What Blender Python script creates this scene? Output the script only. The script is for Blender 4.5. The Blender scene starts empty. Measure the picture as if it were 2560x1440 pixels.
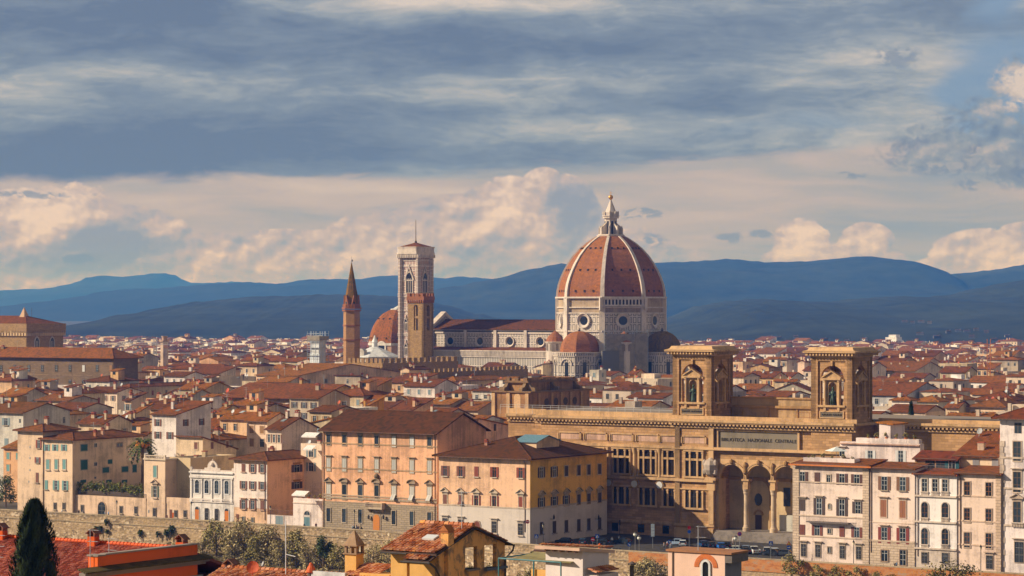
import bpy, math, random
from mathutils import Vector, Matrix
R = math.radians
scn = bpy.context.scene
COL = scn.collection
random.seed(7)
F = 6600.0; CX = 1280.0; HY = 770.0; CH = 55.0       # focal length and horizon of the 2560 px frame, eye height in metres
# ---------------------------------------------------------------- camera
cam = bpy.data.cameras.new("camera"); co = bpy.data.objects.new("camera", cam); COL.objects.link(co)
co.location = (0, 0, CH); co.rotation_euler = (R(90), 0, 0)
cam.sensor_width = 36; cam.lens = 36 * F / 2560; cam.shift_y = (HY - 720) / 2560
cam.clip_start = 1; cam.clip_end = 60000
scn.camera = co
# ---------------------------------------------------------------- render settings
scn.view_settings.view_transform = 'Standard'; scn.view_settings.look = 'None'
scn.view_settings.exposure = 0.2; scn.view_settings.gamma = 1
cy = scn.cycles
cy.max_bounces = 4; cy.diffuse_bounces = 2; cy.glossy_bounces = 2; cy.transmission_bounces = 2
cy.volume_bounces = 0; cy.transparent_max_bounces = 6; cy.use_denoising = True
cy.sample_clamp_indirect = 4
# ---------------------------------------------------------------- sun
SUN_AZ, SUN_EL = R(-86), R(28.5)      # azimuth from the direction that looks back at the camera, negative to its left
sdir = Vector((math.sin(SUN_AZ) * math.cos(SUN_EL), -math.cos(SUN_AZ) * math.cos(SUN_EL), math.sin(SUN_EL)))
sl = bpy.data.lights.new("sun", 'SUN'); so = bpy.data.objects.new("sun", sl); COL.objects.link(so)
sl.energy = 5.0; sl.color = (1.0, 0.83, 0.66); sl.angle = R(0.5)
so.rotation_euler = (-sdir).to_track_quat('-Z', 'Y').to_euler()
so.location = (-300, 0, 400)
# ---------------------------------------------------------------- node helpers
class NT:
    def __init__(s, tree): s.t = tree; s.n = tree.nodes; s.l = tree.links
    def node(s, typ, **kw):
        n = s.n.new(typ)
        for k, v in kw.items(): setattr(n, k, v)
        return n
    def put(s, inp, v):
        if isinstance(v, (int, float)):
            inp.default_value = v
        elif isinstance(v, (tuple, list)):
            inp.default_value = tuple(v) + ((1,) if inp.type == 'RGBA' and len(v) == 3 else ())
        else: s.l.new(v, inp)
    def m(s, op, a, b=None, c=None, clamp=False):
        n = s.node('ShaderNodeMath', operation=op, use_clamp=clamp)
        s.put(n.inputs[0], a)
        if b is not None: s.put(n.inputs[1], b)
        if c is not None: s.put(n.inputs[2], c)
        return n.outputs[0]
    def vm(s, op, a, b=None):
        n = s.node('ShaderNodeVectorMath', operation=op); s.put(n.inputs[0], a)
        if b is not None: s.put(n.inputs[1], b)
        return n.outputs[0]
    def mix(s, f, a, b, mode='MIX'):
        n = s.node('ShaderNodeMix', data_type='RGBA', blend_type=mode)
        s.put(n.inputs[0], f); s.put(n.inputs[6], a); s.put(n.inputs[7], b)
        return n.outputs[2]
    def noise(s, v, scale=1, detail=4, rough=.5, dist=0):
        n = s.node('ShaderNodeTexNoise'); s.put(n.inputs['Vector'], v)
        n.inputs['Scale'].default_value = scale; n.inputs['Detail'].default_value = detail
        n.inputs['Roughness'].default_value = rough; n.inputs['Distortion'].default_value = dist
        return n.outputs['Fac']
    def ss(s, x, a, b, lo=0.0, hi=1.0):
        n = s.node('ShaderNodeMapRange', interpolation_type='SMOOTHSTEP'); s.put(n.inputs[0], x)
        n.inputs[1].default_value = a; n.inputs[2].default_value = b; n.inputs[3].default_value = lo; n.inputs[4].default_value = hi
        return n.outputs[0]
    def ramp(s, x, stops):
        n = s.node('ShaderNodeValToRGB'); s.put(n.inputs[0], x); e = n.color_ramp.elements
        while len(e) < len(stops): e.new(0.5)
        for i, (p, c) in enumerate(stops): e[i].position = p; e[i].color = tuple(c) + (1,)
        return n.outputs[0]
    def mapping(s, v, loc=(0, 0, 0), sc=(1, 1, 1)):
        n = s.node('ShaderNodeMapping', vector_type='POINT'); s.put(n.inputs[0], v)
        n.inputs['Location'].default_value = loc; n.inputs['Scale'].default_value = sc
        return n.outputs[0]
    def blob(s, v, x, y, rx, ry):            # 1 in the middle of an ellipse, 0 at its rim
        p = s.mapping(v, (-x / rx, -y / ry, 0), (1 / rx, 1 / ry, 0))
        n = s.node('ShaderNodeTexGradient', gradient_type='SPHERICAL'); s.put(n.inputs[0], p)
        return n.outputs['Fac']
def lin(c):
    if isinstance(c, str): c = tuple(int(c[i:i + 2], 16) for i in (0, 2, 4))
    return tuple((x / 255 / 12.92) if x / 255 <= .04045 else ((x / 255 + .055) / 1.055) ** 2.4 for x in c)
# ---------------------------------------------------------------- sky: Nishita blue behind procedural cloud layers
world = bpy.data.worlds.new("World"); scn.world = world; world.use_nodes = True
w = NT(world.node_tree); w.n.clear()
sky = w.node('ShaderNodeTexSky', sky_type='NISHITA', sun_disc=False)
sky.sun_elevation = SUN_EL; sky.sun_rotation = R(266); sky.air_density = 1.0; sky.dust_density = 1.5
tc = w.node('ShaderNodeTexCoord'); sx = w.node('ShaderNodeSeparateXYZ'); w.l.new(tc.outputs['Generated'], sx.inputs[0])
az = w.m('ARCTAN2', sx.outputs[0], sx.outputs[1]); el = w.m('ARCSINE', sx.outputs[2])
A = w.m('MULTIPLY_ADD', az, 6.6, 1.28)                # azimuth and elevation in even units of 8.7 degrees
B = w.m('MULTIPLY_ADD', el, -6.6, 0.77)
cv = w.node('ShaderNodeCombineXYZ'); w.l.new(A, cv.inputs[0]); w.l.new(B, cv.inputs[1]); V0 = cv.outputs[0]
def acc(lst, v, start):
    out = start
    for (x, y, rx, ry, a) in lst:
        b = w.blob(v, x, y, rx, ry)
        out = w.m('MULTIPLY_ADD', b, a, out)
    return out
# warp for ragged layer edges
wn = w.node('ShaderNodeTexNoise'); w.put(wn.inputs['Vector'], w.mapping(V0, sc=(2.2, 7, 1))); wn.inputs['Scale'].default_value = 1; wn.inputs['Detail'].default_value = 5
wv = w.vm('SUBTRACT', wn.outputs['Color'], (.5, .5, .5))
VW = w.vm('ADD', V0, w.vm('MULTIPLY', wv, (.34, .085, 0)))
PW0 = w.vm('ADD', V0, w.vm('MULTIPLY', wv, (.10, .05, 0)))
n1 = w.noise(w.mapping(VW, (3.1, 1.7, 0), (1.5, 6.8, 1)), 1, 7, .55, .4)
n2 = w.noise(w.mapping(VW, (9.3, 4.1, 0), (4.6, 17, 1)), 1, 5, .6, .3)
n3 = w.noise(w.mapping(V0, (5, 2, 0), (9, 22, 1)), 1, 4, .6, .5)
n4 = w.noise(w.mapping(VW, (5, 2, 0), (16, 75, 1)), 1, 5, .65, .3)
n5 = w.noise(w.mapping(PW0, (2, 8, 0), (30, 42, 1)), 1, 6, .65, .6)
deck = w.m('MULTIPLY_ADD', n1, .56, w.m('MULTIPLY_ADD', n2, .52, w.m('MULTIPLY_ADD', n3, .14, w.m('MULTIPLY', n4, .26))))
deck = w.m('SUBTRACT', deck, .19)
deck = acc([
    (.35, .05, .75, .16, .30), (1.2, .12, .95, .10, .30), (.25, .40, .85, .13, .42), (.75, .30, .55, .10, .22), (1.75, .27, .62, .10, .22),
    (1.10, .40, .7, .06, .16), (2.05, .05, .5, .08, .05), (2.40, .03, .2, .1, .16), (1.6, .38, .6, .05, .1),
    (1.05, .0, .48, .075, -.42), (.30, .19, .22, .035, -.2), (.05, .235, .2, .04, -.2), (.45, .24, .22, .03, -.12), (1.25, .19, .5, .05, -.15), (1.15, .245, .4, .03, -.15), (1.45, .305, .5, .035, -.22),
    (1.2, .33, .35, .03, -.1), (2.3, .15, .6, .1, -.26), (2.15, .34, .5, .09, -.16), (2.0, .22, .4, .03, -.16), (1.4, .02, .6, .04, -.2)], VW, deck)
deckcol = w.ramp(deck, [(.20, lin('dacbc4')), (.34, lin('bbb6b7')), (.46, lin('9ca2ad')), (.60, lin('7f8b9f')), (.82, lin('66748f'))])
# the deck stops above a paler, warmer band
edge = acc([(.0, .40, .9, .14, .085), (.95, .42, .75, .09, .045), (2.3, .4, .9, .2, -.05), (1.7, .38, .5, .08, .02)], VW, .405)
dm = w.m('SUBTRACT', edge, w.m('MULTIPLY_ADD', w.m('SUBTRACT', n2, .5), .10, B))
dmask = w.ss(dm, -.022, .022)
low = w.noise(w.mapping(VW, (1.2, 6.1, 0), (1.6, 15, 1)), 1, 6, .55, .2)
lowcol = w.ramp(w.m('ADD', low, acc([(1.75, .52, .9, .12, -.05), (.7, .52, .9, .1, -.10), (2.3, .5, .45, .16, .22), (2.2, .66, .9, .08, .16)], V0, .0)),
                [(.25, lin('d2beb5')), (.45, lin('c1b0ac')), (.6, lin('ada7a9')), (.78, lin('979dab'))])
base = w.mix(dmask, lowcol, deckcol)
# open blue between the layers on the right
blue = acc([(2.50, .20, .26, .20, 1.0), (2.62, .30, .3, .25, .8), (2.05, .33, .5, .05, .35), (2.5, .0, .12, .1, .6)], VW, w.m('MULTIPLY_ADD', n1, -1.1, .52))
bmask = w.m('MULTIPLY', w.ss(blue, .12, .75), .85)
base = w.mix(bmask, base, lin('7c96ba'))
# heaped clouds
PV = w.vm('ADD', V0, w.vm('MULTIPLY', wv, (.06, .02, 0)))
def puff(v):
    a = w.noise(w.mapping(v, (2.3, 7.7, 0), (6.5, 8.5, 1)), 1, 3, .5, .2)
    vo = w.node('ShaderNodeTexVoronoi', feature='SMOOTH_F1', normalize=True); w.put(vo.inputs['Vector'], w.mapping(v, (1.1, 3.3, 0), (11, 14, 1))); vo.inputs['Scale'].default_value = 1; vo.inputs['Detail'].default_value = 4; vo.inputs['Roughness'].default_value = .55; vo.inputs['Smoothness'].default_value = .35
    return w.m('MULTIPLY_ADD', a, .5, w.m('MULTIPLY', w.m('SUBTRACT', 1.0, vo.outputs['Distance']), .62))
p0 = puff(PV); p1 = puff(w.vm('ADD', PV, (-.010, -.013, 0)))
def mx(lst, vec=None):
    out = None
    for (x, y, rx, ry) in lst:
        b = w.m('SUBTRACT', 1.0, 0) if False else w.blob(vec or V0, x, y, rx, ry)
        out = b if out is None else w.m('MAXIMUM', out, b)
    return out
CU = [(.19, .565, .13, .12), (.08, .62, .26, .15), (.30, .60, .20, .09), (.0, .66, .3, .12), (.25, .67, .35, .08), (.55, .66, .25, .08), (.72, .64, .2, .07), (.85, .66, .3, .09),
      (1.0, .63, .22, .12), (1.14, .60, .2, .12), (1.27, .555, .14, .12), (1.36, .50, .075, .085), (1.40, .55, .12, .12), (1.25, .64, .4, .12), (1.5, .66, .3, .08),
      (2.0, .615, .08, .075), (2.03, .66, .14, .06), (2.16, .605, .075, .05), (2.14, .655, .15, .05), (2.46, .645, .16, .075), (2.56, .625, .13, .07), (2.38, .685, .2, .05), (1.6, .60, .06, .035)]
env = mx(CU)
cd = w.m('MULTIPLY_ADD', w.m('SUBTRACT', p0, .62), 1.7, w.m('MULTIPLY_ADD', w.m('SUBTRACT', n5, .5), .35, env))
cmask = w.m('MULTIPLY', w.ss(cd, .10, .20), w.ss(env, .0, .06))
lit = w.m('MULTIPLY_ADD', w.m('SUBTRACT', p0, p1), 3.6, .50)
lit = acc([(.12, .545, .17, .14, .55), (1.29, .53, .19, .12, .42), (2.0, .60, .1, .08, .55), (2.16, .6, .08, .06, .4), (2.46, .63, .2, .09, .4), (.7, .65, .35, .09, .22), (1.0, .62, .3, .1, .22), (.24, .60, .16, .07, -.75), (.32, .63, .16, .07, -.6), (.12, .66, .2, .05, -.6), (1.43, .53, .09, .09, -.95), (1.34, .60, .16, .06, -.25), (1.15, .64, .2, .05, -.25), (.85, .68, .4, .04, -.2)], V0, lit)
cucol = w.ramp(lit, [(.0, lin('9096ab')), (.30, lin('a5a3b0')), (.60, lin('c7b2ae')), (.95, lin('f2d6c8'))])
base = w.mix(w.m('MULTIPLY', cmask, .93), base, cucol)
# grey heaped cloud high on the right and a few dark scraps
GR = [(2.36, .37, .2, .075), (2.50, .36, .26, .13), (2.47, .29, .1, .055), (2.55, .22, .1, .09), (2.53, .43, .12, .06), (2.30, .40, .16, .035)]
SC_ = [(1.62, .525, .085, .022), (1.59, .535, .05, .018), (1.64, .60, .05, .03), (1.83, .595, .05, .02), (1.9, .587, .04, .016), (2.23, .15, .09, .04), (2.4, .465, .05, .02), (2.13, .44, .05, .016), (2.33, .425, .08, .02), (.2, .652, .09, .02), (.1, .487, .2, .012)]
genv = mx(GR, PW0)
gd = w.m('MULTIPLY_ADD', w.m('SUBTRACT', p0, .62), 1.8, w.m('MULTIPLY_ADD', w.m('SUBTRACT', n5, .5), 2.6, w.m('MULTIPLY', genv, .95)))
gmask = w.m('MULTIPLY', w.m('MULTIPLY', w.ss(gd, .10, .85), w.ss(genv, .0, .35)), .85)
glit = w.m('MULTIPLY_ADD', w.m('SUBTRACT', p0, p1), 3.5, acc([(2.55, .22, .12, .09, 1.1), (2.47, .29, .1, .05, .35), (2.33, .37, .3, .05, .15)], V0, .28))
gcol = w.ramp(glit, [(.1, lin('6c7993')), (.45, lin('8d95a3')), (.8, lin('cbb9b0')), (1.0, lin('e6cfc0'))])
base = w.mix(gmask, base, gcol)
senv = mx(SC_, PW0); sd = w.m('MULTIPLY_ADD', w.m('SUBTRACT', p0, .62), 2.2, w.m('MULTIPLY_ADD', w.m('SUBTRACT', n5, .5), 4.2, w.m('MULTIPLY', senv, .8)))
base = w.mix(w.m('MULTIPLY', w.m('MULTIPLY', w.ss(sd, .2, .8), w.ss(senv, .0, .6)), .75), base, lin('7f8a9f'))
# even grey below the horizon; unseen overhead, a warm grey chosen as fill light
fin = w.mix(w.ss(B, .80, 1.1), base, (.13, .105, .09))
fin = w.mix(w.ss(B, -.15, -1.1), fin, (.235, .205, .185))
# cloud radiance is given at strength 1; the Background runs at 0.1 with the Nishita sky in the gaps
blueish = w.mix(.93, sky.outputs[0], w.vm('MULTIPLY', fin, (8.75, 8.75, 8.75)))
bg = w.node('ShaderNodeBackground'); bg.inputs[1].default_value = 0.1
w.l.new(blueish, bg.inputs[0])
wo = w.node('ShaderNodeOutputWorld'); w.l.new(bg.outputs[0], wo.inputs[0])
world.cycles.sampling_method = 'MANUAL'; world.cycles.sample_map_resolution = 512
# ---------------------------------------------------------------- geometry helpers
TH = R(33.5); cT, sT = math.cos(TH), math.sin(TH)      # the street grid: U runs along the river, V into the town
U = Vector((cT, -sT, 0)); Vv = Vector((sT, cT, 0)); ROT = (0, 0, -TH)
def P(px, py, D): return Vector(((px - CX) / F * D, D, CH - (py - HY) / F * D))
def pxy(p): return (CX + F * p[0] / p[1], HY - F * (p[2] - CH) / p[1])
class MB:
    def __init__(s): s.v = []; s.f = []; s.m = []; s.k = 0
    def add(s, vs, fs):
        o = len(s.v); s.v += [tuple(v) for v in vs]
        for f in fs: s.f.append(tuple(o + i for i in f)); s.m.append(s.k)
        return s
    def box(s, x0, x1, y0, y1, z0, z1):
        return s.add([(x0, y0, z0), (x1, y0, z0), (x1, y1, z0), (x0, y1, z0), (x0, y0, z1), (x1, y0, z1), (x1, y1, z1), (x0, y1, z1)],
                     [(0, 3, 2, 1), (4, 5, 6, 7), (0, 1, 5, 4), (1, 2, 6, 5), (2, 3, 7, 6), (3, 0, 4, 7)])
    def prism(s, poly, ax, a, b):
        n = len(poly); mk = {'x': lambda p, t: (t, p[0], p[1]), 'y': lambda p, t: (p[0], t, p[1]), 'z': lambda p, t: (p[0], p[1], t)}[ax]
        vs = [mk(p, a) for p in poly] + [mk(p, b) for p in poly]
        return s.add(vs, [tuple(range(n)), tuple(range(2 * n - 1, n - 1, -1))] + [(i, (i + 1) % n, n + (i + 1) % n, n + i) for i in range(n)])
    def ring(s, rings, close=False, caps=True):          # rings: lists of points with equal length, closed loops
        n = len(rings[0]); o = [v for r in rings for v in r]; fs = []
        for k in range(len(rings) - 1):
            for i in range(n): fs.append((k * n + i, k * n + (i + 1) % n, (k + 1) * n + (i + 1) % n, (k + 1) * n + i))
        if caps: fs.append(tuple(range(n - 1, -1, -1))); fs.append(tuple(range((len(rings) - 1) * n, len(rings) * n)))
        return s.add(o, fs)
    def lathe(s, prof, n=12, c=(0, 0, 0), a0=0.0):
        return s.ring([[(c[0] + r * math.cos(a0 + 2 * math.pi * i / n), c[1] + r * math.sin(a0 + 2 * math.pi * i / n), c[2] + z) for i in range(n)] for r, z in prof])
    def tube(s, pts, r, n=6):
        pts = [Vector(p) for p in pts]; rs = r if isinstance(r, (list, tuple)) else [r] * len(pts); rings = []
        for i, p in enumerate(pts):
            d = (pts[min(i + 1, len(pts) - 1)] - pts[max(i - 1, 0)]).normalized()
            a = d.orthogonal().normalized() if abs(d.z) > .9 else d.cross(Vector((0, 0, 1))).normalized()
            if abs(d.z) > .9: a = Vector((1, 0, 0)) - d * d.x; a.normalize()
            b = d.cross(a)
            rings.append([tuple(p + (a * math.cos(t * 2 * math.pi / n) + b * math.sin(t * 2 * math.pi / n)) * rs[i]) for t in range(n)])
        return s.ring(rings)
    def slab(s, q, t):                                   # four or more points of a sloping panel, thickened downwards
        n = len(q); b = [(p[0], p[1], p[2] - t) for p in q]
        return s.add(list(q) + b, [tuple(range(n)), tuple(range(2 * n - 1, n - 1, -1))] + [(i, n + i, n + (i + 1) % n, (i + 1) % n) for i in range(n)])
    def xf(s, M, start=0):
        for i in range(start, len(s.v)): s.v[i] = tuple(M @ Vector(s.v[i]))
        return s
    def mesh(s, name, mats, smooth=False):
        me = bpy.data.meshes.new(name); me.from_pydata(s.v, [], s.f)
        for m_ in (mats if isinstance(mats, (list, tuple)) else [mats]): me.materials.append(m_)
        if any(s.m): me.polygons.foreach_set('material_index', s.m)
        uv = me.uv_layers.new(name='UVMap'); buf = []
        V = s.v
        for p in me.polygons:
            n = p.normal
            if abs(n.z) > .999: tx, ty, bx, by, bz = 1, 0, 0, 1, 0
            else:
                h = math.hypot(n.x, n.y); tx, ty = -n.y / h, n.x / h
                if tx < -1e-6 or (abs(tx) < 1e-6 and ty < 0): tx, ty = -tx, -ty
                bx, by, bz = -n.z * n.x / h, -n.z * n.y / h, h
                if bz < 0: bx, by, bz = -bx, -by, -bz
            for vi in p.vertices:
                q = V[vi]; buf += [q[0] * tx + q[1] * ty, q[0] * bx + q[1] * by + q[2] * bz]
        uv.data.foreach_set('uv', buf)
        if smooth: me.polygons.foreach_set('use_smooth', [True] * len(me.polygons))
        return me
    def build(s, name, mats, parent=None, loc=None, rot=None, smooth=False, kind=None):
        return put(name, s.mesh(name, mats, smooth), parent, loc, rot, kind)
def put(name, me, parent=None, loc=None, rot=None, kind=None):
    o = bpy.data.objects.new(name, me); COL.objects.link(o)
    if parent is not None: o.parent = parent
    if loc is not None: o.location = loc
    if rot is not None: o.rotation_euler = rot
    if kind: o['kind'] = kind
    return o
def tag(o, label, cat, group=None):
    o['label'] = label; o['category'] = cat
    if group: o['group'] = group
    return o
def thing(name, label, cat, loc=(0, 0, 0), rot=(0, 0, 0), group=None):
    o = put(name, None, None, loc, rot); o.empty_display_size = .5
    return tag(o, label, cat, group)
KIDS = {}
def copy_thing(src, loc, rot=None, label=None, group=None, scale=None):
    def rec(o, par):
        c = o.copy(); COL.objects.link(c)
        if par is not None: c.parent = par
        for ch in o.children: rec(ch, c)
        return c
    r = rec(src, None); r.location = loc
    if rot is not None: r.rotation_euler = rot
    if scale is not None: r.scale = (scale, scale, scale) if isinstance(scale, (int, float)) else scale
    if label: r['label'] = label
    if group: r['group'] = group
    return r
# ---------------------------------------------------------------- materials
MATS = {}
def newmat(name):
    m = bpy.data.materials.new(name); m.use_nodes = True; t = NT(m.node_tree)
    b = t.n['Principled BSDF']; b.inputs['Specular IOR Level'].default_value = .25
    return m, t, b
LIT = (1.07, .93, .80)           # what a sunlit, river-facing white wall sends back under this sun and sky
def alb(hexc, k=1.0):            # base colour of a surface that shows as hexc when sunlit
    return tuple(min(.88, x / y * k) for x, y in zip(lin(hexc), LIT))
def cached(fn):
    def g(*a):
        key = (fn.__name__,) + a
        if key not in MATS: MATS[key] = fn(*a)
        return MATS[key]
    return g
@cached
def plaster(hexc, dirt=.9, scale=1.0):
    m, t, b = newmat('plaster'); c = alb(hexc)
    tc = t.node('ShaderNodeTexCoord'); o = tc.outputs['Object']
    big = t.noise(t.mapping(o, (1.7, 2.3, .4), (.12 * scale, .12 * scale, .2 * scale)), 1, 5, .6)
    strk = t.noise(t.mapping(o, (4, 1, 0), (.9 * scale, .9 * scale, .07 * scale)), 1, 4, .6)
    fine = t.noise(o, 2.2 * scale, 3, .6)
    f = t.m('MULTIPLY_ADD', big, .5, t.m('MULTIPLY_ADD', strk, .35, t.m('MULTIPLY', fine, .15)))
    d1 = tuple(x * (1 - .38 * dirt) for x in c); d2 = (c[0] * (1 - .5 * dirt), c[1] * (1 - .48 * dirt), c[2] * (1 - .38 * dirt))
    hi = tuple(min(.9, x * (1 + .10 * dirt)) for x in c)
    col = t.ramp(f, [(.30, d2), (.43, d1), (.52, c), (.68, hi)])
    t.l.new(col, b.inputs['Base Color']); b.inputs['Roughness'].default_value = .92
    return m
@cached
def flat(hexc, rough=.7, metal=0.0, k=1.0):
    m, t, b = newmat('paint'); c = alb(hexc, k)
    tc = t.node('ShaderNodeTexCoord'); n = t.noise(tc.outputs['Object'], 3, 4, .6)
    t.l.new(t.mix(t.ss(n, .35, .7), c, tuple(x * .75 for x in c)), b.inputs['Base Color'])
    b.inputs['Roughness'].default_value = rough; b.inputs['Metallic'].default_value = metal
    return m
@cached
def tiles(hexc, pitch=.8, strength=1.3):
    """clay roof: rows of tiles down the slope (U across, V up the slope, in metres)"""
    m, t, b = newmat('roof_tiles'); c = alb(hexc); c = (c[0] * .86, c[1] * .84, c[2] * .28)
    uv = t.node('ShaderNodeUVMap').outputs[0]; o = t.node('ShaderNodeTexCoord').outputs['Object']
    s = t.node('ShaderNodeSeparateXYZ'); t.l.new(uv, s.inputs[0])
    jig = t.m('MULTIPLY_ADD', t.noise(uv, .35, 2), .5, s.outputs[0])
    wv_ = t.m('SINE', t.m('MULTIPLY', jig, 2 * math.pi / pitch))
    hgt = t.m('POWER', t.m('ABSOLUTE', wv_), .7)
    row = t.m('FRACT', t.m('DIVIDE', t.m('MULTIPLY_ADD', t.noise(uv, .8, 2), .3, s.outputs[1]), pitch * 1.1))
    cell = t.node('ShaderNodeTexWhiteNoise', noise_dimensions='2D')
    sn = t.node('ShaderNodeVectorMath', operation='SNAP'); t.l.new(uv, sn.inputs[0]); sn.inputs[1].default_value = (pitch, pitch * 1.1, 1); t.l.new(sn.outputs[0], cell.inputs['Vector'])
    big = t.noise(t.mapping(o, (3, 1, 2), (.16, .16, .16)), 1, 5, .62)
    mid = t.noise(t.mapping(uv, (2, 5, 0), (.5, 1.3, 1)), 1, 4, .65)
    f = t.m('MULTIPLY_ADD', cell.outputs['Value'], .34, t.m('MULTIPLY_ADD', big, .46, t.m('MULTIPLY', mid, .26)))
    dk = (c[0] * .42, c[1] * .46, c[2] * .55); hi = (min(.8, c[0] * 1.55), min(.8, c[1] * 1.75), min(.8, c[2] * 1.9)); gy = (c[0] * .62, c[1] * .82, c[2] * 1.05)
    col = t.ramp(f, [(.28, dk), (.42, gy), (.52, c), (.66, tuple(x * 1.15 for x in c)), (.86, hi)])
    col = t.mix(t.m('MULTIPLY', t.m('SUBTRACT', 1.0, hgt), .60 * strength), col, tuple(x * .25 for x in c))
    t.l.new(col, b.inputs['Base Color']); b.inputs['Roughness'].default_value = .85
    bp = t.node('ShaderNodeBump'); bp.inputs['Strength'].default_value = .8; bp.inputs['Distance'].default_value = .12
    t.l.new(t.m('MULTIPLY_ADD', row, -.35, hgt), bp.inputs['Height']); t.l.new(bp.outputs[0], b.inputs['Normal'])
    return m
@cached
def ashlar(hexc, bw=1.2, bh=.5, joint=.04, vary=.35, dirt=.4):
    m, t, b = newmat('ashlar_stone'); c = alb(hexc)
    uv = t.node('ShaderNodeUVMap').outputs[0]; o = t.node('ShaderNodeTexCoord').outputs['Object']
    br = t.node('ShaderNodeTexBrick'); t.l.new(uv, br.inputs['Vector']); br.inputs['Scale'].default_value = 1
    br.inputs['Brick Width'].default_value = bw; br.inputs['Row Height'].default_value = bh; br.inputs['Mortar Size'].default_value = joint
    br.inputs['Color1'].default_value = tuple(x * (1 - vary) for x in c) + (1,); br.inputs['Color2'].default_value = tuple(min(.9, x * (1 + vary * .6)) for x in c) + (1,)
    br.inputs['Mortar'].default_value = tuple(x * .55 for x in c) + (1,)
    n = t.noise(t.mapping(o, (1, 2, 3), (.12, .12, .16)), 1, 6, .62)
    col = t.mix(t.ss(n, .38, .68, 0, dirt), br.outputs['Color'], tuple(x * .55 for x in c))
    t.l.new(col, b.inputs['Base Color']); b.inputs['Roughness'].default_value = .9
    bp = t.node('ShaderNodeBump'); bp.inputs['Strength'].default_value = .5; bp.inputs['Distance'].default_value = .08
    t.l.new(t.m('SUBTRACT', t.noise(o, 2.5, 4), br.outputs['Fac']), bp.inputs['Height']); t.l.new(bp.outputs[0], b.inputs['Normal'])
    return m
@cached
def panelled(pw, ph, white='e0cfc0', line='3f4a48', joint=.16, pink=0.0):
    """white marble with dark green inlaid frames, in a regular panel grid"""
    m, t, b = newmat('inlaid_marble'); c = alb(white); g = alb(line)
    uv = t.node('ShaderNodeUVMap').outputs[0]; o = t.node('ShaderNodeTexCoord').outputs['Object']
    def brick(off, w_, h_, j):
        br = t.node('ShaderNodeTexBrick', offset=0.0); t.l.new(t.mapping(uv, (off, off, 0)), br.inputs['Vector']); br.inputs['Scale'].default_value = 1
        br.inputs['Brick Width'].default_value = w_; br.inputs['Row Height'].default_value = h_; br.inputs['Mortar Size'].default_value = j
        br.inputs['Mortar Smooth'].default_value = .1
        return br.outputs['Fac']
    a = brick(0, pw, ph, joint * 2.0); i = brick(0, pw, ph, joint)
    ln = t.m('SUBTRACT', a, i, clamp=True)
    n = t.noise(t.mapping(o, (1, 2, 3), (.15, .15, .1)), 1, 6, .62)
    wht = t.mix(t.ss(n, .40, .68, 0, .55), c, tuple(x * y for x, y in zip(c, (.72, .66, .58))))
    if pink: wht = t.mix(t.m('MULTIPLY', t.m('SUBTRACT', 1.0, a), pink), wht, alb('c8907e'))
    col = t.mix(t.m('MULTIPLY', ln, .85), wht, g)
    t.l.new(col, b.inputs['Base Color']); b.inputs['Roughness'].default_value = .6
    return m
@cached
def marble(hexc):
    m, t, b = newmat('marble'); c = alb(hexc); o = t.node('ShaderNodeTexCoord').outputs['Object']
    n = t.noise(t.mapping(o, (1, 2, 3), (.5, .5, .2)), 1, 6, .65)
    t.l.new(t.ramp(n, [(.3, tuple(x * .62 for x in c)), (.5, c), (.7, tuple(min(.9, x * 1.08) for x in c))]), b.inputs['Base Color']); b.inputs['Roughness'].default_value = .6
    return m
@cached
def glass(hexc='303a42', k=1.0):
    m, t, b = newmat('window_glass'); c = tuple(x * k for x in lin(hexc))
    oi = t.node('ShaderNodeObjectInfo')
    t.l.new(t.mix(oi.outputs['Random'], tuple(x * .45 for x in c), tuple(x * 1.6 for x in c)), b.inputs['Base Color'])
    b.inputs['Roughness'].default_value = .12; b.inputs['Specular IOR Level'].default_value = .5
    return m
@cached
def metal(hexc, rough=.5):
    m, t, b = newmat('metal'); b.inputs['Base Color'].default_value = alb(hexc) + (1,); b.inputs['Roughness'].default_value = rough; b.inputs['Metallic'].default_value = .6
    return m
@cached
def leaves(hexa, hexb, sc=.8):
    m, t, b = newmat('foliage'); g = t.node('ShaderNodeNewGeometry'); o = t.node('ShaderNodeTexCoord').outputs['Object']
    n = t.noise(o, sc, 3, .6)
    f = t.m('MULTIPLY_ADD', g.outputs['Random Per Island'], .55, t.m('MULTIPLY', n, .5))
    t.l.new(t.ramp(f, [(.2, lin(hexa)), (.8, lin(hexb))]), b.inputs['Base Color']); b.inputs['Roughness'].default_value = .7
    return m
@cached
def wood(hexc):
    m, t, b = newmat('painted_wood'); c = alb(hexc); uv = t.node('ShaderNodeUVMap').outputs[0]
    s = t.node('ShaderNodeSeparateXYZ'); t.l.new(uv, s.inputs[0])
    sl_ = t.m('FRACT', t.m('MULTIPLY', s.outputs[1], 4.5))
    col = t.mix(t.ss(sl_, .55, 1, 0, .5), c, tuple(x * .4 for x in c))
    oi = t.node('ShaderNodeObjectInfo')
    col = t.mix(t.m('MULTIPLY', oi.outputs['Random'], .35), col, tuple(x * .55 for x in c))
    t.l.new(col, b.inputs['Base Color']); b.inputs['Roughness'].default_value = .75
    return m
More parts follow.
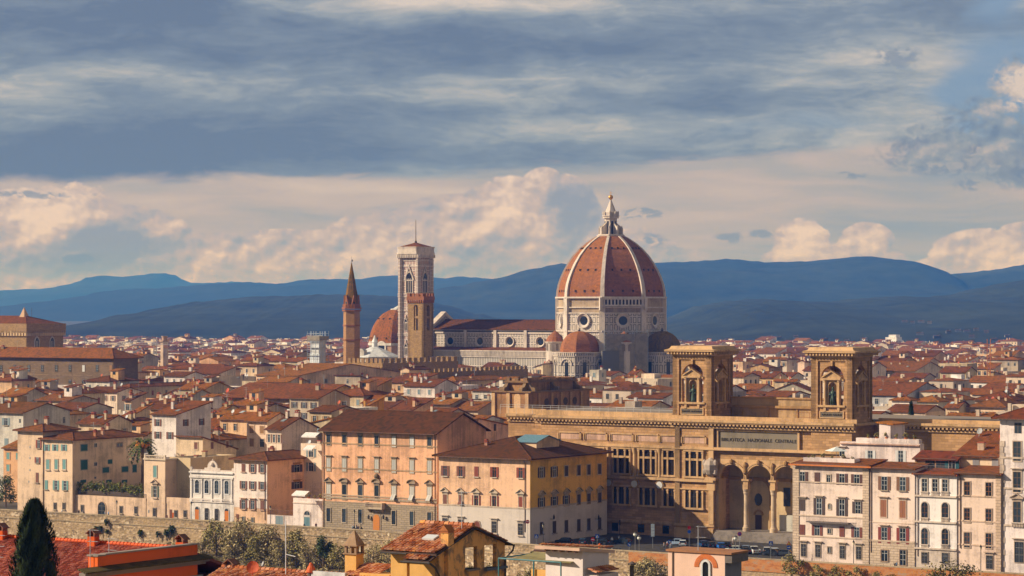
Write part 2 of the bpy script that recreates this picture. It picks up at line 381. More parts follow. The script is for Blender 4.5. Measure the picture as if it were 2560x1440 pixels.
# ---------------------------------------------------------------- land: town ground, river, near bank, hills
def ground_mat():
    m, t, b = newmat('ground'); o = t.node('ShaderNodeTexCoord').outputs['Object']
    n = t.noise(o, .02, 6, .65); n2 = t.noise(o, .4, 4, .6)
    t.l.new(t.ramp(t.m('MULTIPLY_ADD', n, .7, t.m('MULTIPLY', n2, .3)), [(.35, (.05, .048, .045)), (.5, (.10, .09, .075)), (.65, (.05, .065, .03))]), b.inputs['Base Color']); b.inputs['Roughness'].default_value = .95
    return m
PAR = [(-400, 1245), (0, 1272), (480, 1298), (960, 1326.5), (1275, 1356), (1500, 1371), (1920, 1396), (2295, 1418), (2900, 1452)]
def on_par(px):                       # the foot of the embankment parapet at a picture column
    for (a, ya), (b_, yb) in zip(PAR, PAR[1:]):
        if px <= b_ or b_ == 2900:
            y = ya + (yb - ya) * (px - a) / (b_ - a); D = 54.0 * F / (y - HY); return Vector(((px - CX) / F * D, D, 0))
par = [on_par(p[0]) for p in PAR]
FAR = 24000
g = MB(); n = len(par)
lo = [(-5200, par[0].y + 1500, 0)] + [(p.x, p.y, 0) for p in par] + [(5200, par[-1].y - 3300 if False else 500, 0)]
hi = [(-9000, FAR, 0)] + [((p.x) / p.y * FAR * 1.0, FAR, 0) for p in par] + [(9000, FAR, 0)]
g.add(lo + hi, [(i, i + 1, len(lo) + i + 1, len(lo) + i) for i in range(len(lo) - 1)])
g.build('ground', ground_mat(), kind='structure')
wm, t, b = newmat('river_water'); b.inputs['Base Color'].default_value = (.05, .06, .035, 1); b.inputs['Roughness'].default_value = .08
wb = t.node('ShaderNodeBump'); wb.inputs['Strength'].default_value = .15; t.l.new(t.noise(t.node('ShaderNodeTexCoord').outputs['Object'], .8, 4), wb.inputs['Height']); t.l.new(wb.outputs[0], b.inputs['Normal'])
MB().add([(-3000, 330, -11), (3000, 330, -11), (3000, 3000, -11.0), (-3000, 3000, -11.0)], [(0, 1, 2, 3)]).build('river', wm, kind='structure')
# grassy bank at the wall's foot
gm, t, b = newmat('dry_grass'); o = t.node('ShaderNodeTexCoord').outputs['Object']
t.l.new(t.ramp(t.noise(o, .35, 6, .65), [(.35, (.05, .055, .022)), (.5, (.13, .105, .05)), (.65, (.20, .15, .085))]), b.inputs['Base Color']); b.inputs['Roughness'].default_value = 1
g = MB(); prof = [(0, -7.2), (5, -8.2), (12, -9.6), (22, -11.5)]
rows = []
for px in range(-300, 2900, 40):
    q = on_par(px); rows.append([(q.x - Vv.x * d, q.y - Vv.y * d, z + .5 * math.sin(px * .013 + d)) for d, z in prof])
for a, c in zip(rows, rows[1:]):
    for k in range(3): g.add([a[k], a[k + 1], c[k + 1], c[k]], [(0, 1, 2, 3)])
g.build('river_bank', gm, kind='structure')
# near hillside under the camera
g = MB(); prof = [(-60, 53), (4, 52.5), (12, 48), (60, 36), (140, 24), (240, 17), (320, 8), (345, -12)]
xs = [-500, -200, -60, 0, 60, 200, 500]
pts = [[(x, y, z - (abs(x) * .01 if y < 300 else 0)) for x in xs] for y, z in prof]
for i in range(len(prof) - 1):
    for j in range(len(xs) - 1): g.add([pts[i][j], pts[i][j + 1], pts[i + 1][j + 1], pts[i + 1][j]], [(0, 1, 2, 3)])
g.build('near_hillside', gm, kind='structure')
# hills
from mathutils import noise as mn
def hill_mat(dk, lt, sc):
    m, t, b = newmat('wooded_hill'); o = t.node('ShaderNodeTexCoord').outputs['Object']
    n = t.noise(o, sc, 8, .72); n2 = t.noise(t.mapping(o, (0, 0, 0), (1, .5, 4)), sc * 6, 6, .7)
    t.l.new(t.ramp(t.m('MULTIPLY_ADD', n, .6, t.m('MULTIPLY', n2, .4)), [(.40, dk), (.51, tuple((x + y) / 2 for x, y in zip(dk, lt))), (.62, lt)]), b.inputs['Base Color']); b.inputs['Roughness'].default_value = 1
    return m
def ridge(name, pts, D, front, mat, rough=1.0, seed=0):
    g = MB(); nx, ny = 260, 26
    x0, x1 = pts[0][0], pts[-1][0]; grid = []
    for i in range(nx + 1):
        px = x0 + (x1 - x0) * i / nx
        for (a, ya), (c, yc) in zip(pts, pts[1:]):
            if px <= c:
                f = (px - a) / (c - a); f = f * f * (3 - 2 * f) * .6 + f * .4; py = ya + (yc - ya) * f; break
        col = []
        zr = CH - (py - HY) / F * D
        for j in range(ny + 1):
            s = j / ny * 1.35                      # 1 is the ridge line, beyond it the far side
            y = D - front * (1 - s); X = (px - CX) / F * D
            prof = (math.sin(min(s, 1) * math.pi / 2) ** .9) if s <= 1 else max(0, 1 - (s - 1) * 2.2)
            w_ = math.sin(min(s, 1) * math.pi) if s < 1 else 0
            nz = mn.fractal(Vector((X / 900 + seed, y / 900, seed)), 1.0, 2.0, 5) * .30 * w_ * rough
            ed = mn.noise(Vector((px * .05, seed, 3))) * .0011 * D * .35 + mn.noise(Vector((px * .17, seed, 9))) * .00030 * D
            col.append((X, y, -2 + max(0, (zr + ed + 2)) * max(0, prof + nz)))
        grid.append(col)
    vs = [v for c in grid for v in c]; m_ = ny + 1
    g.add(vs, [(i * m_ + j, (i + 1) * m_ + j, (i + 1) * m_ + j + 1, i * m_ + j + 1) for i in range(nx) for j in range(ny)])
    return g.build(name, mat, smooth=True, kind='structure')
HM = hill_mat((.002, .006, .005), (.036, .050, .030), .0030)
HM2 = hill_mat((.005, .009, .009), (.024, .030, .024), .0018)
ridge('distant_mountains', [(-700, 735), (0, 727), (90, 724), (150, 722), (210, 712), (255, 700), (275, 692), (300, 691), (330, 695), (380, 690), (410, 687), (440, 688), (455, 699), (490, 711), (560, 710), (600, 706), (640, 712), (800, 712), (1000, 720), (3200, 730)], 20000, 3500, HM2, .6, 1)
ridge('far_hills', [(-700, 800), (0, 782), (120, 765), (260, 740), (330, 724), (420, 722), (500, 716), (560, 712), (640, 707), (720, 714), (800, 704), (900, 697), (960, 690), (1000, 688), (1060, 690), (1110, 696), (1160, 691), (1210, 696), (1300, 705), (1500, 730), (3200, 760)], 14000, 3000, HM2, .8, 2)
ridge('broad_hill', [(-700, 850), (300, 845), (700, 790), (1000, 745), (1080, 732), (1150, 715), (1230, 698), (1320, 680), (1400, 666), (1500, 662), (1700, 658), (1800, 655), (1950, 663), (2060, 655), (2130, 649), (2190, 657), (2240, 672), (2290, 698), (2330, 692), (2400, 683), (2480, 675), (2560, 661), (2800, 640), (3300, 650)], 10500, 2600, HM, .8, 3)
ridge('low_left_hill', [(-300, 885), (150, 880), (260, 862), (310, 835), (360, 808), (410, 790), (470, 768), (530, 757), (600, 749), (660, 742), (730, 742), (800, 738), (900, 737), (1000, 742), (1100, 760), (1200, 785), (1350, 825), (1600, 870)], 7000, 2300, HM, .8, 4)
ridge('right_foothills', [(1250, 880), (1500, 835), (1660, 795), (1740, 765), (1800, 754), (1880, 747), (1960, 752), (2040, 757), (2120, 748), (2200, 742), (2280, 746), (2360, 738), (2430, 722), (2500, 708), (2560, 700), (2800, 680), (3300, 700)], 6500, 2800, HM, .9, 5)
# ---------------------------------------------------------------- haze: one even box of air
hm = bpy.data.materials.new('haze'); hm.use_nodes = True; ht = NT(hm.node_tree); ht.n.clear()
pv = ht.node('ShaderNodeVolumePrincipled'); pv.inputs['Color'].default_value = (.055, .255, 1, 1); pv.inputs['Absorption Color'].default_value = (1, 1, 1, 1)
pv.inputs['Density'].default_value = 1.05e-4; pv.inputs['Anisotropy'].default_value = 0
ho = ht.node('ShaderNodeOutputMaterial'); ht.l.new(pv.outputs[0], ho.inputs['Volume'])
MB().box(-12000, 12000, -200, 23500, -14, 335).build('haze', hm, kind='stuff')
# ---------------------------------------------------------------- window and house builders
STONE = 'b9a083'; DARKW = '4a3a30'
SHC = {'b': '8a5a48', 'r': '9a4f3c', 't': '7fa69c', 'g': '8f9a98', 'w': 'e6dccf', 'k': '5d4a42', 'd': '3f6b66', 'o': 'a87a50'}
WC = {}; WR = random.Random(77)
def wmesh(key, fn):
    if key not in WC: WC[key] = fn()
    return WC[key]
def arch_pts(w, h, n=8):             # outline of a round-headed opening centred on the origin
    r = w / 2; zc = h / 2 - r
    return [(-r, -h / 2), (r, -h / 2)] + [(r * math.cos(math.pi * i / n), zc + r * math.sin(math.pi * i / n)) for i in range(n + 1)]
def band(inner, outer, y0, y1, g):   # a flat ring between two outlines with equal point counts
    n = len(inner)
    for i in range(n):
        j = (i + 1) % n; a, b_, c, d = outer[i], outer[j], inner[j], inner[i]
        g.add([(a[0], y0, a[1]), (b_[0], y0, b_[1]), (c[0], y0, c[1]), (d[0], y0, d[1]), (a[0], y1, a[1]), (b_[0], y1, b_[1]), (c[0], y1, c[1]), (d[0], y1, d[1])],
              [(0, 1, 2, 3), (7, 6, 5, 4), (0, 4, 5, 1), (2, 6, 7, 3), (1, 5, 6, 2), (3, 7, 4, 0)])
def rect(w, h): return [(-w / 2, -h / 2), (w / 2, -h / 2), (w / 2, h / 2), (-w / 2, h / 2)]
def pane_mesh(w, h, arch, mull, gl):
    g = MB(); out = arch_pts(w, h) if arch else rect(w, h)
    g.prism(out, 'y', -.02, .0)
    if mull:
        g.k = 1; t = .07
        g.box(-t / 2, t / 2, -.05, -.02, -h / 2, h / 2)
        for x in (-w / 2 + t / 2, w / 2 - t / 2): g.box(x - t / 2, x + t / 2, -.05, -.02, -h / 2, h / 2 - (w / 2 if arch else 0))
        if h > 1.4: g.box(-w / 2, w / 2, -.05, -.022, h * .2, h * .2 + t)
        if h > 2.4: g.box(-w / 2, w / 2, -.05, -.022, -h * .15, -h * .15 + t)
        if not arch: g.box(-w / 2, w / 2, -.05, -.022, h / 2 - t, h / 2)
    return g.mesh('window', [glass(), flat(mull) if mull else glass()])
def window(par, x, z, w, h, fl='', sh='b', face='f', y=0.0, stone=STONE, mull='d8cfc2', name='window'):
    """fl: A arched, F stone surround, H flat hood, P triangular pediment, S curved pediment, s sill, o shutters open, c shutters shut, h shutters propped out, g iron grille"""
    w = round(w * 20) / 20; h = round(h * 20) / 20; A = 'A' in fl
    if 'o' in fl and not A and sh != 'w' and WR.random() < .16: fl = fl.replace('o', 'c')
    if 'n' in fl: mull = None
    loc, rot = ((x, -y, z), (0, 0, 0)) if face == 'f' else ((y, x, z), (0, 0, R(90)))
    o = put(name, wmesh(('pane', w, h, A, mull), lambda: pane_mesh(w, h, A, mull, None)), par, loc, rot)
    sub = lambda nm, key, fn, l=(0, 0, 0), r=(0, 0, 0): put(nm, wmesh(key, fn), o, l, r)
    if 'F' in fl:
        def fr():
            g = MB(); t = .2
            if A: band(arch_pts(w, h), arch_pts(w + 2 * t, h + 2 * t), -.12, .0, g)
            else: band(rect(w, h), rect(w + 2 * t, h + 2 * t), -.12, .0, g)
            return g.mesh('frame', plaster(stone))
        sub('frame', ('fr', w, h, A, stone), fr)
    if 's' in fl: sub('sill', ('sill', w, stone), lambda: MB().box(-w / 2 - .28, w / 2 + .28, -.32, 0, -.2, 0).mesh('sill', plaster(stone)), (0, 0, -h / 2 - (.2 if 'F' in fl else 0)))
    top = h / 2 + (.2 if 'F' in fl else 0)
    if 'H' in fl: sub('hood', ('hood', w, stone), lambda: MB().box(-w / 2 - .22, w / 2 + .22, -.15, 0, 0, .38).box(-w / 2 - .5, w / 2 + .5, -.5, 0, .38, .56).mesh('hood', plaster(stone)), (0, 0, top))
    if 'P' in fl or 'S' in fl:
        def pd():
            g = MB(); W = w / 2 + .62
            g.box(-w / 2 - .22, w / 2 + .22, -.2, 0, 0, .42).box(-W, W, -.55, 0, .42, .58)
            if 'P' in fl:
                k = .82
                g.prism([(-W, .58), (W, .58), (0, .58 + k)], 'y', -.3, 0)
                for sx_ in (-1, 1): g.prism([(sx_ * W, .58), (sx_ * W, .74), (0, .76 + k), (0, .58 + k)], 'y', -.6, 0)
            else:
                n = 8; arc = [(W * math.cos(math.pi * i / n), .58 + .8 * math.sin(math.pi * i / n)) for i in range(n + 1)]
                g.prism(arc, 'y', -.28, 0)
                big = [(p[0] * 1.03, p[1] + .17) for p in arc]
                for i in range(n): g.prism([arc[i], big[i], big[i + 1], arc[i + 1]], 'y', -.6, 0)
            return g.mesh('pediment', plaster(stone))
        sub('pediment', ('ped', w, 'P' in fl, stone), pd, (0, 0, top))
    sc = SHC.get(sh, sh)
    if 'o' in fl:
        k = ('sho', w, h, sc)
        for sx_ in (-1, 1): sub('shutter', k, lambda: MB().box(-w / 4, w / 4, -.09, -.03, -h / 2, h / 2).mesh('shutter', wood(sc)), (sx_ * (w * .75 + .04), 0, 0))
    if 'c' in fl:
        k = ('shc', w, h, sc)
        for sx_ in (-1, 1): sub('shutter', k, lambda: MB().box(-w / 4 + .02, w / 4 - .02, -.10, -.055, -h / 2, h / 2).mesh('shutter', wood(sc)), (sx_ * w / 4, 0, 0))
    if 'h' in fl:
        k1 = ('shh1', w, h, sc); k2 = ('shh2', w, h, sc)
        for sx_ in (-1, 1):
            sub('shutter', k1, lambda: MB().box(-w / 4 + .02, w / 4 - .02, -.10, -.055, -h * .06, h / 2).mesh('shutter', wood(sc)), (sx_ * w / 4, 0, 0))
            sub('shutter', k2, lambda: MB().box(-w / 4 + .02, w / 4 - .02, -.05, 0, -h * .44, 0).mesh('shutter', wood(sc)), (sx_ * w / 4, -.06, -h * .06), (R(-35), 0, 0))
    if 'g' in fl:
        def gr():
            g = MB()
            for i in range(6): x_ = -w / 2 + w * i / 5; g.box(x_ - .025, x_ + .025, -.2, -.15, -h / 2, h / 2)
            for i in range(6): z_ = -h / 2 + h * i / 5; g.box(-w / 2, w / 2, -.21, -.16, z_ - .025, z_ + .025)
            return g.mesh('grille', flat('6d625a'))
        sub('grille', ('gr', w, h), gr)
    return o
def chimney_mesh(w, h, col, kind):
    g = MB(); g.box(-w / 2, w / 2, -w * .4, w * .4, -.8, h); g.k = 1
    if kind == 0:
        g.box(-w / 2 - .1, w / 2 + .1, -w * .4 - .1, w * .4 + .1, h, h + .12)
        for sx_ in (-1, 1):
            for sy in (-1, 1): g.box(sx_ * w * .36 - .08, sx_ * w * .36 + .08, sy * w * .28 - .08, sy * w * .28 + .08, h + .12, h + .45)
        g.prism([(-w / 2 - .12, h + .45), (w / 2 + .12, h + .45), (0, h + .85)], 'y', -w * .4 - .12, w * .4 + .12)
    elif kind == 1:
        g.box(-w / 2 - .08, w / 2 + .08, -w * .4 - .08, w * .4 + .08, h, h + .15)
        for sx_ in (-.28, .28): g.lathe([(.14, h + .15), (.17, h + .5), (.12, h + .62)], 6, (sx_ * w, 0, 0))
    else:
        g.box(-w / 2 - .1, w / 2 + .1, -w * .4 - .1, w * .4 + .1, h, h + .2)
    return g.mesh('chimney', [plaster(col), flat('a9543a')])
def aerial_mesh(h, n):
    g = MB(); g.box(-.035, .035, -.035, .035, -.6, h)
    rnd = random.Random(n)
    for k in range(2):
        z = h - .15 - k * .7; L = .9; g.box(-L, L, -.03, .03, z - .02, z + .02)
        for i in range(6): x = -L + 2 * L * i / 5; g.box(x - .015, x + .015, -.35 + .03 * i, .35 - .03 * i, z - .015, z + .015)
    return g.mesh('aerial', metal('b9b4ac'))
def dish_mesh(r, col):
    g = MB(); n = 12
    prof = [(r * i / 4, .25 * r * (i / 4) ** 2) for i in range(1, 5)]
    rings = [[(a * math.cos(2 * math.pi * i / n), -d, a * math.sin(2 * math.pi * i / n)) for i in range(n)] for a, d in prof]
    back = [[(a * math.cos(2 * math.pi * i / n), -d + .04, a * math.sin(2 * math.pi * i / n)) for i in range(n)] for a, d in reversed(prof)]
    g.ring(rings + back)
    g.box(-.04, .04, .0, .08, -r - .5, 0)
    g.tube([(0, -.1, -r * .9), (0, -r * .9, 0)], .03, 4)
    return g.mesh('satellite_dish', flat(col))
WALLC = {}
class House:
    """box house on the street grid, given by where its edges stand in the view (left end, near corner, far right end), eave row and eave height"""
    def __init__(s, xL, xC, xR, yE, zE, wall, roof='hip', name='house', label='', cat='house', group=None, pitch=.34, rc='9a5440', over=.7, D=None, wallmat=None, parapet=.0, z0=0.0, rmat=None, yP=None):
        s.D = D or (CH - zE) * F / (yE - HY)
        s.h = CH - (yE - HY) * s.D / F
        s.C = Vector(((xC - CX) / F * s.D, s.D, 0))
        s.w = s.ux(xL); s.d = s.vx(xR)
        s.o = thing(name, label, cat, s.C, ROT, group)
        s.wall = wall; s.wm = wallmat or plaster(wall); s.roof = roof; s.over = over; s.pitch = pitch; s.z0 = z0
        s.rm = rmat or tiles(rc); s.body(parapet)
        FOOT.append((s.C.copy(), s.w, s.d, s.h))
    def ux(s, px):                    # metres to the left of the corner along the river face
        k = (px - CX) / F; return (s.C.x - k * s.D) / (cT + k * sT)
    def vx(s, px):
        k = (px - CX) / F; return (k * s.D - s.C.x) / (sT - k * cT)
    def fz(s, x, py): return CH - (py - HY) * (s.D - x * sT) / F      # x is negative to the left of the corner
    def rz(s, y, py): return CH - (py - HY) * (s.D + y * cT) / F
    def body(s, parapet):
        w, d, h, o, r = s.w, s.d, s.h, s.over, s.roof
        half = (d if r == 'gu' else w if r in ('gv', 'sl', 'sr') else min(w, d) if r == 'hip' else d) / 2 * (1 if r in ('gu', 'gv', 'hip') else 1.6)
        s.pitch = min(s.pitch, 4.3 / max(half, 1))
        g = MB(); q = MB(); t = .28; z0 = s.z0
        if r in ('gu', 'gv'):
            span = d if r == 'gu' else w; rise = span / 2 * s.pitch; s.top = h + rise
            pl = [(0, z0), (span, z0), (span, h), (span / 2, h + rise), (0, h)]
            k = o * s.pitch
            if r == 'gu':
                g.prism(pl, 'x', -w, 0); a, b_ = -w - o * .5, o * .5
                q.slab([(a, -o, h - k + t), (b_, -o, h - k + t), (b_, d / 2, h + rise + t), (a, d / 2, h + rise + t)], t)
                q.slab([(b_, d + o, h - k + t), (a, d + o, h - k + t), (a, d / 2, h + rise + t), (b_, d / 2, h + rise + t)], t)
                q.box(a, b_, d / 2 - .18, d / 2 + .18, h + rise + t - .1, h + rise + t + .1)
            else:
                g.prism([(p[0] - w, p[1]) for p in pl], 'y', 0, d); a, b_ = -o * .5, d + o * .5
                q.slab([(-w - o, a, h - k + t), (-w / 2, a, h + rise + t), (-w / 2, b_, h + rise + t), (-w - o, b_, h - k + t)], t)
                q.slab([(o, b_, h - k + t), (-w / 2, b_, h + rise + t), (-w / 2, a, h + rise + t), (o, a, h - k + t)], t)
                q.box(-w / 2 - .18, -w / 2 + .18, a, b_, h + rise + t - .1, h + rise + t + .1)
        elif r == 'hip':
            g.box(-w, 0, 0, d, z0, h); s.top = h + min(w, d) / 2 * s.pitch
            x0, x1, y0, y1 = -w - o, o, -o, d + o; m_ = min(x1 - x0, y1 - y0) / 2; zr = h + m_ * s.pitch; zb = h + .05
            e = [(x0, y0), (x1, y0), (x1, y1), (x0, y1)]
            ra = (x0 + m_, y0 + m_, zr + t); rb = (x1 - m_, y1 - m_, zr + t) if abs((x1 - x0) - (y1 - y0)) > .05 else (x0 + m_ + .01, y0 + m_, zr + t)
            T = [(p[0], p[1], zb + t) for p in e]; Bt = [(p[0], p[1], zb) for p in e]
            if (x1 - x0) >= (y1 - y0): fs = [(8, 9, 1, 0), (9, 2, 1), (9, 8, 3, 2), (8, 0, 3)]
            else: fs = [(8, 1, 0), (8, 9, 2, 1), (9, 3, 2), (9, 8, 0, 3)]
            q.add(T + Bt + [ra, rb], fs + [(0, 1, 5, 4), (1, 2, 6, 5), (2, 3, 7, 6), (3, 0, 4, 7), (4, 5, 6, 7)])
            hips = [(0, 8), (3, 8), (1, 9), (2, 9), (8, 9)] if (x1 - x0) >= (y1 - y0) else [(0, 8), (1, 8), (2, 9), (3, 9), (8, 9)]
            allv = T + Bt + [ra, rb]
            for a, b_ in hips:
                if (Vector(allv[a]) - Vector(allv[b_])).length > .3: q.tube([allv[a], allv[b_]], .16, 5)
        elif r in ('sf', 'sb'):
            rise = d * s.pitch * .8; s.top = h + rise; za, zb = (h, h + rise) if r == 'sf' else (h, h - rise)
            g.prism([(0, z0), (d, z0), (d, zb), (0, za)], 'x', -w, 0); sl_ = (zb - za) / d
            q.slab([(-w - o * .5, -o, za - o * sl_ + t), (o * .5, -o, za - o * sl_ + t), (o * .5, d + o, zb + o * sl_ + t), (-w - o * .5, d + o, zb + o * sl_ + t)], t)
            s.top = max(za, zb)
        elif r in ('sl', 'sr'):
            rise = w * s.pitch * .8; zl, zr_ = (h, h + rise) if r == 'sl' else (h + rise, h); s.top = h + rise; sl_ = (zr_ - zl) / w
            g.prism([(-w, z0), (0, z0), (0, zr_), (-w, zl)], 'y', 0, d)
            q.slab([(-w - o, -o * .5, zl - o * sl_ + t), (o, -o * .5, zr_ + o * sl_ + t), (o, d + o * .5, zr_ + o * sl_ + t), (-w - o, d + o * .5, zl - o * sl_ + t)], t)
        else:
            p = parapet or .7; s.top = h
            g.box(-w, 0, 0, d, z0, h - p)
            for bx in ((-w, 0, 0, .3), (-w, 0, d - .3, d), (-w, -w + .3, .3, d - .3), (-.3, 0, .3, d - .3)): g.box(*bx, h - p, h)
            q.box(-w + .3, -.3, .3, d - .3, h - p, h - p + .06)
        s.wallo = g.build('wall', s.wm, s.o)
        s.roofo = q.build('roof', s.rm if r != 'flat' else flat('a08a78'), s.o)
        if r != 'flat' and o > .3 and s.D < 900 and r in ('gu', 'hip', 'sf', 'sb'):      # gutter and rafter ends under the eave
            e = MB(); zz = h - (o * s.pitch if r == 'gu' else 0)
            for i in range(int(w / .9)): x = -w + .45 + i * .9; e.box(x - .07, x + .07, -o + .05, 0, zz - .02, zz + .14)
            e.box(-w, 0, -o - .12, -o + .02, zz + .05, zz + .2)
            e.build('eave', flat('7d5a45'), s.o)
    def f(s, xs, py, w, h, fl='', sh='b', **k):          # windows on the river face at picture columns xs and row py
        for px in xs:
            x = -s.ux(px); window(s.o, x, s.fz(x, py + (px - xs[0]) * k.get('dy', 0)), w, h, fl, sh, 'f', **{a: b_ for a, b_ in k.items() if a != 'dy'})
    def r(s, xs, py, w, h, fl='', sh='b', **k):
        for px in xs:
            y = s.vx(px); window(s.o, y, s.rz(y, py + (px - xs[0]) * k.get('dy', 0)), w, h, fl, sh, 'r', **{a: b_ for a, b_ in k.items() if a != 'dy'})
    def band(s, py, hh=.3, proud=.12, col=STONE, px=None, name='string_course', right=False):
        z = s.fz(0, py); g = MB()
        g.box(-s.w - .02, proud if right else 0, -proud, 0, z - hh / 2, z + hh / 2)
        if right: g.box(0, proud, 0, s.d, z - hh / 2, z + hh / 2)
        g.build(name, plaster(col), s.o)
    def skin(s, z0, z1, mat, name='base_storey', proud=.06, right=True, left=0):
        g = MB(); g.box(-s.w - .01, proud if right else 0, -proud, 0.0, z0, z1)
        if right: g.box(0.0, proud, 0, s.d + .01, z0, z1)
        g.build(name, mat, s.o)
    def roof_z(s, x, y):
        w, d, h, r, p = s.w, s.d, s.h, s.roof, s.pitch
        if r == 'gu': return h + min(y, d - y) * p + .25
        if r == 'gv': return h + min(-x, w + x) * p + .25
        if r == 'hip': return h + min(y, d - y, -x, w + x) * p + .3
        if r == 'sf': return h + y * p * .8 + .25
        if r == 'sb': return h - y * p * .8 + .25
        if r == 'sl': return h + (w + x) * p * .8 + .25
        if r == 'sr': return h - x * p * .8 + .25
        return h - .6
    def chim(s, fx, fy, w=.9, h=1.3, col=None, kind=0):
        x, y = -s.w * (1 - fx), s.d * fy; k = ('chim', w, h, col or s.wall, kind)
        put('chimney', wmesh(k, lambda: chimney_mesh(w, h, col or s.wall, kind)), s.o, (x, y, s.roof_z(x, y)))
    def aer(s, fx, fy, h=3.0, n=0):
        x, y = -s.w * (1 - fx), s.d * fy
        put('aerial', wmesh(('aer', h, n), lambda: aerial_mesh(h, n)), s.o, (x, y, s.roof_z(x, y)), (0, 0, .5 + n))
    def dish(s, fx, fy, r=.55, col='d9d2c8'):
        x, y = -s.w * (1 - fx), s.d * fy
        put('satellite_dish', wmesh(('dish', r, col), lambda: dish_mesh(r, col)), s.o, (x, y, s.roof_z(x, y) + r + .4), (R(-25), 0, R(-10)))
    def sky(s, fx, fy):
        x, y = -s.w * (1 - fx), s.d * fy; a = math.atan(s.pitch) if s.roof in ('gu', 'hip', 'sf') else 0
        put('skylight', wmesh('skyl', lambda: MB().box(-.6, .6, -.8, .8, 0, .12).mesh('skylight', glass('9fb0b8'))), s.o, (x, y, s.roof_z(x, y)), (a, 0, 0))
    def pipe(s, px, py0, py1, col='7a5a48'):
        x = -s.ux(px); MB().tube([(x, -.5, s.h - .15), (x, -.14, s.h - .9), (x, -.14, s.fz(x, py1))], .09, 5).build('drainpipe', flat(col), s.o)
    def clutter(s, rnd, n=2):
        for i in range(n): s.chim(rnd.uniform(.15, .85), rnd.uniform(.2, .6), rnd.choice([.7, .9, 1.2]), rnd.choice([.9, 1.3, 1.8]), None, rnd.randrange(3))
        if rnd.random() < .6: s.aer(rnd.uniform(.1, .9), rnd.uniform(.3, .7), rnd.choice([2.5, 3.5, 4.5]), rnd.randrange(3))
        if rnd.random() < .35: s.dish(rnd.uniform(.1, .9), rnd.uniform(.1, .5), .55, rnd.choice(['d9d2c8', 'c8643f', 'b8b4ae']))
        if rnd.random() < .3: s.sky(rnd.uniform(.2, .8), rnd.uniform(.15, .4))
FOOT = []
# ---------------------------------------------------------------- embankment wall and the row of houses behind it
def wall_mat():
    m, t, b = newmat('rubble_wall'); o = t.node('ShaderNodeTexCoord').outputs['Object']; uv = t.node('ShaderNodeUVMap').outputs[0]
    vo = t.node('ShaderNodeTexVoronoi'); t.l.new(t.mapping(uv, (0, 0, 0), (1.0, 1.6, 1)), vo.inputs['Vector']); vo.inputs['Scale'].default_value = 1.3
    sep = t.node('ShaderNodeSeparateXYZ'); t.l.new(o, sep.inputs[0])
    n = t.noise(t.mapping(o, (1, 2, 3), (.07, .07, .22)), 1, 6, .65); strk = t.noise(t.mapping(o, (1, 5, 3), (.5, .5, .05)), 1, 5, .65)
    c = t.mix(t.m('MULTIPLY', vo.outputs['Color'], .0) if False else .5, alb('a58c6c'), alb('c2a27c'))
    sv = t.node('ShaderNodeSeparateColor'); t.l.new(vo.outputs['Color'], sv.inputs[0])
    c = t.ramp(sv.outputs[0], [(.0, alb('7d674f')), (.45, alb('a98b68')), (.8, alb('c29f78')), (1, alb('e0c4a0'))])
    c = t.mix(t.ss(n, .42, .62, 0, .75), c, alb('b3926c'))
    c = t.mix(t.ss(t.m('MULTIPLY_ADD', strk, 1.0, t.m('MULTIPLY', sep.outputs[2], .10)), .40, .68, 0, .60), c, alb('6b5b48'))
    t.l.new(c, b.inputs['Base Color']); b.inputs['Roughness'].default_value = .95
    bp = t.node('ShaderNodeBump'); bp.inputs['Distance'].default_value = .15; bp.inputs['Strength'].default_value = .8
    t.l.new(vo.outputs['Distance'], bp.inputs['Height']); t.l.new(bp.outputs[0], b.inputs['Normal'])
    return m
def brick_mat():
    m, t, b = newmat('brick_facing'); uv = t.node('ShaderNodeUVMap').outputs[0]; o = t.node('ShaderNodeTexCoord').outputs['Object']
    n = t.noise(t.mapping(uv, (0, 0, 0), (.5, 1.1, 1)), 1, 8, .8)
    c = t.ramp(n, [(.32, alb('7d5c40')), (.43, alb('b06a3c')), (.52, alb('c8824a')), (.60, alb('a8866a')), (.7, alb('c4a480'))])
    t.l.new(c, b.inputs['Base Color']); b.inputs['Roughness'].default_value = .95
    return m
def strip(p0, p1, off0, off1, z0, z1, g):          # a straight wall piece between two plan points, from one offset to another along -V
    a, c = Vector(p0), Vector(p1)
    d = (c - a).normalized(); nrm = Vector((-d.y, d.x, 0))
    q = [a + nrm * off0, c + nrm * off0, c + nrm * off1, a + nrm * off1]
    g.add([(p.x, p.y, z0) for p in q] + [(p.x, p.y, z1) for p in q], [(0, 3, 2, 1), (4, 5, 6, 7), (0, 1, 5, 4), (1, 2, 6, 5), (2, 3, 7, 6), (3, 0, 4, 7)])
ew = thing('embankment_wall', 'long stained stone embankment wall below the riverside street', 'wall')
g = MB(); cp = MB(); bk = MB()
pp = [on_par(x) for x in (-400, 0, 480, 960, 1275, 1500, 1575, 1920, 2295, 2900)]
for i, (a, c) in enumerate(zip(pp, pp[1:])):
    strip(a, c, -.45, .0, -12, 1.0 - .28, g)
    strip(a, c, -.55, .08, 1.0 - .28, 1.0, cp)
    if i < 6: strip(a, c, -.62, -.45, -1.3, -1.0, cp)
    if i >= 6: strip(a, c, -.62, -.45, -1.9, .70, bk)
g.build('wall', wall_mat(), ew); cp.build('coping', plaster('b59a78'), ew); bk.build('brick_facing', brick_mat(), ew)
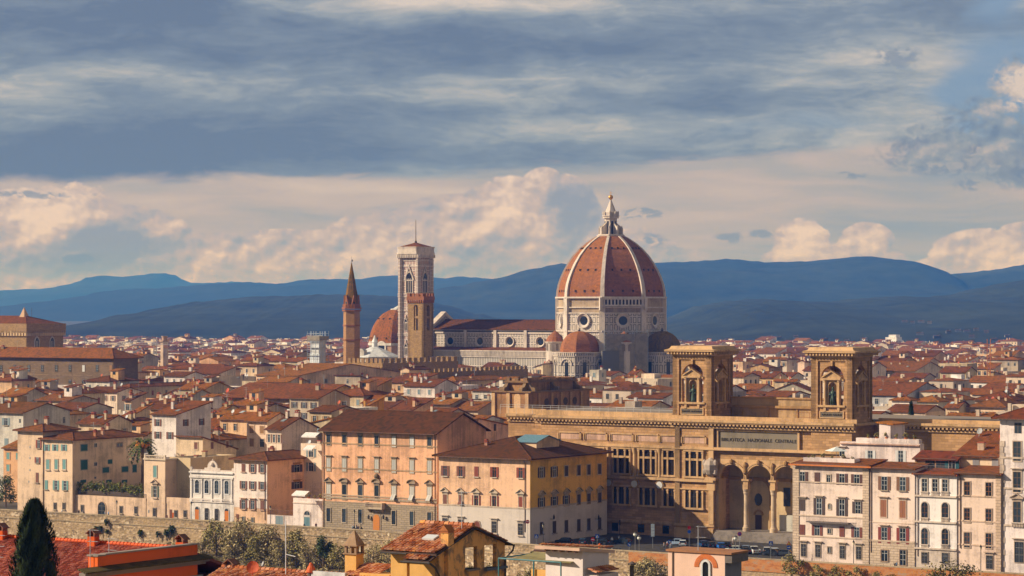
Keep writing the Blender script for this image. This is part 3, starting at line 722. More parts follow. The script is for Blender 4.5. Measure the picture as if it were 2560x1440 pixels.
# street surface and kerb
am, t, b = newmat('asphalt'); o = t.node('ShaderNodeTexCoord').outputs['Object']
t.l.new(t.ramp(t.noise(o, .6, 5), [(.3, (.035, .035, .037)), (.7, (.07, .068, .066))]), b.inputs['Base Color']); b.inputs['Roughness'].default_value = .9
g = MB()
for i, (a, c) in enumerate(zip(pp, pp[1:])):
    d = (c - a).normalized(); nr = Vector((-d.y, d.x, 0)); q = [a + nr * .1, c + nr * .1, c + nr * (44 if 3 < i < 8 else 7), a + nr * (44 if 3 < i < 8 else 7)]
    g.add([(p.x, p.y, .01 + .002 * i) for p in q], [(0, 1, 2, 3)])
g.build('riverside_road', am, kind='structure')
def DR(px, off=7.0):                  # depth of the house fronts at a picture column
    q = on_par(px) + Vv * off; k = (px - CX) / F
    for _ in range(6):                # slide along the street until the column matches
        e = q.x - k * q.y; q = q - U * (e / (cT + k * sT))
    return q.y
def RH(xL, xC, xR, yE, wall, roof, label, off=7.0, **k):
    D = DR(xC, off); return House(xL, xC, xR, yE, 0, wall, roof, 'riverside_house', label, 'house', None, D=D, **k)
PK = 'ecc3a4'; CR = 'e8c9a2'
# far left
h = House(-90, 58, 175, 1033, 0, 'd6c6b0', 'gu', 'riverside_house', 'pale grey house with blue-grey shutters and stained gable, first at the left edge', 'house', D=760, pitch=.25, rc='8a5240')
h.f([15], 1054, 1.5, 2.1, 'os', 'g'); h.f([50], 1052, .8, 1.2); h.f([16], 1105, 1.5, 2.1, 'cs', 'g'); h.f([-30], 1054, 1.5, 2.1, 'os', 'g')
h.r([160], 1050, 1.1, 1.8); h.clutter(random.Random(3), 2)
h = RH(44, 107, 190, 1080, 'e9c19b', 'hip', 'beige four-storey house with brown shutters, left of the teal shuttered house', pitch=.28, rc='9a5a44', over=1.0)
h.f([97], 1110, 1.0, 2.2, 'os', 'r'); h.f([94], 1150, 1.0, 1.5, 'os', 'r'); h.f([93], 1194, 1.0, 2.7, 'os', 'b'); h.f([92], 1258, 1.3, 2.6, 'c', 'b')
for y in (1118, 1145, 1175, 1204): h.f([69 + (y % 3) * 3], y, .35, .55)
h.f([67], 1262, .5, .9, 'g'); h.chim(.5, .5, 1.2, 1.6); h.chim(.2, .4, .8, 1.4); h.aer(.6, .5, 3)
h = RH(107, 183, 358, 1102, 'efc7a0', 'hip', 'beige house with teal shutters and hipped roof beside the palm tree', pitch=.26, rc='8f5040', over=.9)
h.f([117, 138, 160], 1119, 1.0, 1.7, 'o', 't', stone='c3a688'); h.f([120, 141, 161], 1161, 1.15, 2.6, 'cFs', 't', stone='d5b597'); h.f([116, 140, 163], 1212, 1.05, 2.5, 'os', 't', dy=.03)
h.f([138, 160], 1265, .8, 1.6, 'gFs'); h.f([33 + 85], 1262, .4, .5) if False else None
h.r([210, 211], 1119, 2.6, 1.7, 'cF', 'd') if False else h.r([210], 1119, 2.6, 1.7, 'cF', 'd', stone='c8b092'); h.r([210], 1162, 2.6, 2.6, 'cF', 'd', stone='c8b092')
h.r([239], 1113, 1.2, 1.1); h.r([239], 1160, 1.2, 1.0); h.r([238], 1194, .8, .6); h.r([299], 1112, 2.0, .9, 'F', stone='9c7a62'); h.r([275], 1154, 1.8, 1.2, 'c', 'd'); h.r([264], 1175, 2.6, 1.4, 'cF', 'd', stone='c8b092'); h.r([312], 1173, 2.6, 1.4, 'cF', 'd', stone='c8b092'); h.r([336], 1171, 1.6, 2.0, 'cF', 'd', stone='c8b092'); h.r([208, 272, 311], 1203, 2.2, .8, 'c', 'd')
h.chim(.9, .35, .8, 1.3, 'd08a62'); h.chim(.8, .5, .8, 1.3, 'd9a57f'); h.chim(.4, .75, .8, 1.6); h.aer(.5, .5, 2.6, 1)
h.pipe(183, 1102, 1290)
# garden terrace wall with gate, then the little tower house
D0 = DR(365)
h = House(172, 365, 372, 1246, 0, 'e9bf9a', 'flat', 'garden_wall', 'low beige garden wall with arched gate under the leafy terrace', 'wall', D=D0, parapet=.5)
h.f([206, 303, 340], 1271, .85, 1.7, 'gFs', dy=.03); h.f([255], 1272, 2.7, 3.6, 'AF', mull='8a8076', stone='c9a485', name='gate')
g = MB()
for i in range(int(h.w / .3)): g.box(-i * .3 - .02, -i * .3 + .02, .1, .14, h.h, h.h + 1.0)
g.box(-h.w, 0, .08, .16, h.h + 1, h.h + 1.06); g.build('railing', flat('5b5148'), h.o)
GARD = h
h = RH(360, 413, 480, 1149, 'edc5a0', 'flat', 'small pink tower house with stone balustrade on top and green shutters', parapet=.2)
g = MB(); bal = lambda g, x0, x1, y, z, n, hh=1.0: ([g.lathe([(.07, 0), (.13, .25), (.06, .6), (.1, .8)], 5, (x0 + (x1 - x0) * (i + .5) / n, y, z)) for i in range(n)], g.box(x0, x1, y - .14, y + .14, z + .8, z + hh))
bal(g, -h.w, 0, .2, h.h, 14); [g.box(x - .25, x + .25, 0, .4, h.h, h.h + 1.15) for x in (-h.w + .25, -.25)]
g.build('balustrade', plaster('dcc0a2'), h.o); h.band(1149, .45, .35, 'd9bd9e', right=True, name='cornice')
h.f([388], 1179, 1.15, 3.0, 'cF', 't', stone='d9b99b'); h.f([388], 1229, 1.2, 2.9, 'FPos', '5c6f62', stone='d9b99b'); h.f([387], 1280, .9, 2.0, 'gFs', y=.08); h.f([372], 1278, .4, .8, y=.08)
h.skin(0, h.fz(0, 1256), plaster('e6bd98'))
# low court wall and porch behind
h = RH(415, 476, 480, 1246, 'e9bf9a', 'flat', 'low beige wall with small door beside the white arcaded house', parapet=.9)
h.f([440, 463], 1284, .85, 1.6, 'gFs'); h.f([427], 1286, .8, 2.6, 'c', 'b'); h.f([433], 1291, .6, 2.0, 'c', 'd2622a', name='door'); h.f([417], 1294, .5, 1.3, 'c', 'b')
h = House(424, 476, 590, 1145, 0, 'd9b88c', 'flat', 'house', 'blank beige house with wavy parapet behind the white arcaded house', 'house', D=690, parapet=.4)
h.clutter(random.Random(5), 2)
# white arcaded house
h = RH(475, 585, 592, 1180, 'ecd9c6', 'flat', 'ornate white house with four arched windows and two orange doors', parapet=.9)
xs = [493, 517, 542, 567]
for n_, x in enumerate(xs):
    h.f([x], 1216 + n_ * .7, 1.35, 3.4, 'AFo', 'b3a8a0', stone='f2e4d6', mull='8d8a88')
    if n_ in (0, 3): h.f([x], 1287 + n_ * 1.6, 1.35, 4.2, 'AFn', stone='e9d6c4', name='doorway'); x_ = -h.ux(x); MB().box(x_ - .62, x_ + .62, -.12, -.03, .1, 2.9).build('door', wood('dd7a2a'), h.o)
    else: h.f([x], 1287 + n_ * 1.6, 1.15, 3.7, 'AFg', stone='e9d6c4')
g = MB()
for x in (479, 505, 530, 555, 580): x_ = -h.ux(x); z_ = h.fz(x_, 1250); g.box(x_ - .2, x_ + .2, -.22, 0, z_, h.fz(x_, 1200)); g.box(x_ - .32, x_ + .32, -.32, 0, z_ - .5, z_); g.box(x_ - .3, x_ + .3, -.3, 0, h.fz(x_, 1200), h.fz(x_, 1197))
g.build('pilasters', plaster('efdccb'), h.o)
h.band(1196, .5, .35, 'e6d3c1', name='cornice'); h.band(1184, .35, .5, 'efdccb', name='cornice'); h.band(1252, .5, .2, 'e6d0bc'); h.band(1258, .25, .3, 'e6d0bc')
x_ = -h.ux(531); z_ = h.h; g = MB(); g.box(x_ - 2.6, x_ + 2.6, -.1, .4, z_, z_ + .8)
g.prism([(x_ + 1.7 * math.cos(math.pi * i / 8), z_ + .8 + 1.9 * math.sin(math.pi * i / 8)) for i in range(9)], 'y', .0, .4); g.lathe([(.2, 0), (.55, .3), (.5, .7), (.2, 1.0)], 8, (x_, -.1, z_ + 1.2)); g.lathe([(.15, 0), (.2, .3), (.05, .6)], 6, (x_, .2, z_ + 2.6)); g.box(-h.w + .2, -.2, -.05, .35, z_ - .02, z_ + .3)
for q_ in (478, 583): g.box(-h.ux(q_) - .4, -h.ux(q_) + .4, -.1, .5, z_, z_ + .9)
g.build('crest', plaster('e2c8b2'), h.o)
# three-storey house with the hipped roof
h = RH(585, 668, 806, 1153, 'f0bd92', 'hip', 'pink three-storey house with brown shutters left of the large palazzo', pitch=.26, rc='8c5040', over=1.0)
h.skin(h.fz(0, 1272), h.fz(0, 1162), plaster('f7dcc6'), 'wall_panel', .05, right=False)
for py in (1169.5, 1212, 1261): h.f([609, 632, 656], py, 1.15, 2.0 if py != 1261 else 2.3, 'os' if py != 1261 else 'oHs', 'b', stone='e5b795', dy=.04, y=.06)
h.f([609, 632], 1298, .7, 1.1, 'F', dy=.1); h.f([594], 1297, .9, 2.4, 'Ac', 'b', name='door')
h.r([742], 1171, 2.2, 1.9, 'oH', 'k', stone='b9864a'); h.r([742], 1213, 2.2, 1.8, 'oH', 'k', stone='b9864a'); h.pipe(663, 1153, 1300)
h.chim(.3, .5, .9, 1.2)
# low white houses
h = RH(668, 735, 738, 1290, 'f2d6c2', 'flat', 'low white gate building with railing beside the pink three-storey house', parapet=.3)
h.f([699], 1303, 2.4, 2.6, 'cF', 'g', stone='d9bfa9', name='gate'); g = MB()
for i in range(int(h.w / .25)): g.box(-i * .25 - .015, -i * .25 + .015, .1, .13, h.h, h.h + 1.3)
g.box(-h.w, 0, .08, .15, h.h + 1.3, h.h + 1.36); g.build('railing', flat('8a6a54'), h.o)
h = RH(733, 806, 812, 1248, 'f6dcc9', 'flat', 'low white house with arched fanlight and roof garden beside the large palazzo', parapet=.9)
h.f([768], 1284, 1.9, 1.3, 'AF', stone='ecd3bf'); h.f([768], 1304, 1.9, 2.9, 'cF', '6d8a8c', stone='ecd3bf', name='door'); h.band(1260, .3, .15, 'e6c9b2'); LOWG = h
# large seven-bay palazzo
h = RH(807, 1093, 1215, 1082, 'f5b486', 'gu', 'large peach palazzo of seven bays with balcony over an orange door', pitch=.40, rc='6a3a2a', over=1.3)
PAL = h
xs = [822, 861, 901, 942, 985, 1030, 1074]; G_ = 'b89b7c'
zr = h.fz(0, 1263); h.skin(0, zr - .3, ashlar('b2997c', 1.5, .5, .05, .15), right=False); h.band(1256, .5, .2, 'b59a7c')
for n_, x in enumerate(xs):
    d = (x - 822) * .0276
    h.f([x], 1099.5 + d, 1.15, 2.5, 'FH' + ('c' if n_ in (4, 5) else 'n'), 'w' if n_ in (4, 5) else 'k', stone=G_)
    h.f([x], 1161 + d, 1.15, 3.1, 'FHc', 'c9bfb0', stone=G_)
    h.f([x], 1229 + d, 1.25, 3.6, 'F' + 'PSPSPSP'[n_] + ('c' if n_ == 0 else 'h' if n_ > 3 else 'n'), 'd2c6b5', stone=G_)
    if n_ != 3: h.f([x], 1287 + d * 1.55, 1.15, 3.3, 'Fn', stone='c0a78a', y=.08)
for py in (1117, 1180.5): h.band(py, .35, .12, 'c39b74')
h.band(1249, .3, .2, 'c0a080')
x_ = -h.ux(942); MB().prism([(p[0] * 1.28 + x_, p[1] * 1.0 + 2.55) for p in arch_pts(2.1, 5.1)], 'y', -.16, -.02).build('door_surround', plaster('a58a70'), h.o)
MB().prism([(p[0] + x_, p[1] + 2.3) for p in arch_pts(1.9, 4.5)], 'y', -.22, -.05).build('door', wood('d98238'), h.o)
zb = h.fz(x_, 1267); g = MB(); g.box(x_ - 2.6, x_ + 2.6, -1.5, -.06, zb - .5, zb); bal(g, x_ - 2.5, x_ + 2.5, -1.35, zb, 18); [g.box(x_ + sx_ * 2.45 - .15, x_ + sx_ * 2.45 + .15, -1.5, -.06, zb, zb + 1.05) for sx_ in (-1, 1)]; [g.prism([(-.06, zb - .5), (-1.2, zb - .5), (-.06, zb - 1.5)], 'x', x_ + sx_ * 1.9 - .2, x_ + sx_ * 1.9 + .2) for sx_ in (-1, 1)]
g.build('balcony', plaster('c4a88a'), h.o); z_ = h.fz(x_, 1191); MB().lathe([(.1, 0), (.55, .25), (.7, .7), (.5, 1.2), (.15, 1.4)], 8, (x_, -.1, z_ - .7)).build('coat_of_arms', plaster('8d745a'), h.o)
for x in (925, 962): x2 = -h.ux(x); z2 = h.fz(x2, 1298); MB().box(x2 - .05, x2 + .05, -.5, 0, z2, z2 + .1).lathe([(.12, 0), (.3, .1), (.3, .7), (.1, 1.0)], 6, (x2, -.6, z2 + .1)).build('wall_lantern', flat('4a4038'), h.o)
h.pipe(1088, 1083, 1330); h.pipe(810, 1080, 1335)
# yellow corner house
h = RH(1097, 1325, 1517, 1150, 'f3bd92', 'hip', 'yellow corner house with brown shutters, low hipped roof and white ground floor', pitch=.30, rc='6e3d2c', over=1.2, off=7)
YEL = h
rm_ = plaster('e7b56c'); h.skin(h.fz(0, 1272), h.h - .35, rm_, 'side_wall', .04) if False else None
h.skin(0, h.fz(0, 1273), plaster('dcc6b2', .4), 'base_storey'); h.band(1272, .35, .14, 'cdb195', right=True)
MB().box(0, .04, .0, h.d + .01, h.fz(0, 1272) + .2, h.h - .1).build('side_wall', plaster('fab54e'), h.o)
xs = [1113, 1152, 1191, 1236, 1302]
for n_, x in enumerate(xs):
    d = (x - 1113) * .026
    h.f([x], 1177 + d, 1.15, 2.4, 'os', 'r' if n_ > 1 else 'b', stone='e6cdb2', mull='b0623a'); h.f([x], 1249 + d * 1.15, 1.15, 2.4, 'P' + ('c' if n_ < 1 else 'h' if n_ == 1 else 'o') + 'F', 'r' if n_ > 1 else 'b', stone='e3c6a6', mull='b0623a')
    if n_ != 2: h.f([x], 1307 + d * 3.2, 1.3, 2.6 if n_ > 2 else 2.2, 'gFHs', stone='d8bfa6', y=.07)
h.f([1193], 1322, 1.8, 3.6, 'AFc', '8a4a38', stone='c9ac90', name='door', y=.07)
ys = [1353, 1385, 1415, 1446, 1471, 1498]
for n_, x in enumerate(ys):
    d = -(x - 1353) * .058
    h.r([x], 1181 + d, 1.5, 2.4, 'Fo' if n_ < 2 else 'Fc', 'k', stone='d5b48a', y=.04); h.r([x], 1257 + d * 1.55, 1.5, 2.4, 'FP' + ('o' if n_ < 4 else 'c'), 'k', stone='d2b188', y=.04)
    h.r([x], 1320 + d * 1.4, 1.5, 2.8, 'cs', 'k', stone='a9937e', y=.06)
    h.r([x + 4], 1352 - (x - 1353) * .04, 1.4, .7, '', y=.06) if n_ > 1 else None
for y_ in (1375, 1487): q = h.vx(y_); zz = h.rz(q, 1298); MB().box(.06, 1.2, q - .05, q + .05, zz, zz + .12).lathe([(.1, 0), (.28, .1), (.25, .6), (.05, 1.1)], 6, (1.1, q, zz + .1)).build('wall_lantern', flat('3d3733'), h.o)
for x in (1090, 1): pass
h.pipe(1313, 1150, 1330); h.chim(.35, .2, .8, 1.0, 'c98f72'); h.chim(.75, .5, .8, 1.2, 'c98f72')
# rooflight pavilion with the teal metal roof
sk = MB(); X0, Y0 = -h.w * .42, h.d * .30; zz = h.h + 1.2
MB().box(X0, X0 + 6, Y0, Y0 + 10, h.h + .5, zz + 2.4).prism([(Y0, zz + 2.4), (Y0 + 10, zz + 2.4), (Y0 + 5, zz + 3.6)], 'x', X0, X0 + 6).build('roof_pavilion', plaster('e7bd92'), h.o)
MB().slab([(X0 - .4, Y0 - .4, zz + 2.4), (X0 + 6.4, Y0 - .4, zz + 2.4), (X0 + 6.4, Y0 + 5, zz + 3.85), (X0 - .4, Y0 + 5, zz + 3.85)], .15).slab([(X0 + 6.4, Y0 + 10.4, zz + 2.4), (X0 - .4, Y0 + 10.4, zz + 2.4), (X0 - .4, Y0 + 5, zz + 3.85), (X0 + 6.4, Y0 + 5, zz + 3.85)], .15).build('metal_roof', flat('6f8f96', .5), h.o)
# ------------------------------------------------ right-hand row
h = RH(1987, 2172, 2210, 1166, 'f4d3bb', 'sf', 'cream house with orange eave and long iron balcony, next to the library arches', rc='9a5440', over=1.0, pitch=.13)
R1 = h
xs = [2006, 2043, 2105, 2142]
h.f(xs, 1193, 1.3, 2.4, 'o', '6b4a40', dy=.05); h.f([2072], 1197, .9, 1.6, 'F', stone='c9ad92')
h.f([2006, 2145], 1262, 1.3, 2.5, 'oH', 'k', stone='d4b79b', dy=.05); h.f([2048, 2105], 1266, 1.3, 3.6, 'oH', 'k', stone='d4b79b', mull='f0e6da', dy=.05); h.f([2074], 1266, .6, 1.1, 'AF', stone='d4b79b')
h.f(xs, 1324, 1.25, 2.2, 'o', '8a4f40', dy=.05); h.f([2074], 1328, .8, 1.0, 'F', stone='bfa58c')
h.f([2009, 2045, 2106, 2147], 1375, 1.1, 2.6, 'gFH', stone='cdb195', dy=.05); h.f([2074], 1375, .7, 1.2, 'F', stone='a58a70')
for py in (1211, 1296, 1348): h.band(py, .3, .14, 'dcbc9f')
g = MB(); [g.box(-h.ux(x) - .75, -h.ux(x) + .75, -.15, 0, 0, h.h - .2) for x in (1982 + 8, 2165)]; g.build('quoins', ashlar('dcbb9c', 1.5, .55, .05, .12), h.o)
xa, xb = -h.ux(2021), -h.ux(2126); zb = h.fz(xa, 1302); g = MB(); g.box(xa, xb, -1.2, 0, zb - .25, zb); g.box(xa, xb, -1.2, -1.15, zb + 1.0, zb + 1.06)
for i in range(int((xb - xa) / .16)): g.box(xa + i * .16, xa + i * .16 + .03, -1.19, -1.16, zb, zb + 1.0)
g.build('balcony', flat('7a6a60'), h.o); MB().box(-h.w - 1, 1.0, -1.15, -1.0, h.h - .28, h.h + .05).build('gutter', flat('d97a3a'), h.o)
h = House(2008, 2136, 2150, 1148, 0, 'f2d8c6', 'flat', 'roof_terrace', 'white terrace parapet with flower pots and umbrella above the orange eave', 'roof terrace', D=R1.D + 4, parapet=1.0, z0=R1.h - 1)
TER1 = h
h = House(2100, 2300, 2310, 1110, 0, 'f3d6c4', 'flat', 'attic_storey', 'white attic storey with open shutters and planted terrace, right of the white umbrella', 'house', D=R1.D + 9, parapet=.3, z0=R1.h - 2)
ATT = h; h.f([2176, 2252], 1141, 1.2, 2.6, 'os', 'w'); h.f([2105], 1131, 1.3, 1.7, 'H', stone='e2c2a8'); h.band(1114, .25, .5, 'd8a88c', name='cornice')
h = House(2140, 2297, 2305, 1099, 0, 'f3d8c6', 'flat', 'roof_terrace', 'upper white terrace edged by tiles and crowded with plants', 'roof terrace', D=R1.D + 10, parapet=.8, z0=ATT.h - .2); TER2 = h
h = House(2198, 2226, 2262, 1062, 0, 'f0d5c4', 'sr', 'rooftop_hut', 'small white rooftop hut with sloping orange tile edge', 'hut', D=R1.D + 14, z0=TER2.h - 2, rc='d07a48', pitch=.12)
# second
h = RH(2175, 2287, 2320, 1174, 'f3d2ba', 'sf', 'cream house over a small shop, between the balcony house and the balustraded house', rc='9a5440', over=.9, pitch=.13)
h.f([2211, 2257], 1208, 1.4, 2.9, 'os', '8a6148', dy=.03); h.f([2209, 2257], 1271, 1.4, 3.6, 'FH' + 'c', 'a5694a', stone='dcb89c', dy=.05); h.f([2211, 2257], 1338, 1.4, 3.4, 'oH', '93453a', stone='dcb89c', dy=.05)
h.skin(0, h.fz(0, 1357), ashlar('d9b999', 1.6, .55, .05, .1), right=False); h.band(1356, .35, .15, 'd5b597'); h.band(1310, .25, .1, 'e6c4a8')
h.f([2212], 1389, 1.5, 2.3, 'F', stone='a8876a', y=.08); h.f([2258], 1394, 1.4, 3.2, 'F', stone='a8876a', name='door', y=.08); h.pipe(2178, 1174, 1380)
SHOP = h
h = RH(2287, 2392, 2430, 1189, 'f8e3d2', 'sf', 'narrow white house with balustrades and arched windows', rc='a8503a', over=.8, pitch=.14)
h.f([2312, 2338, 2363], 1213, 1.2, 2.7, 'F', stone='cdb39a', dy=.03); h.f([2312, 2363], 1276, 1.5, 3.5, 'AF', stone='dbc2ab', mull='8a5a40', dy=.03); h.f([2312, 2363], 1341, 1.5, 3.5, 'AF', stone='dbc2ab', mull='9a7258', dy=.03); h.f([2312, 2363], 1394, 1.3, 2.2, 'gF', stone='c8ae96', dy=.03, y=.08)
for py, c_ in ((1241, [2312, 2338, 2363]), (1306, [2312, 2363]), (1373, [2312, 2363])):
    g = MB(); z = h.fz(0, py)
    g.box(-h.w, 0, -.35, 0, z - .35, z)
    for x in c_: x_ = -h.ux(x); zz = h.fz(x_, py - .5); bal(g, x_ - .9, x_ + .9, -.15, zz, 6)
    g.build('balustrade', plaster('d8bda4'), h.o)
h.skin(0, h.fz(0, 1376), plaster('d8bea6'), right=False); h.pipe(2295, 1189, 1390)
h2 = House(2287, 2393, 2410, 1150, 0, 'b98a5e', 'sf', 'roof_loggia', 'dark shaded roof loggia with maroon tiles above the balustraded white house', 'loggia', D=h.D + 7, z0=h.h - .5, rc='8a3f3c', pitch=.4)
h2.f([2325, 2352], 1165, 2.2, 2.6, '', mull='6a5648'); h2.f([2380], 1163, 1.6, 2.0, 'o', '2f5a5e'); g = MB()
for i in range(int(h2.w / .3)): g.box(-i * .3 - .02, -i * .3 + .02, -3.6, -3.57, h.h + .5, h.h + 1.7)
g.box(-h2.w, 0, -3.62, -3.55, h.h + 1.7, h.h + 1.76); g.build('railing', flat('8d8078'), h2.o); LOG = h2
h = RH(2392, 2502, 2560, 1187, 'f0cbaf', 'sf', 'plain pink house with six brown-framed windows, left of the tall end house', rc='95523f', over=.9, pitch=.16)
for py in (1222, 1288, 1350): h.f([2418, 2472], py, 1.3, 2.9 if py < 1300 else 3.1, 'F', stone='c8a78b', mull='b06a3c', dy=.04)
for py in (1243, 1306, 1366): h.band(py, .3, .12, 'dcb697')
h.f([2474], 1405, 1.4, 2.7, 'gFH', stone='d4b397'); g = MB(); [g.box(-h.ux(x) - .6, -h.ux(x) + .6, -.1, 0, 0, h.h) for x in (2496,)]; g.build('quoins', ashlar('d8b393', 1.2, .6, .05, .12), h.o); h.pipe(2401, 1187, 1370)
h2 = House(2385, 2494, 2560, 1143, 0, 'e6c39c', 'sf', 'house', 'cream set-back house under ribbed brown roof behind the plain pink house', 'house', D=h.D + 9, z0=h.h - 1, rc='95503e', pitch=.55)
h2.f([2440, 2488], 1163, 1.5, 2.6, 'c', '9a8f88'); h2.chim(.48, .25, 1.4, 1.4, 'e0b896', 2); h2.dish(.75, .6, .8, 'cf5a34'); h2.dish(.1, .8, .7, 'b0a9a0')
h = RH(2500, 2700, 2760, 1053, 'f6dccb', 'hip', 'tall white end house with stone quoins at the right edge', rc='8a4438', over=1.4, pitch=.4)
for py, hh in ((1128, 4.0), (1205, 4.2), (1282, 4.6)): h.f([2543, 2600], py, 1.7, hh, 'F' + ('H' if py == 1205 else 'P' if py == 1282 else ''), stone='d2b498', mull='8d6a50')
h.f([2545, 2600], 1070, 1.6, 2.2, '', mull='a08470'); h.f([2548, 2600], 1380, 1.9, 4.2, 'gFH', stone='d2b498'); g = MB(); [g.box(-h.w - .02, -h.w + .8 + .25 * (i % 2), -.14, 0, i * 1.25, i * 1.25 + 1.2) for i in range(22)]; g.build('quoins', plaster('d9bba0'), h.o)
for py in (1150, 1228, 1322): h.band(py, .4, .16, 'd9bb9f')
x_ = -h.ux(2545); g = MB(); bal(g, x_ - 1.4, x_ + 1.4, -.3, h.fz(x_, 1318), 8); g.build('balustrade', plaster('d8bda4'), h.o)
END = h
# ---------------------------------------------------------------- the national library: wing, portico, twin towers
TXT = {}
def text_mesh(s, size, ext=.06):
    cu = bpy.data.curves.new('t', 'FONT'); cu.body = s; cu.size = size; cu.extrude = ext; cu.align_x = 'CENTER'; cu.align_y = 'CENTER'; cu.space_character = 1.08
    o = bpy.data.objects.new('t', cu); COL.objects.link(o); bpy.context.view_layer.update()
    me = bpy.data.meshes.new_from_object(o.evaluated_get(bpy.context.evaluated_depsgraph_get()))
    bpy.data.objects.remove(o); bpy.data.curves.remove(cu); return me
def lettering(par, s, size, loc, mat, rot=(R(90), 0, 0), name='lettering'):
    me = text_mesh(s, size); me.materials.clear(); me.materials.append(mat); return put(name, me, par, loc, rot)
def archwall(g, x0, x1, xc, r, z0, zs, zt, y0, y1, n=14):
    """wall piece with a round-headed opening of radius r at xc: jambs, spandrel, soffit"""
    for a, c in ((x0, xc - r), (xc + r, x1)):
        if c - a > .01: g.box(a, c, y0, y1, z0, zt)
    A = [(xc - r * math.cos(math.pi * i / n), zs + r * math.sin(math.pi * i / n)) for i in range(n + 1)]
    for p, q in zip(A, A[1:]): g.prism([p, q, (q[0], zt), (p[0], zt)], 'y', y0, y1)
def archring(g, xc, zs, r0, r1, y0, y1, n=14):
    for i in range(n):
        a, b_ = math.pi * i / n, math.pi * (i + 1) / n
        g.prism([(xc + r * math.cos(t_), zs + r * math.sin(t_)) for r, t_ in ((r0, a), (r1, a), (r1, b_), (r0, b_))], 'y', y0, y1)
def modillions(g, x0, x1, y0, y1, z0, z1, step=.9, wd=.4):
    n = max(2, int((x1 - x0) / step))
    for i in range(n): x = x0 + (i + .5) * (x1 - x0) / n; g.box(x - wd / 2, x + wd / 2, y0, y1, z0, z1)
k0 = (1778 - CX) / F; D0 = 550.5 / (sT * k0 + cT); O = Vector((k0 * D0, D0, 0))
LIB = thing('library', 'large sandstone library with twin open towers, arched portico and carved inscription', 'library', O, ROT)
def Lx(px): k = (px - CX) / F; return (k * O.y - O.x) / (cT + k * sT)
def Lz(px, py): return CH - (py - HY) * (O.y - Lx(px) * sT) / F
SS = ashlar('cb9866', 1.7, .62, .03, .28, .75); SC = plaster('d2a472', .9); SD = plaster('b78a58', .8); PKP = plaster('d9a98a', .9)
xl, xp, xq, xr, xe = Lx(1350), Lx(1692), Lx(1787), Lx(2030), Lx(2132)
ZC = 28.4
g = MB()
g.box(xl, xp, .5, 44, 0, ZC); g.box(xp, xq, -.5, 44, 0, ZC); g.box(Lx(1243), xl, 5, 44, 0, ZC)
g.box(xq, xr, .2, 44, 19.2, ZC); g.box(xr, xe, -.5, 40, 0, ZC); g.box(xe, xe + 52, 11, 44, 0, ZC)
g.box(xq, xr, 8, 44, 0, 19.2)
g.build('wall', SS, LIB)
# cornice with modillions, parapet, frieze
g = MB(); q = MB(); fz = MB()
for x0, x1, y in ((Lx(1243), xl - 1.6, 5), (xl - 1.6, xp - 1.2, .5), (xp - 1.2, xe + 1.2, -.5), (xe + 1.2, xe + 52, 11)):
    g.box(x0, x1, y - 1.5, y + .3, ZC - .55, ZC); g.box(x0, x1, y - 1.25, y + .2, ZC - .85, ZC - .55); g.box(x0, x1, y - .45, y, ZC - 2.0, ZC - 1.6)
    modillions(g, x0, x1, y - 1.1, y, ZC - 1.35, ZC - .85, 1.0, .5)
    g.box(x0, x1, y + .1, y + .5, ZC, ZC + (1.3 if x0 < xp - 2 else .9))
    if y < 3: g.box(x0 + .3, x1 - .3, y - .3, y, ZC - 6.9, ZC - 6.5); g.box(x0 + .3, x1 - .3, y - .5, y, ZC - 7.2, ZC - 6.9)
g.box(xe, xe + 1.5, -1.2, 11, ZC - .55, ZC)
g.build('cornice', SC, LIB)
MB().box(Lx(1243), xe + 52, 12, 43.5, ZC + .01, ZC + .35).build('flat_roof', flat('9a8672'), LIB)
g = MB()
for x0, x1 in ((Lx(1245), xl), (xl, xp - 1)):
    for z_ in (1.9, 2.4): g.box(x0, x1, 1.0, 1.05, ZC + z_ - .03, ZC + z_ + .03)
    for i in range(int((x1 - x0) / 2.4)): x = x0 + i * 2.4; g.box(x - .03, x + .03, 1.0, 1.05, ZC + .1, ZC + 2.4)
g.build('railing', metal('c7c0b6'), LIB)
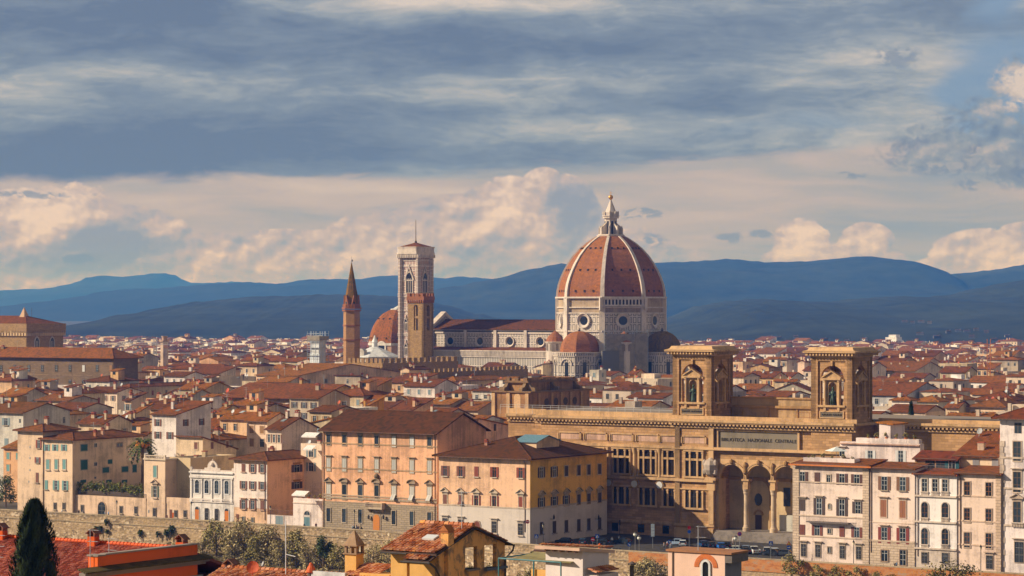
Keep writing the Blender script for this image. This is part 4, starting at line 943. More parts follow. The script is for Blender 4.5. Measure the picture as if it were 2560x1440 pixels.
# bays of the wing and of the tower base
def bay(xc, y, lo=True):
    W = 5.6; z = {k: ZC - v for k, v in dict(ft=4.2, fb=5.7, wt=7.7, tr=9.6, wb=13.6, lt=17.0, lb=21.1).items()}
    f = MB(); f.box(xc - W / 2, xc + W / 2, y - .06, y, z['fb'], z['ft']); f.build('frieze_panel', PKP, LIB)
    f = MB(); f.box(xc - W / 2 - .2, xc + W / 2 + .2, y - .28, y, z['ft'], z['ft'] + .35); f.box(xc - W / 2 - .2, xc - W / 2, y - .2, y, z['fb'], z['ft']); f.box(xc + W / 2, xc + W / 2 + .2, y - .2, y, z['fb'], z['ft'])
    for sx_ in (-1, 1): f.box(xc + sx_ * (W / 2 + .5) - .16, xc + sx_ * (W / 2 + .5) + .16, y - .35, y, z['fb'], z['ft'])
    f.build('frieze_frame', SC, LIB)
    for zt, zb, full in ((z['wt'], z['wb'], 1), (z['lt'], z['lb'], 0)):
        if not lo and not full: continue
        for dx, w_ in ((-1.75, 1.0), (0, 1.6), (1.75, 1.0)):
            o = put('window', wmesh(('lib', w_, zt - zb), lambda: MB().box(-w_ / 2, w_ / 2, -.04, 0, 0, zt - zb).mesh('window', glass('2a2522', .8))), LIB, (xc + dx, y, zb))
            if not full: put('window_bar', wmesh(('libb', w_), lambda: MB().box(-w_ / 2, w_ / 2, -.08, -.04, 2.6, 2.68).box(-.04, .04, -.08, -.04, 0, 4).mesh('window_bar', flat('5a4a40'))), o)
        f = MB()
        for dx in (-2.45, -1.02, 1.02, 2.45): f.box(xc + dx - .2, xc + dx + .2, y - .42, y, zb, zt); f.box(xc + dx - .28, xc + dx + .28, y - .5, y, zt - .5, zt - .1)
        if full: f.box(xc - 2.3, xc + 2.3, y - .36, y, z['tr'] - .25, z['tr'] + .25); f.box(xc - 2.8, xc + 2.8, y - .55, y, zt, zt + .35)
        f.box(xc - 2.9, xc + 2.9, y - (.7 if not full else .45), y, zb - .45, zb)
        f.build('window_frame', SC, LIB)
for px in (1422, 1487, 1552, 1617, 1677): bay(Lx(px), .5)
bay(Lx(1738), -.5)
# half columns between the bays, medallions
for px in (1390, 1455, 1520, 1585, 1648):
    x = Lx(px); MB().box(x - .75, x + .75, .1, .5, 12.4, 14.2).lathe([(.55, 14.2), (.5, 14.6), (.44, 19.6), (.5, 19.8), (.8, 20.9), (.85, 21.1)], 10, (x, .35, 0)).build('half_column', SC, LIB)
    MB().prism([(x + .85 * math.cos(i * .5236), 12.3 + .85 * math.sin(i * .5236)) for i in range(12)], 'y', -.0, .1).build('medallion', marble('d9cfc4'), LIB)
    MB().prism([(x + 1.15 * math.cos(i * .5236), 12.3 + 1.15 * math.sin(i * .5236)) for i in range(12)], 'y', .1, .5).build('medallion_frame', SD, LIB)
g = MB()
for z0, z1, p in ((13.5, 14.15, .75), (11.6, 11.9, .3), (2.9, 3.3, .35), (3.3, 3.55, .2)): g.box(xl + .4, xp, .5 - p, .5, z0, z1); g.box(xp - .2, xq + .2, -.5 - p, -.5, z0, z1)
g.box(xp - .1, xq + .1, -1.1, -.5, 0, 2.4)
for x in (xp + .6, xq - .6, xp + .6): g.box(x - .65, x + .65, -.85, -.5, 3.5, ZC - 2)
g.build('string_course', SC, LIB)
for px in (1535, 1600, 1662): x = Lx(px); MB().box(x - .9, x + .9, .44, .5, .6, 2.6).build('basement_window', glass('22201f'), LIB)
# portico: three arches on two columns
ZS, AR = 14.5, 3.45
ac = [Lx(1829), Lx(1897), Lx(1965)]; g = MB(); rg = MB()
mid = [(xq, (ac[0] + ac[1]) / 2), ((ac[0] + ac[1]) / 2, (ac[1] + ac[2]) / 2), ((ac[1] + ac[2]) / 2, ac[2] + 3.95)]
for xc, (a, c) in zip(ac, mid): archwall(g, a, c, xc, AR, ZS, ZS, 19.2, .2, 1.2); archring(rg, xc, ZS, AR - .05, AR + .35, -.05, .3); archring(rg, xc, ZS, AR + .35, AR + .6, -.15, .25)
g.box(xq, ac[0] - AR, .2, 3.5, 0, ZS); g.box(ac[2] + AR, xr, .2, 3.5, 0, 19.2)
g.build('arcade_wall', SC, LIB); rg.build('archivolts', SC, LIB)
for xc in (mid[0][1], mid[1][1]):
    MB().box(xc - .62, xc + .62, .1, 1.35, 13.2, ZS).box(xc - .95, xc + .95, -.15, 1.6, 14.1, ZS + .05).box(xc - .7, xc + .7, .0, 1.4, 12.2, 13.3).build('impost_block', SC, LIB)
    MB().lathe([(.95, 2.2), (.95, 3.1), (.78, 3.2), (.72, 3.5), (.66, 3.7), (.60, 10.6), (.62, 10.9), (.75, 11.2), (.72, 11.5), (.95, 12.2)], 16, (xc, .7, 0)).build('column', plaster('cfae8a'), LIB)
g = MB(); g.box(xq, xr, 7.2, 8, 2.2, 19.2); g.box(xq, ac[2] + 6, 1.2, 7.2, 18.6, 19.2); g.build('portico_back_wall', plaster('d6b282', .7), LIB)
g = MB()
for i in range(7): g.box(xq + .5, xr, -.5 - i * .42, 7.2 if i == 0 else -.08 - i * .42, 0, 2.2 - i * .31)
g.build('steps', plaster('8f7f70'), LIB)
xc = ac[0] + 3.4; yb = 7.16
g = MB(); archring(g, xc, 11.0, 3.0, 3.5, yb - .3, yb + .05); g.box(xc - 3.5, xc - 3, yb - .3, yb, 2.2, 11); g.box(xc + 3, xc + 3.5, yb - .3, yb, 2.2, 11); archring(g, xc, 5.6, .9, 1.3, yb - .25, yb + .05)
g.box(xq, xr, yb - .5, yb, 13.8, 14.6); g.build('wall_arches', SD, LIB)
MB().prism([(xc + 1.0 * math.cos(i * .5236), 9.3 + 1.5 * math.sin(i * .5236)) for i in range(12)], 'y', yb - .2, yb).build('oval_window', glass('2a2018'), LIB)
MB().box(xc - .8, xc + .8, yb - .2, yb, 2.2, 5.6).build('door', wood('5a4030'), LIB)
for dx in (7.6, 10.4): MB().box(xc + dx - .9, xc + dx + .9, yb - .1, yb, 8.0, 12.4).build('window', glass('2a211c'), LIB)
MB().box(xc + 6.2, xc + 11, yb - 1.2, yb - .9, 2.2, 6.0).build('white_board', plaster('c9bda8'), LIB)
MB().box(xc + 14, xc + 19, yb - .12, yb, 2.2, 11.5).build('glazed_entrance', glass('2a3136'), LIB)
MB().box(xc + 14.2, xc + 18.8, yb - .3, yb - .12, 9.2, 10.0).build('entrance_lintel', flat('8a4a48'), LIB)
# carved coat of arms on the left pier of the portico
x = Lx(1781); z = Lz(1781, 1168); g = MB(); g.lathe([(.3, -2.3), (1.2, -1.6), (1.75, -.6), (1.8, .6), (1.4, 1.6), (.7, 2.0), (.4, 2.3)], 10, (x, -.7, z)); [g.lathe([(.1, -.8), (.6, -.4), (.62, .4), (.15, .9)], 6, (x + dx, -1.2, z + dz)) for dx, dz in ((-1.5, 1.0), (1.5, 1.0), (-1.4, -1.1), (1.4, -1.1), (0, .2))]
g.build('coat_of_arms', marble('b8a08a'), LIB); MB().box(x - 1.5, x + 1.5, -1.2, 0, z - 3.1, z - 2.4).box(x - 1.1, x + 1.1, -.9, 0, z - 5.5, z - 3.1).build('bracket', SC, LIB)
for xm in (mid[0][1], mid[1][1]): MB().lathe([(.15, 0), (.5, .4), (.4, 1.4), (.55, 2.2), (.2, 3.0)], 7, (xm, -.1, 15.6)).build('sculpture', SD, LIB)
for xm in ac: MB().lathe([(.15, 0), (.5, .3), (.5, .9), (.2, 1.2)], 7, (xm, -.3, ZS + AR + .1)).build('keystone', SD, LIB)
# inscription
x0, x1 = Lx(1797), Lx(1995); z1, z0 = Lz(1896, 1080), Lz(1896, 1123)
MB().box(x0, x1, .06, .2, z0, z1).build('inscription_panel', plaster('8b7a64', .6), LIB)
g = MB(); g.box(x0 - .5, x1 + .5, -.3, .2, z1, z1 + .45); g.box(x0 - .5, x1 + .5, -.25, .2, z0 - .45, z0); g.box(x0 - .5, x0, -.3, .2, z0, z1); g.box(x1, x1 + .5, -.3, .2, z0, z1); g.build('panel_frame', SC, LIB)
lettering(LIB, 'BIBLIOTECA  NAZIONALE  CENTRALE', 1.10, ((x0 + x1) / 2 + .1, .02, (z0 + z1) / 2), flat('4a4036'))
# attic between the towers
g = MB(); g.box(Lx(1778) - 4, xr + 4, 9.5, 12, ZC, ZC + 5.2); g.build('attic_wall', plaster('c29a6c', .9), LIB)
g = MB(); g.box(-3, xr + 3, 9.0, 9.6, ZC + 2.7, ZC + 3.3); g.box(-3, xr + 3, 9.2, 9.5, ZC + 4.9, ZC + 5.3); [g.box(x - .25, x + .25, 9.3, 9.5, ZC, ZC + 2.7) for x in (3, 10.5, 18, 25.5)]; g.build('attic_band', SD, LIB)
g = MB(); xa = Lx(1985)
for z_ in (1.0, 2.1): g.box(xa, xr, 2, 2.06, ZC + z_, ZC + z_ + .07)
for i in range(5): g.box(xa + i * 1.5, xa + i * 1.5 + .06, 2, 2.06, ZC, ZC + 2.1)
g.build('railing', flat('9a5a38'), LIB)
# towers
def tower(xa, xb, words):
    S = xb - xa; y0 = -.3; E = thing('library_tower', '', 'tower'); E.parent = LIB
    del E['label'], E['category']
    E.name = 'tower'; E.location = (xa, y0, 0)
    zb, zsill, zs, zt, r = ZC, 32.5, 38.7, 43.6, 2.95
    sides = [((0, 0, 0), 0), ((S, 0, 0), 90), ((S, S, 0), 180), ((0, S, 0), 270)]
    for n_, (l, a) in enumerate(sides):
        g = MB(); g.box(0, S, 0.35, 1.3, zb, zsill - .5); archwall(g, 1.9, S - 1.9, S / 2, r, zsill - .5, zs, zt, .35, 1.3)
        g.box(0, 1.75, 0, 1.3, zb, zt); g.box(S - 1.75, S, 0.0, 1.3, zb, zt); g.box(1.75, S - 1.75, 0.0, .6, zt - .9, zt); g.box(1.7, S - 1.7, .02, .4, zb, zb + .9)
        g.box(S / 2 - .25, S / 2 + .25, -.05, .4, zs + r - .1, zt - .9)
        g.build('wall', SS, E, l, (0, 0, R(a)))
        if n_ > 1: continue
        q = MB(); q.box(1.75, S - 1.75, -.25, 1.2, zsill - .45, zsill); q.box(S / 2 - 3.0, S / 2 + 3.0, .1, 1.2, zs - .55, zs)      # ledge, entablature
        q.box(S / 2 - 2.3, S / 2 + 2.3, -.15, 1.2, zs - .35, zs + .05); q.prism([(S / 2 - 2.4, zs + .05), (S / 2 + 2.4, zs + .05), (S / 2, zs + 1.5)], 'y', .1, 1.0)
        for sx_ in (-1, 1): q.prism([(S / 2 + sx_ * 2.5, zs + .02), (S / 2 + sx_ * 2.5, zs + .34), (S / 2, zs + 1.85), (S / 2, zs + 1.5)], 'y', -.25, 1.0)
        archwall(q, S / 2 - 1.6, S / 2 + 1.6, S / 2, 1.0, zsill, zs - 1.9, zs - .5, .5, 1.6); q.box(S / 2 - 1.6, S / 2 + 1.6, 1.6, 1.9, zsill, zs - .5)
        for dx in (-1.1, 1.1): q.box(S / 2 + dx * 1.6 - .3, S / 2 + dx * 1.6 + .3, -.1, .4, zsill - 1.5, zsill - .45)
        q.build('aedicule', SC, E, l, (0, 0, R(a)))
        for dx in (-1.75, 1.75): MB().lathe([(.42, zsill), (.36, zsill + .3), (.30, zs - .95), (.45, zs - .7), (.45, zs - .5)], 10, (S / 2 + dx, .35, 0)).build('column', SC, E, l, (0, 0, R(a)))
        zp = (ZC + .95, zsill - 1.6)
        if n_ == 0:
            MB().box(S / 2 - 2.9, S / 2 + 2.9, .12, .36, zp[0] + .3, zp[1]).build('plaque', plaster('7d6c58', .5), E, l)
            g = MB(); g.box(S / 2 - 3.15, S / 2 + 3.15, .0, .36, zp[1], zp[1] + .25); g.box(S / 2 - 3.15, S / 2 + 3.15, .0, .36, zp[0] + .1, zp[0] + .3); [g.box(S / 2 + s_ * 3.02 - .13, S / 2 + s_ * 3.02 + .13, 0, .36, zp[0] + .3, zp[1]) for s_ in (-1, 1)]; g.build('plaque_frame', SC, E, l)
            lettering(E, words, .62, (S / 2, .08, (zp[0] + .3 + zp[1]) / 2), flat('463c32'))
    MB().box(.2, S - .2, .2, S - .2, ZC, ZC + .6).build('floor', SD, E)
    g = MB(); g.box(-.15, S + .15, -.15, S + .15, zt, zt + .25); g.box(-1.5, S + 1.5, -1.5, S + 1.5, zt + 1.0, zt + 1.35); g.box(-.25, S + .25, -.25, S + .25, zt + .25, zt + 1.0)
    g.ring([[(-.1 - e, -.1 - e, z), (S + .1 + e, -.1 - e, z), (S + .1 + e, S + .1 + e, z), (-.1 - e, S + .1 + e, z)] for e, z in ((1.5, zt + 1.35), (.5, zt + 1.65), (.1, zt + 2.3))])
    g.build('cornice', SC, E)
    g = MB()
    for l, a in sides[:4]:
        s0 = len(g.v); modillions(g, -.9, S + .9, -1.2, -.2, zt + .35, zt + 1.0, .78, .38); g.xf(Matrix.Translation(Vector(l)) @ Matrix.Rotation(R(a), 4, 'Z'), s0)
    g.build('modillions', SC, E)
    return E
def abs_box(xa, xb): pass
T1 = tower(Lx(1683), Lx(1780), 'DANTE ALIGHIERI'); T2 = tower(xr - .1, xe, 'GALILEO GALILEI')
# bronze statues in the niches
def statue(xc, label, hat):
    g = MB(); pr = [(.62, 0), (.6, .4), (.52, 1.2), (.46, 2.0), (.55, 2.7), (.50, 3.1), (.2, 3.35), (.17, 3.5), (.26, 3.65), (.28, 3.9), (.2, 4.15), (.05, 4.25)]
    g.lathe([(r * 1.05, z) for r, z in pr], 9, (0, 0, 0)); g.tube([(-.55, -.05, 3.0), (-.75, -.35, 2.4), (-.2, -.6, 2.5)], [.2, .17, .13], 6); g.tube([(.55, -.05, 3.0), (.7, -.25, 2.3), (.35, -.55, 1.9)], [.2, .17, .13], 6)
    if hat: g.tube([(.15, -.55, 2.6), (.35, -.62, .3)], [.16, .3], 5); g.tube([(-.3, -.5, 1.6), (-.15, -.6, .2)], [.12, .2], 5)
    p = O + U * xc + Vv * .45 + Vector((0, 0, 32.5))
    o = g.build('statue', flat('4d5a4a', .5, .3), None, p, ROT, smooth=True); tag(o, label, 'statue')
statue((Lx(1683) + Lx(1780)) / 2, 'dark bronze robed statue with folded arms in the left library tower', False)
statue((xr - .1 + xe) / 2, 'dark bronze robed statue with greenish streaks in the right library tower', True)
FOOT.append((O + U * (xe + 52), xe + 52 - Lx(1243), 46, 40))
# ---------------------------------------------------------------- cathedral
def oct_ring(r, z, a0=22.5, n=8): return [(r * math.cos(R(a0 + i * 360 / n)), r * math.sin(R(a0 + i * 360 / n)), z) for i in range(n)]
def dome_mat():
    m, t, b = newmat('dome_tiles'); uv = t.node('ShaderNodeUVMap').outputs[0]; o = t.node('ShaderNodeTexCoord').outputs['Object']
    br = t.node('ShaderNodeTexBrick'); t.l.new(uv, br.inputs['Vector']); br.inputs['Scale'].default_value = 1; br.inputs['Brick Width'].default_value = 1.0; br.inputs['Row Height'].default_value = .7; br.inputs['Mortar Size'].default_value = .03
    c = alb('a05f30'); br.inputs['Color1'].default_value = tuple(x * .75 for x in c) + (1,); br.inputs['Color2'].default_value = tuple(x * 1.2 for x in c) + (1,); br.inputs['Mortar'].default_value = tuple(x * .6 for x in c) + (1,)
    n = t.noise(t.mapping(o, (1, 2, 3), (.2, .2, .13)), 1, 6, .68); st = t.noise(t.mapping(uv, (0, 0, 0), (.8, .07, 1)), 1, 5, .6)
    col = t.mix(t.ss(n, .4, .68, 0, .6), br.outputs['Color'], alb('8a5a44')); col = t.mix(t.ss(st, .48, .72, 0, .55), col, alb('7d4a30'))
    t.l.new(col, b.inputs['Base Color']); b.inputs['Roughness'].default_value = .85
    return m
DM = dome_mat(); MW = marble('d6bfa9'); MP = panelled(2.5, 3.9, 'dcc6b0', '2b3635', .36); MN = panelled(2.1, 3.0, 'dcc6b0', '2f3a39', .34); MG = plaster('b89a7a', .8)
DC = 1400.0; duo = thing('cathedral', 'marble cathedral with huge red ribbed dome and long nave with round windows', 'cathedral', ((1527 - CX) / F * DC, DC, 0), ROT)
s_ = DC / F; Z = lambda py: CH - (py - HY) * s_
RD = 29.1
g = MB(); g.ring([oct_ring(RD, 0), oct_ring(RD, Z(781))]); g.build('drum', MP, duo)
g = MB(); g.ring([oct_ring(RD - .6, Z(781)), oct_ring(RD - .6, Z(745))]); g.build('bare_band', MG, duo)
g = MB()
for r, a, c in ((RD + .8, 825, 829), (RD + .5, 781, 784), (RD + .3, 767, 770), (RD + .9, 742, 746), (RD + .4, 836, 838)): g.ring([oct_ring(r, Z(c)), oct_ring(r, Z(a))])
for i in range(8): a = R(22.5 + 45 * i); g.box(-1.5, 1.5, -1.5, 1.5, 0, Z(746)); g.xf(Matrix.Translation((math.cos(a) * (RD - 1.0), math.sin(a) * (RD - 1.0), 0)) @ Matrix.Rotation(a, 4, 'Z'), len(g.v) - 8)
g.build('cornice', MW, duo)
# dome shell and ribs
prof = [(132, 742), (131, 728), (128, 712), (122, 694), (114, 676), (104, 658), (91, 639), (76, 622), (60, 608), (44, 597), (34, 591)]
PR = [(a * s_ / .972, Z(y)) for a, y in prof]
g = MB(); g.ring([oct_ring(r, z) for r, z in PR]); g.build('dome', DM, duo)
for i in range(8):
    a = R(22.5 + 45 * i); g = MB(); rg = []
    for k, (r, z) in enumerate(PR):
        w_ = 1.15 - .55 * k / len(PR); rr = r + .55; t_ = (-math.sin(a), math.cos(a)); c_ = (math.cos(a), math.sin(a))
        rg.append([(c_[0] * q + t_[0] * e, c_[1] * q + t_[1] * e, z) for q, e in ((r - .6, -w_), (rr, -w_), (rr, w_), (r - .6, w_))])
    g.ring(rg); g.build('rib', MW, duo)
vm_ = MB().box(-.42, .42, -.4, .25, -.55, .55).mesh('vent', flat('3a2c26'))
for f in range(8):
    a = R(45 * f)
    for (k, n_) in ((1, 3), (4, 3), (7, 3)):
        r, z = PR[k]; ap = r * math.cos(R(22.5)); hw = r * math.sin(R(22.5))
        for j in range(n_): e = (j - 1) * hw * .5; put('vent', vm_, duo, (math.cos(a) * ap - math.sin(a) * e, math.sin(a) * ap + math.cos(a) * e, z), (0, 0, a + R(90)))
# round windows of the drum
def oculus(par, a, dist, z, ro, ri, dep=1.2):
    n = 24; g = MB(); prof = [(ri, .5), (ri, .05), (ro * .86, -dep * .55), (ro * .9, -dep), (ro, -dep), (ro, .5)]
    rings = [[(r * math.cos(2 * math.pi * i / n), y, r * math.sin(2 * math.pi * i / n)) for i in range(n)] for r, y in prof]
    g.ring(rings, caps=False); o = g.build('round_window', MW, par, (math.sin(a) * dist, -math.cos(a) * dist, z), (0, 0, a), smooth=False)
    MB().prism([(ri * 1.02 * math.cos(2 * math.pi * i / n), ri * 1.02 * math.sin(2 * math.pi * i / n)) for i in range(n)], 'y', -.02, .1).build('pane', glass('20262c'), o); return o
ap = RD * math.cos(R(22.5))
for f in range(8): oculus(duo, R(45 * f), ap + .1, Z(801), 4.0, 2.3, .9)
# white arcaded gallery on the one finished side (facing half right)
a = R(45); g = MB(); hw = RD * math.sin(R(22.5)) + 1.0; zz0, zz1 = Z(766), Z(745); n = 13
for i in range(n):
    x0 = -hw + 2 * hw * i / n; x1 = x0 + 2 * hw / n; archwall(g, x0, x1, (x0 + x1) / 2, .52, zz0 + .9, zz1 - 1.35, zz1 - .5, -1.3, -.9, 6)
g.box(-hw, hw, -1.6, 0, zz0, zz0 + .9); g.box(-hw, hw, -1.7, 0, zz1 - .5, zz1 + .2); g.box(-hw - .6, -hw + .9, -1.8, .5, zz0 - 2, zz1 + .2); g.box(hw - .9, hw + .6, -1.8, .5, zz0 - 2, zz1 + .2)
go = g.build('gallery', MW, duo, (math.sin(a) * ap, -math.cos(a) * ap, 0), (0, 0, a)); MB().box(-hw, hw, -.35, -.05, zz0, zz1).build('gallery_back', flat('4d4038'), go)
# lantern
g = MB(); g.ring([oct_ring(7.3, Z(593)), oct_ring(7.6, Z(588)), oct_ring(7.0, Z(588)), oct_ring(7.0, Z(586))]); g.ring([oct_ring(3.3, Z(590)), oct_ring(3.3, Z(545))])
for i in range(8):
    a = R(22.5 + 45 * i); st = len(g.v); g.box(3.0, 6.3, -.35, .35, Z(590), Z(572)); g.prism([(3.0, Z(572)), (6.3, Z(572)), (5.6, Z(567)), (4.2, Z(562)), (3.0, Z(556))], 'y', -.35, .35); g.box(5.4, 6.5, -.5, .5, Z(590), Z(570)); g.lathe([(.45, 0), (.1, 1.2)], 6, (5.9, 0, Z(570))); g.xf(Matrix.Rotation(a, 4, 'Z'), st)
for r, a_, b_ in ((4.3, 546, 541), (4.7, 541, 539), (3.9, 539, 531)): g.ring([oct_ring(r, Z(a_)), oct_ring(r, Z(b_))])
for i in range(8): a = R(22.5 + 45 * i); g.lathe([(.5, Z(539)), (.45, Z(531)), (.1, Z(527))], 6, (4.0 * math.cos(a), 4.0 * math.sin(a), 0))
g.ring([oct_ring(3.2, Z(533)), oct_ring(1.9, Z(518)), oct_ring(.9, Z(506)), oct_ring(.4, Z(500))]); lan = g.build('lantern', MW, duo)
wl = MB().box(-.5, .5, -.12, .1, Z(588), Z(553)).mesh('lantern_window', flat('40362f'))
for i in range(8): a = R(45 * i); put('lantern_window', wl, duo, (math.sin(a) * 3.08, -math.cos(a) * 3.08, 0), (0, 0, a))
gm_, t, b = newmat('gilt'); b.inputs['Base Color'].default_value = (.75, .42, .10, 1); b.inputs['Metallic'].default_value = .8; b.inputs['Roughness'].default_value = .35
MB().lathe([(.4, Z(500))] + [(1.25 * math.sin(math.pi * i / 8), Z(493) - 1.25 * math.cos(math.pi * i / 8)) for i in range(1, 8)] + [(.1, Z(487))], 12).box(-.1, .1, -.1, .1, Z(488), Z(478)).box(-.7, .7, -.1, .1, Z(482.5), Z(481.5)).build('gilt_ball', gm_, duo, smooth=False)
# tribunes: three apses with half domes, and the small exedrae between
def apse(a, dist, r, zt, zb, label, n=10, dm=DM):
    E = (math.sin(a) * dist, -math.cos(a) * dist)
    g = MB(); pts = [(r * math.sin(R(t_)), -r * math.cos(R(t_))) for t_ in (-112.5, -67.5, -22.5, 22.5, 67.5, 112.5)] + [(r * .9, r), (-r * .9, r)]
    H = zb; g.prism([(p[0] * 1.32, p[1] * 1.32) for p in pts], 'z', 0, H - 2.2); g.build('tribune_wall', panelled(2.6, 5.2, 'd2bda8', '39423f', .42), duo, (E[0], E[1], 0), (0, 0, a))
    g = MB(); g.prism([(p[0] * 1.38, p[1] * 1.38) for p in pts], 'z', H - 2.2, H - 1.7); g.prism([(p[0] * 1.42, p[1] * 1.42) for p in pts], 'z', H - .3, H)
    for i in range(5):
        p, q = Vector(pts[i]) * 1.38, Vector(pts[i + 1]) * 1.38; n_ = 9
        for j in range(n_): c = p.lerp(q, (j + .5) / n_); g.box(c.x - .28, c.x + .28, c.y - .28, c.y + .28, H - 1.7, H - .3)
    g.build('tribune_gallery', MW, duo, (E[0], E[1], 0), (0, 0, a))
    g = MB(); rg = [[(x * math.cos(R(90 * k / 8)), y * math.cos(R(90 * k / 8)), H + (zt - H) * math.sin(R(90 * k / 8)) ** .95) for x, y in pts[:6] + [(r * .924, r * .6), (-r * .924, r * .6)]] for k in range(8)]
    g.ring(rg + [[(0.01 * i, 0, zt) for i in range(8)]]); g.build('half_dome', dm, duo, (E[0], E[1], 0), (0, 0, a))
    MB().lathe([(.5, 0), (.7, .5), (.3, 1.0), (.35, 1.4), (.05, 1.8)], 8).build('finial', flat('5a4a40'), duo, (E[0], E[1], zt - .1))
    for t_ in (-90, -45, 0, 45, 90):
        rr = r * 1.32 * math.cos(R(22.5)) + .05; p = (E[0] + math.cos(a) * rr * math.sin(R(t_)) + math.sin(a) * rr * math.cos(R(t_)), E[1] + math.sin(a) * rr * math.sin(R(t_)) - math.cos(a) * rr * math.cos(R(t_)))
        o = MB().prism(arch_pts(2.0, 8), 'y', -.1, .0).build('arched_window', glass('2c3236'), duo, (p[0], p[1], H - 9), (0, 0, a + R(t_)))
        q = MB(); archring(q, 0, 2.4, 3.0, 3.6, -.5, 0, 10); q.build('arch_moulding', MW, o)
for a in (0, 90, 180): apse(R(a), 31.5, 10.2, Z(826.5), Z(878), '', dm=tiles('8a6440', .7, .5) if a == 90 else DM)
for a in (-45, 45, 135):
    a = R(a); E = (math.sin(a) * 30.2, -math.cos(a) * 30.2)
    g = MB(); g.lathe([(4.9, 0), (4.9, Z(856))], 14); g.build('exedra_wall', MW, duo, (E[0], E[1], 0))
    g = MB(); g.lathe([(5.3, Z(857)), (5.5, Z(854)), (5.0, Z(853))], 14); g.build('exedra_cornice', MW, duo, (E[0], E[1], 0))
    MB().lathe([(5.3, Z(854)), (3.9, Z(842)), (1.8, Z(832)), (.15, Z(826))], 14).build('exedra_roof', DM, duo, (E[0], E[1], 0))
    for t_ in range(-90, 91, 36):
        b_ = a + R(t_); MB().prism(arch_pts(1.5, 3.6), 'y', -.25, .2).build('niche', flat('94806c'), duo, (E[0] + math.sin(b_) * 4.85, E[1] - math.cos(b_) * 4.85, Z(867)), (0, 0, b_))
# nave
XW, XE_ = -107.0, -25.0; NW, AW = 10.5, 20.5; ZN = Z(824)
MB().box(XW, XE_, -NW, NW, 0, ZN - 2.4).build('nave_wall', MN, duo)
MB().box(XW + 1, XE_, -AW, AW, 0, 28.5).build('aisle_wall', panelled(1.6, 6.0, 'd6c2ae', '39423f', .34), duo)
g = MB()
g.box(XW, XE_, -NW - .9, NW + .9, ZN - .7, ZN); g.box(XW, XE_, -NW - .5, NW + .5, ZN - 2.4, ZN - 1.6); g.box(XW, XE_, -NW - .4, NW + .4, 33.2, 33.8); g.box(XW, XE_, -AW - .9, AW + .9, 31.7, 32.3); g.box(XW, XE_, -AW - .5, AW + .5, 28.5, 29.2)
for i in range(4): x = XE_ - 2.2 - i * 19.6 - 19.6 * .0; g.box(x - .9, x + .9, -NW - 1.0, NW + 1.0, 30, ZN)
g.build('cornice', MW, duo)
MB().box(XW, XE_, -NW - .35, NW + .35, ZN - 1.6, ZN - .7).build('dark_frieze', flat('5d544c'), duo)
g = MB()
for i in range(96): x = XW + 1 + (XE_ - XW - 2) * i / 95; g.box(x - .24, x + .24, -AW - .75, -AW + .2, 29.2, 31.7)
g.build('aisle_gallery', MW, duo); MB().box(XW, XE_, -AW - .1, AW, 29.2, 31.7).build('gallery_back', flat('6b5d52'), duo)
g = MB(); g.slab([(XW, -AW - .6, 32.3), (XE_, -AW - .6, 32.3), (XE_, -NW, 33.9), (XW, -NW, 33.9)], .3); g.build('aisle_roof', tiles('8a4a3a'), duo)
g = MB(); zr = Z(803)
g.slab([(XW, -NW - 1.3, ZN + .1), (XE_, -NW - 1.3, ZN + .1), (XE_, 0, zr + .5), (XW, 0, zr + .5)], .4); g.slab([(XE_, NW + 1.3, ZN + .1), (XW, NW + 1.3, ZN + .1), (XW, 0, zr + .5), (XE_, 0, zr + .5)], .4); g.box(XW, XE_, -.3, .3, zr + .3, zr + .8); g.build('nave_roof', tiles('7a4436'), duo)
for i in range(4): o = oculus(duo, 0, NW + .05, Z(855), 2.9, 1.9, .7); o.location.x = XE_ - 12.5 - i * 19.6
g = MB(); g.prism([(-NW - 1, 20), (NW + 1, 20), (NW + 1, ZN + 1.5), (2.2, Z(786)), (-2.2, Z(786)), (-NW - 1, ZN + 1.5)], 'x', XW - 2.5, XW); g.build('west_gable', panelled(1.8, 2.6, 'bfab9a', '3f4440', .26), duo)
g = MB()
for sy in (-1, 1): g.prism([(sy * (NW + 1.6), ZN + 1.2), (sy * (NW + 1.6), ZN + 2.4), (0, Z(784) + 1), (0, Z(786) - .6)], 'x', XW - 3, XW + .4)
g.box(XW - 1.6, XW - 1.4, -.1, .1, Z(786), Z(778)); g.build('gable_coping', MW, duo)
# ---------------------------------------------------------------- scaffolding on the cathedral
sc = thing('scaffolding', 'grey scaffolding and netting around the base of the great dome', 'scaffolding', duo.location.copy(), (0, 0, -TH + R(45)))
g = MB()
for i in range(13):
    for y in (-34.5, -32.6): x = -11.5 + i * 23 / 12; g.box(x - .09, x + .09, y - .09, y + .09, 0, Z(822) - (1.5 if i % 3 else 0))
for k in range(17):
    for y in (-34.5, -32.6): g.box(-11.5, 11.5, y - .07, y + .07, 18 + k * 1.55, 18.13 + k * 1.55)
g.build('tubes', metal('a8aaa8'), sc)
nm, t, b = newmat('netting'); b.inputs['Base Color'].default_value = (.30, .27, .22, 1); o = t.node('ShaderNodeTexCoord').outputs['Object']
t.put(b.inputs['Alpha'], t.ss(t.noise(o, .25, 5, .7), .35, .6, .62, .97))
MB().box(-11, 4, -34.75, -34.7, 16, Z(833)).box(4.2, 11.2, -34.75, -34.7, 16, Z(831)).build('netting', nm, sc)
MB().box(-13.5, -4.5, -37, -35, 6, Z(874)).build('screen', flat('7d7468'), sc)
g = MB()
for k in range(6): g.box(-11.5, 11.5, -34.4, -32.7, 24 + k * 3, 24.12 + k * 3)
g.build('decks', flat('9a8c7c'), sc)
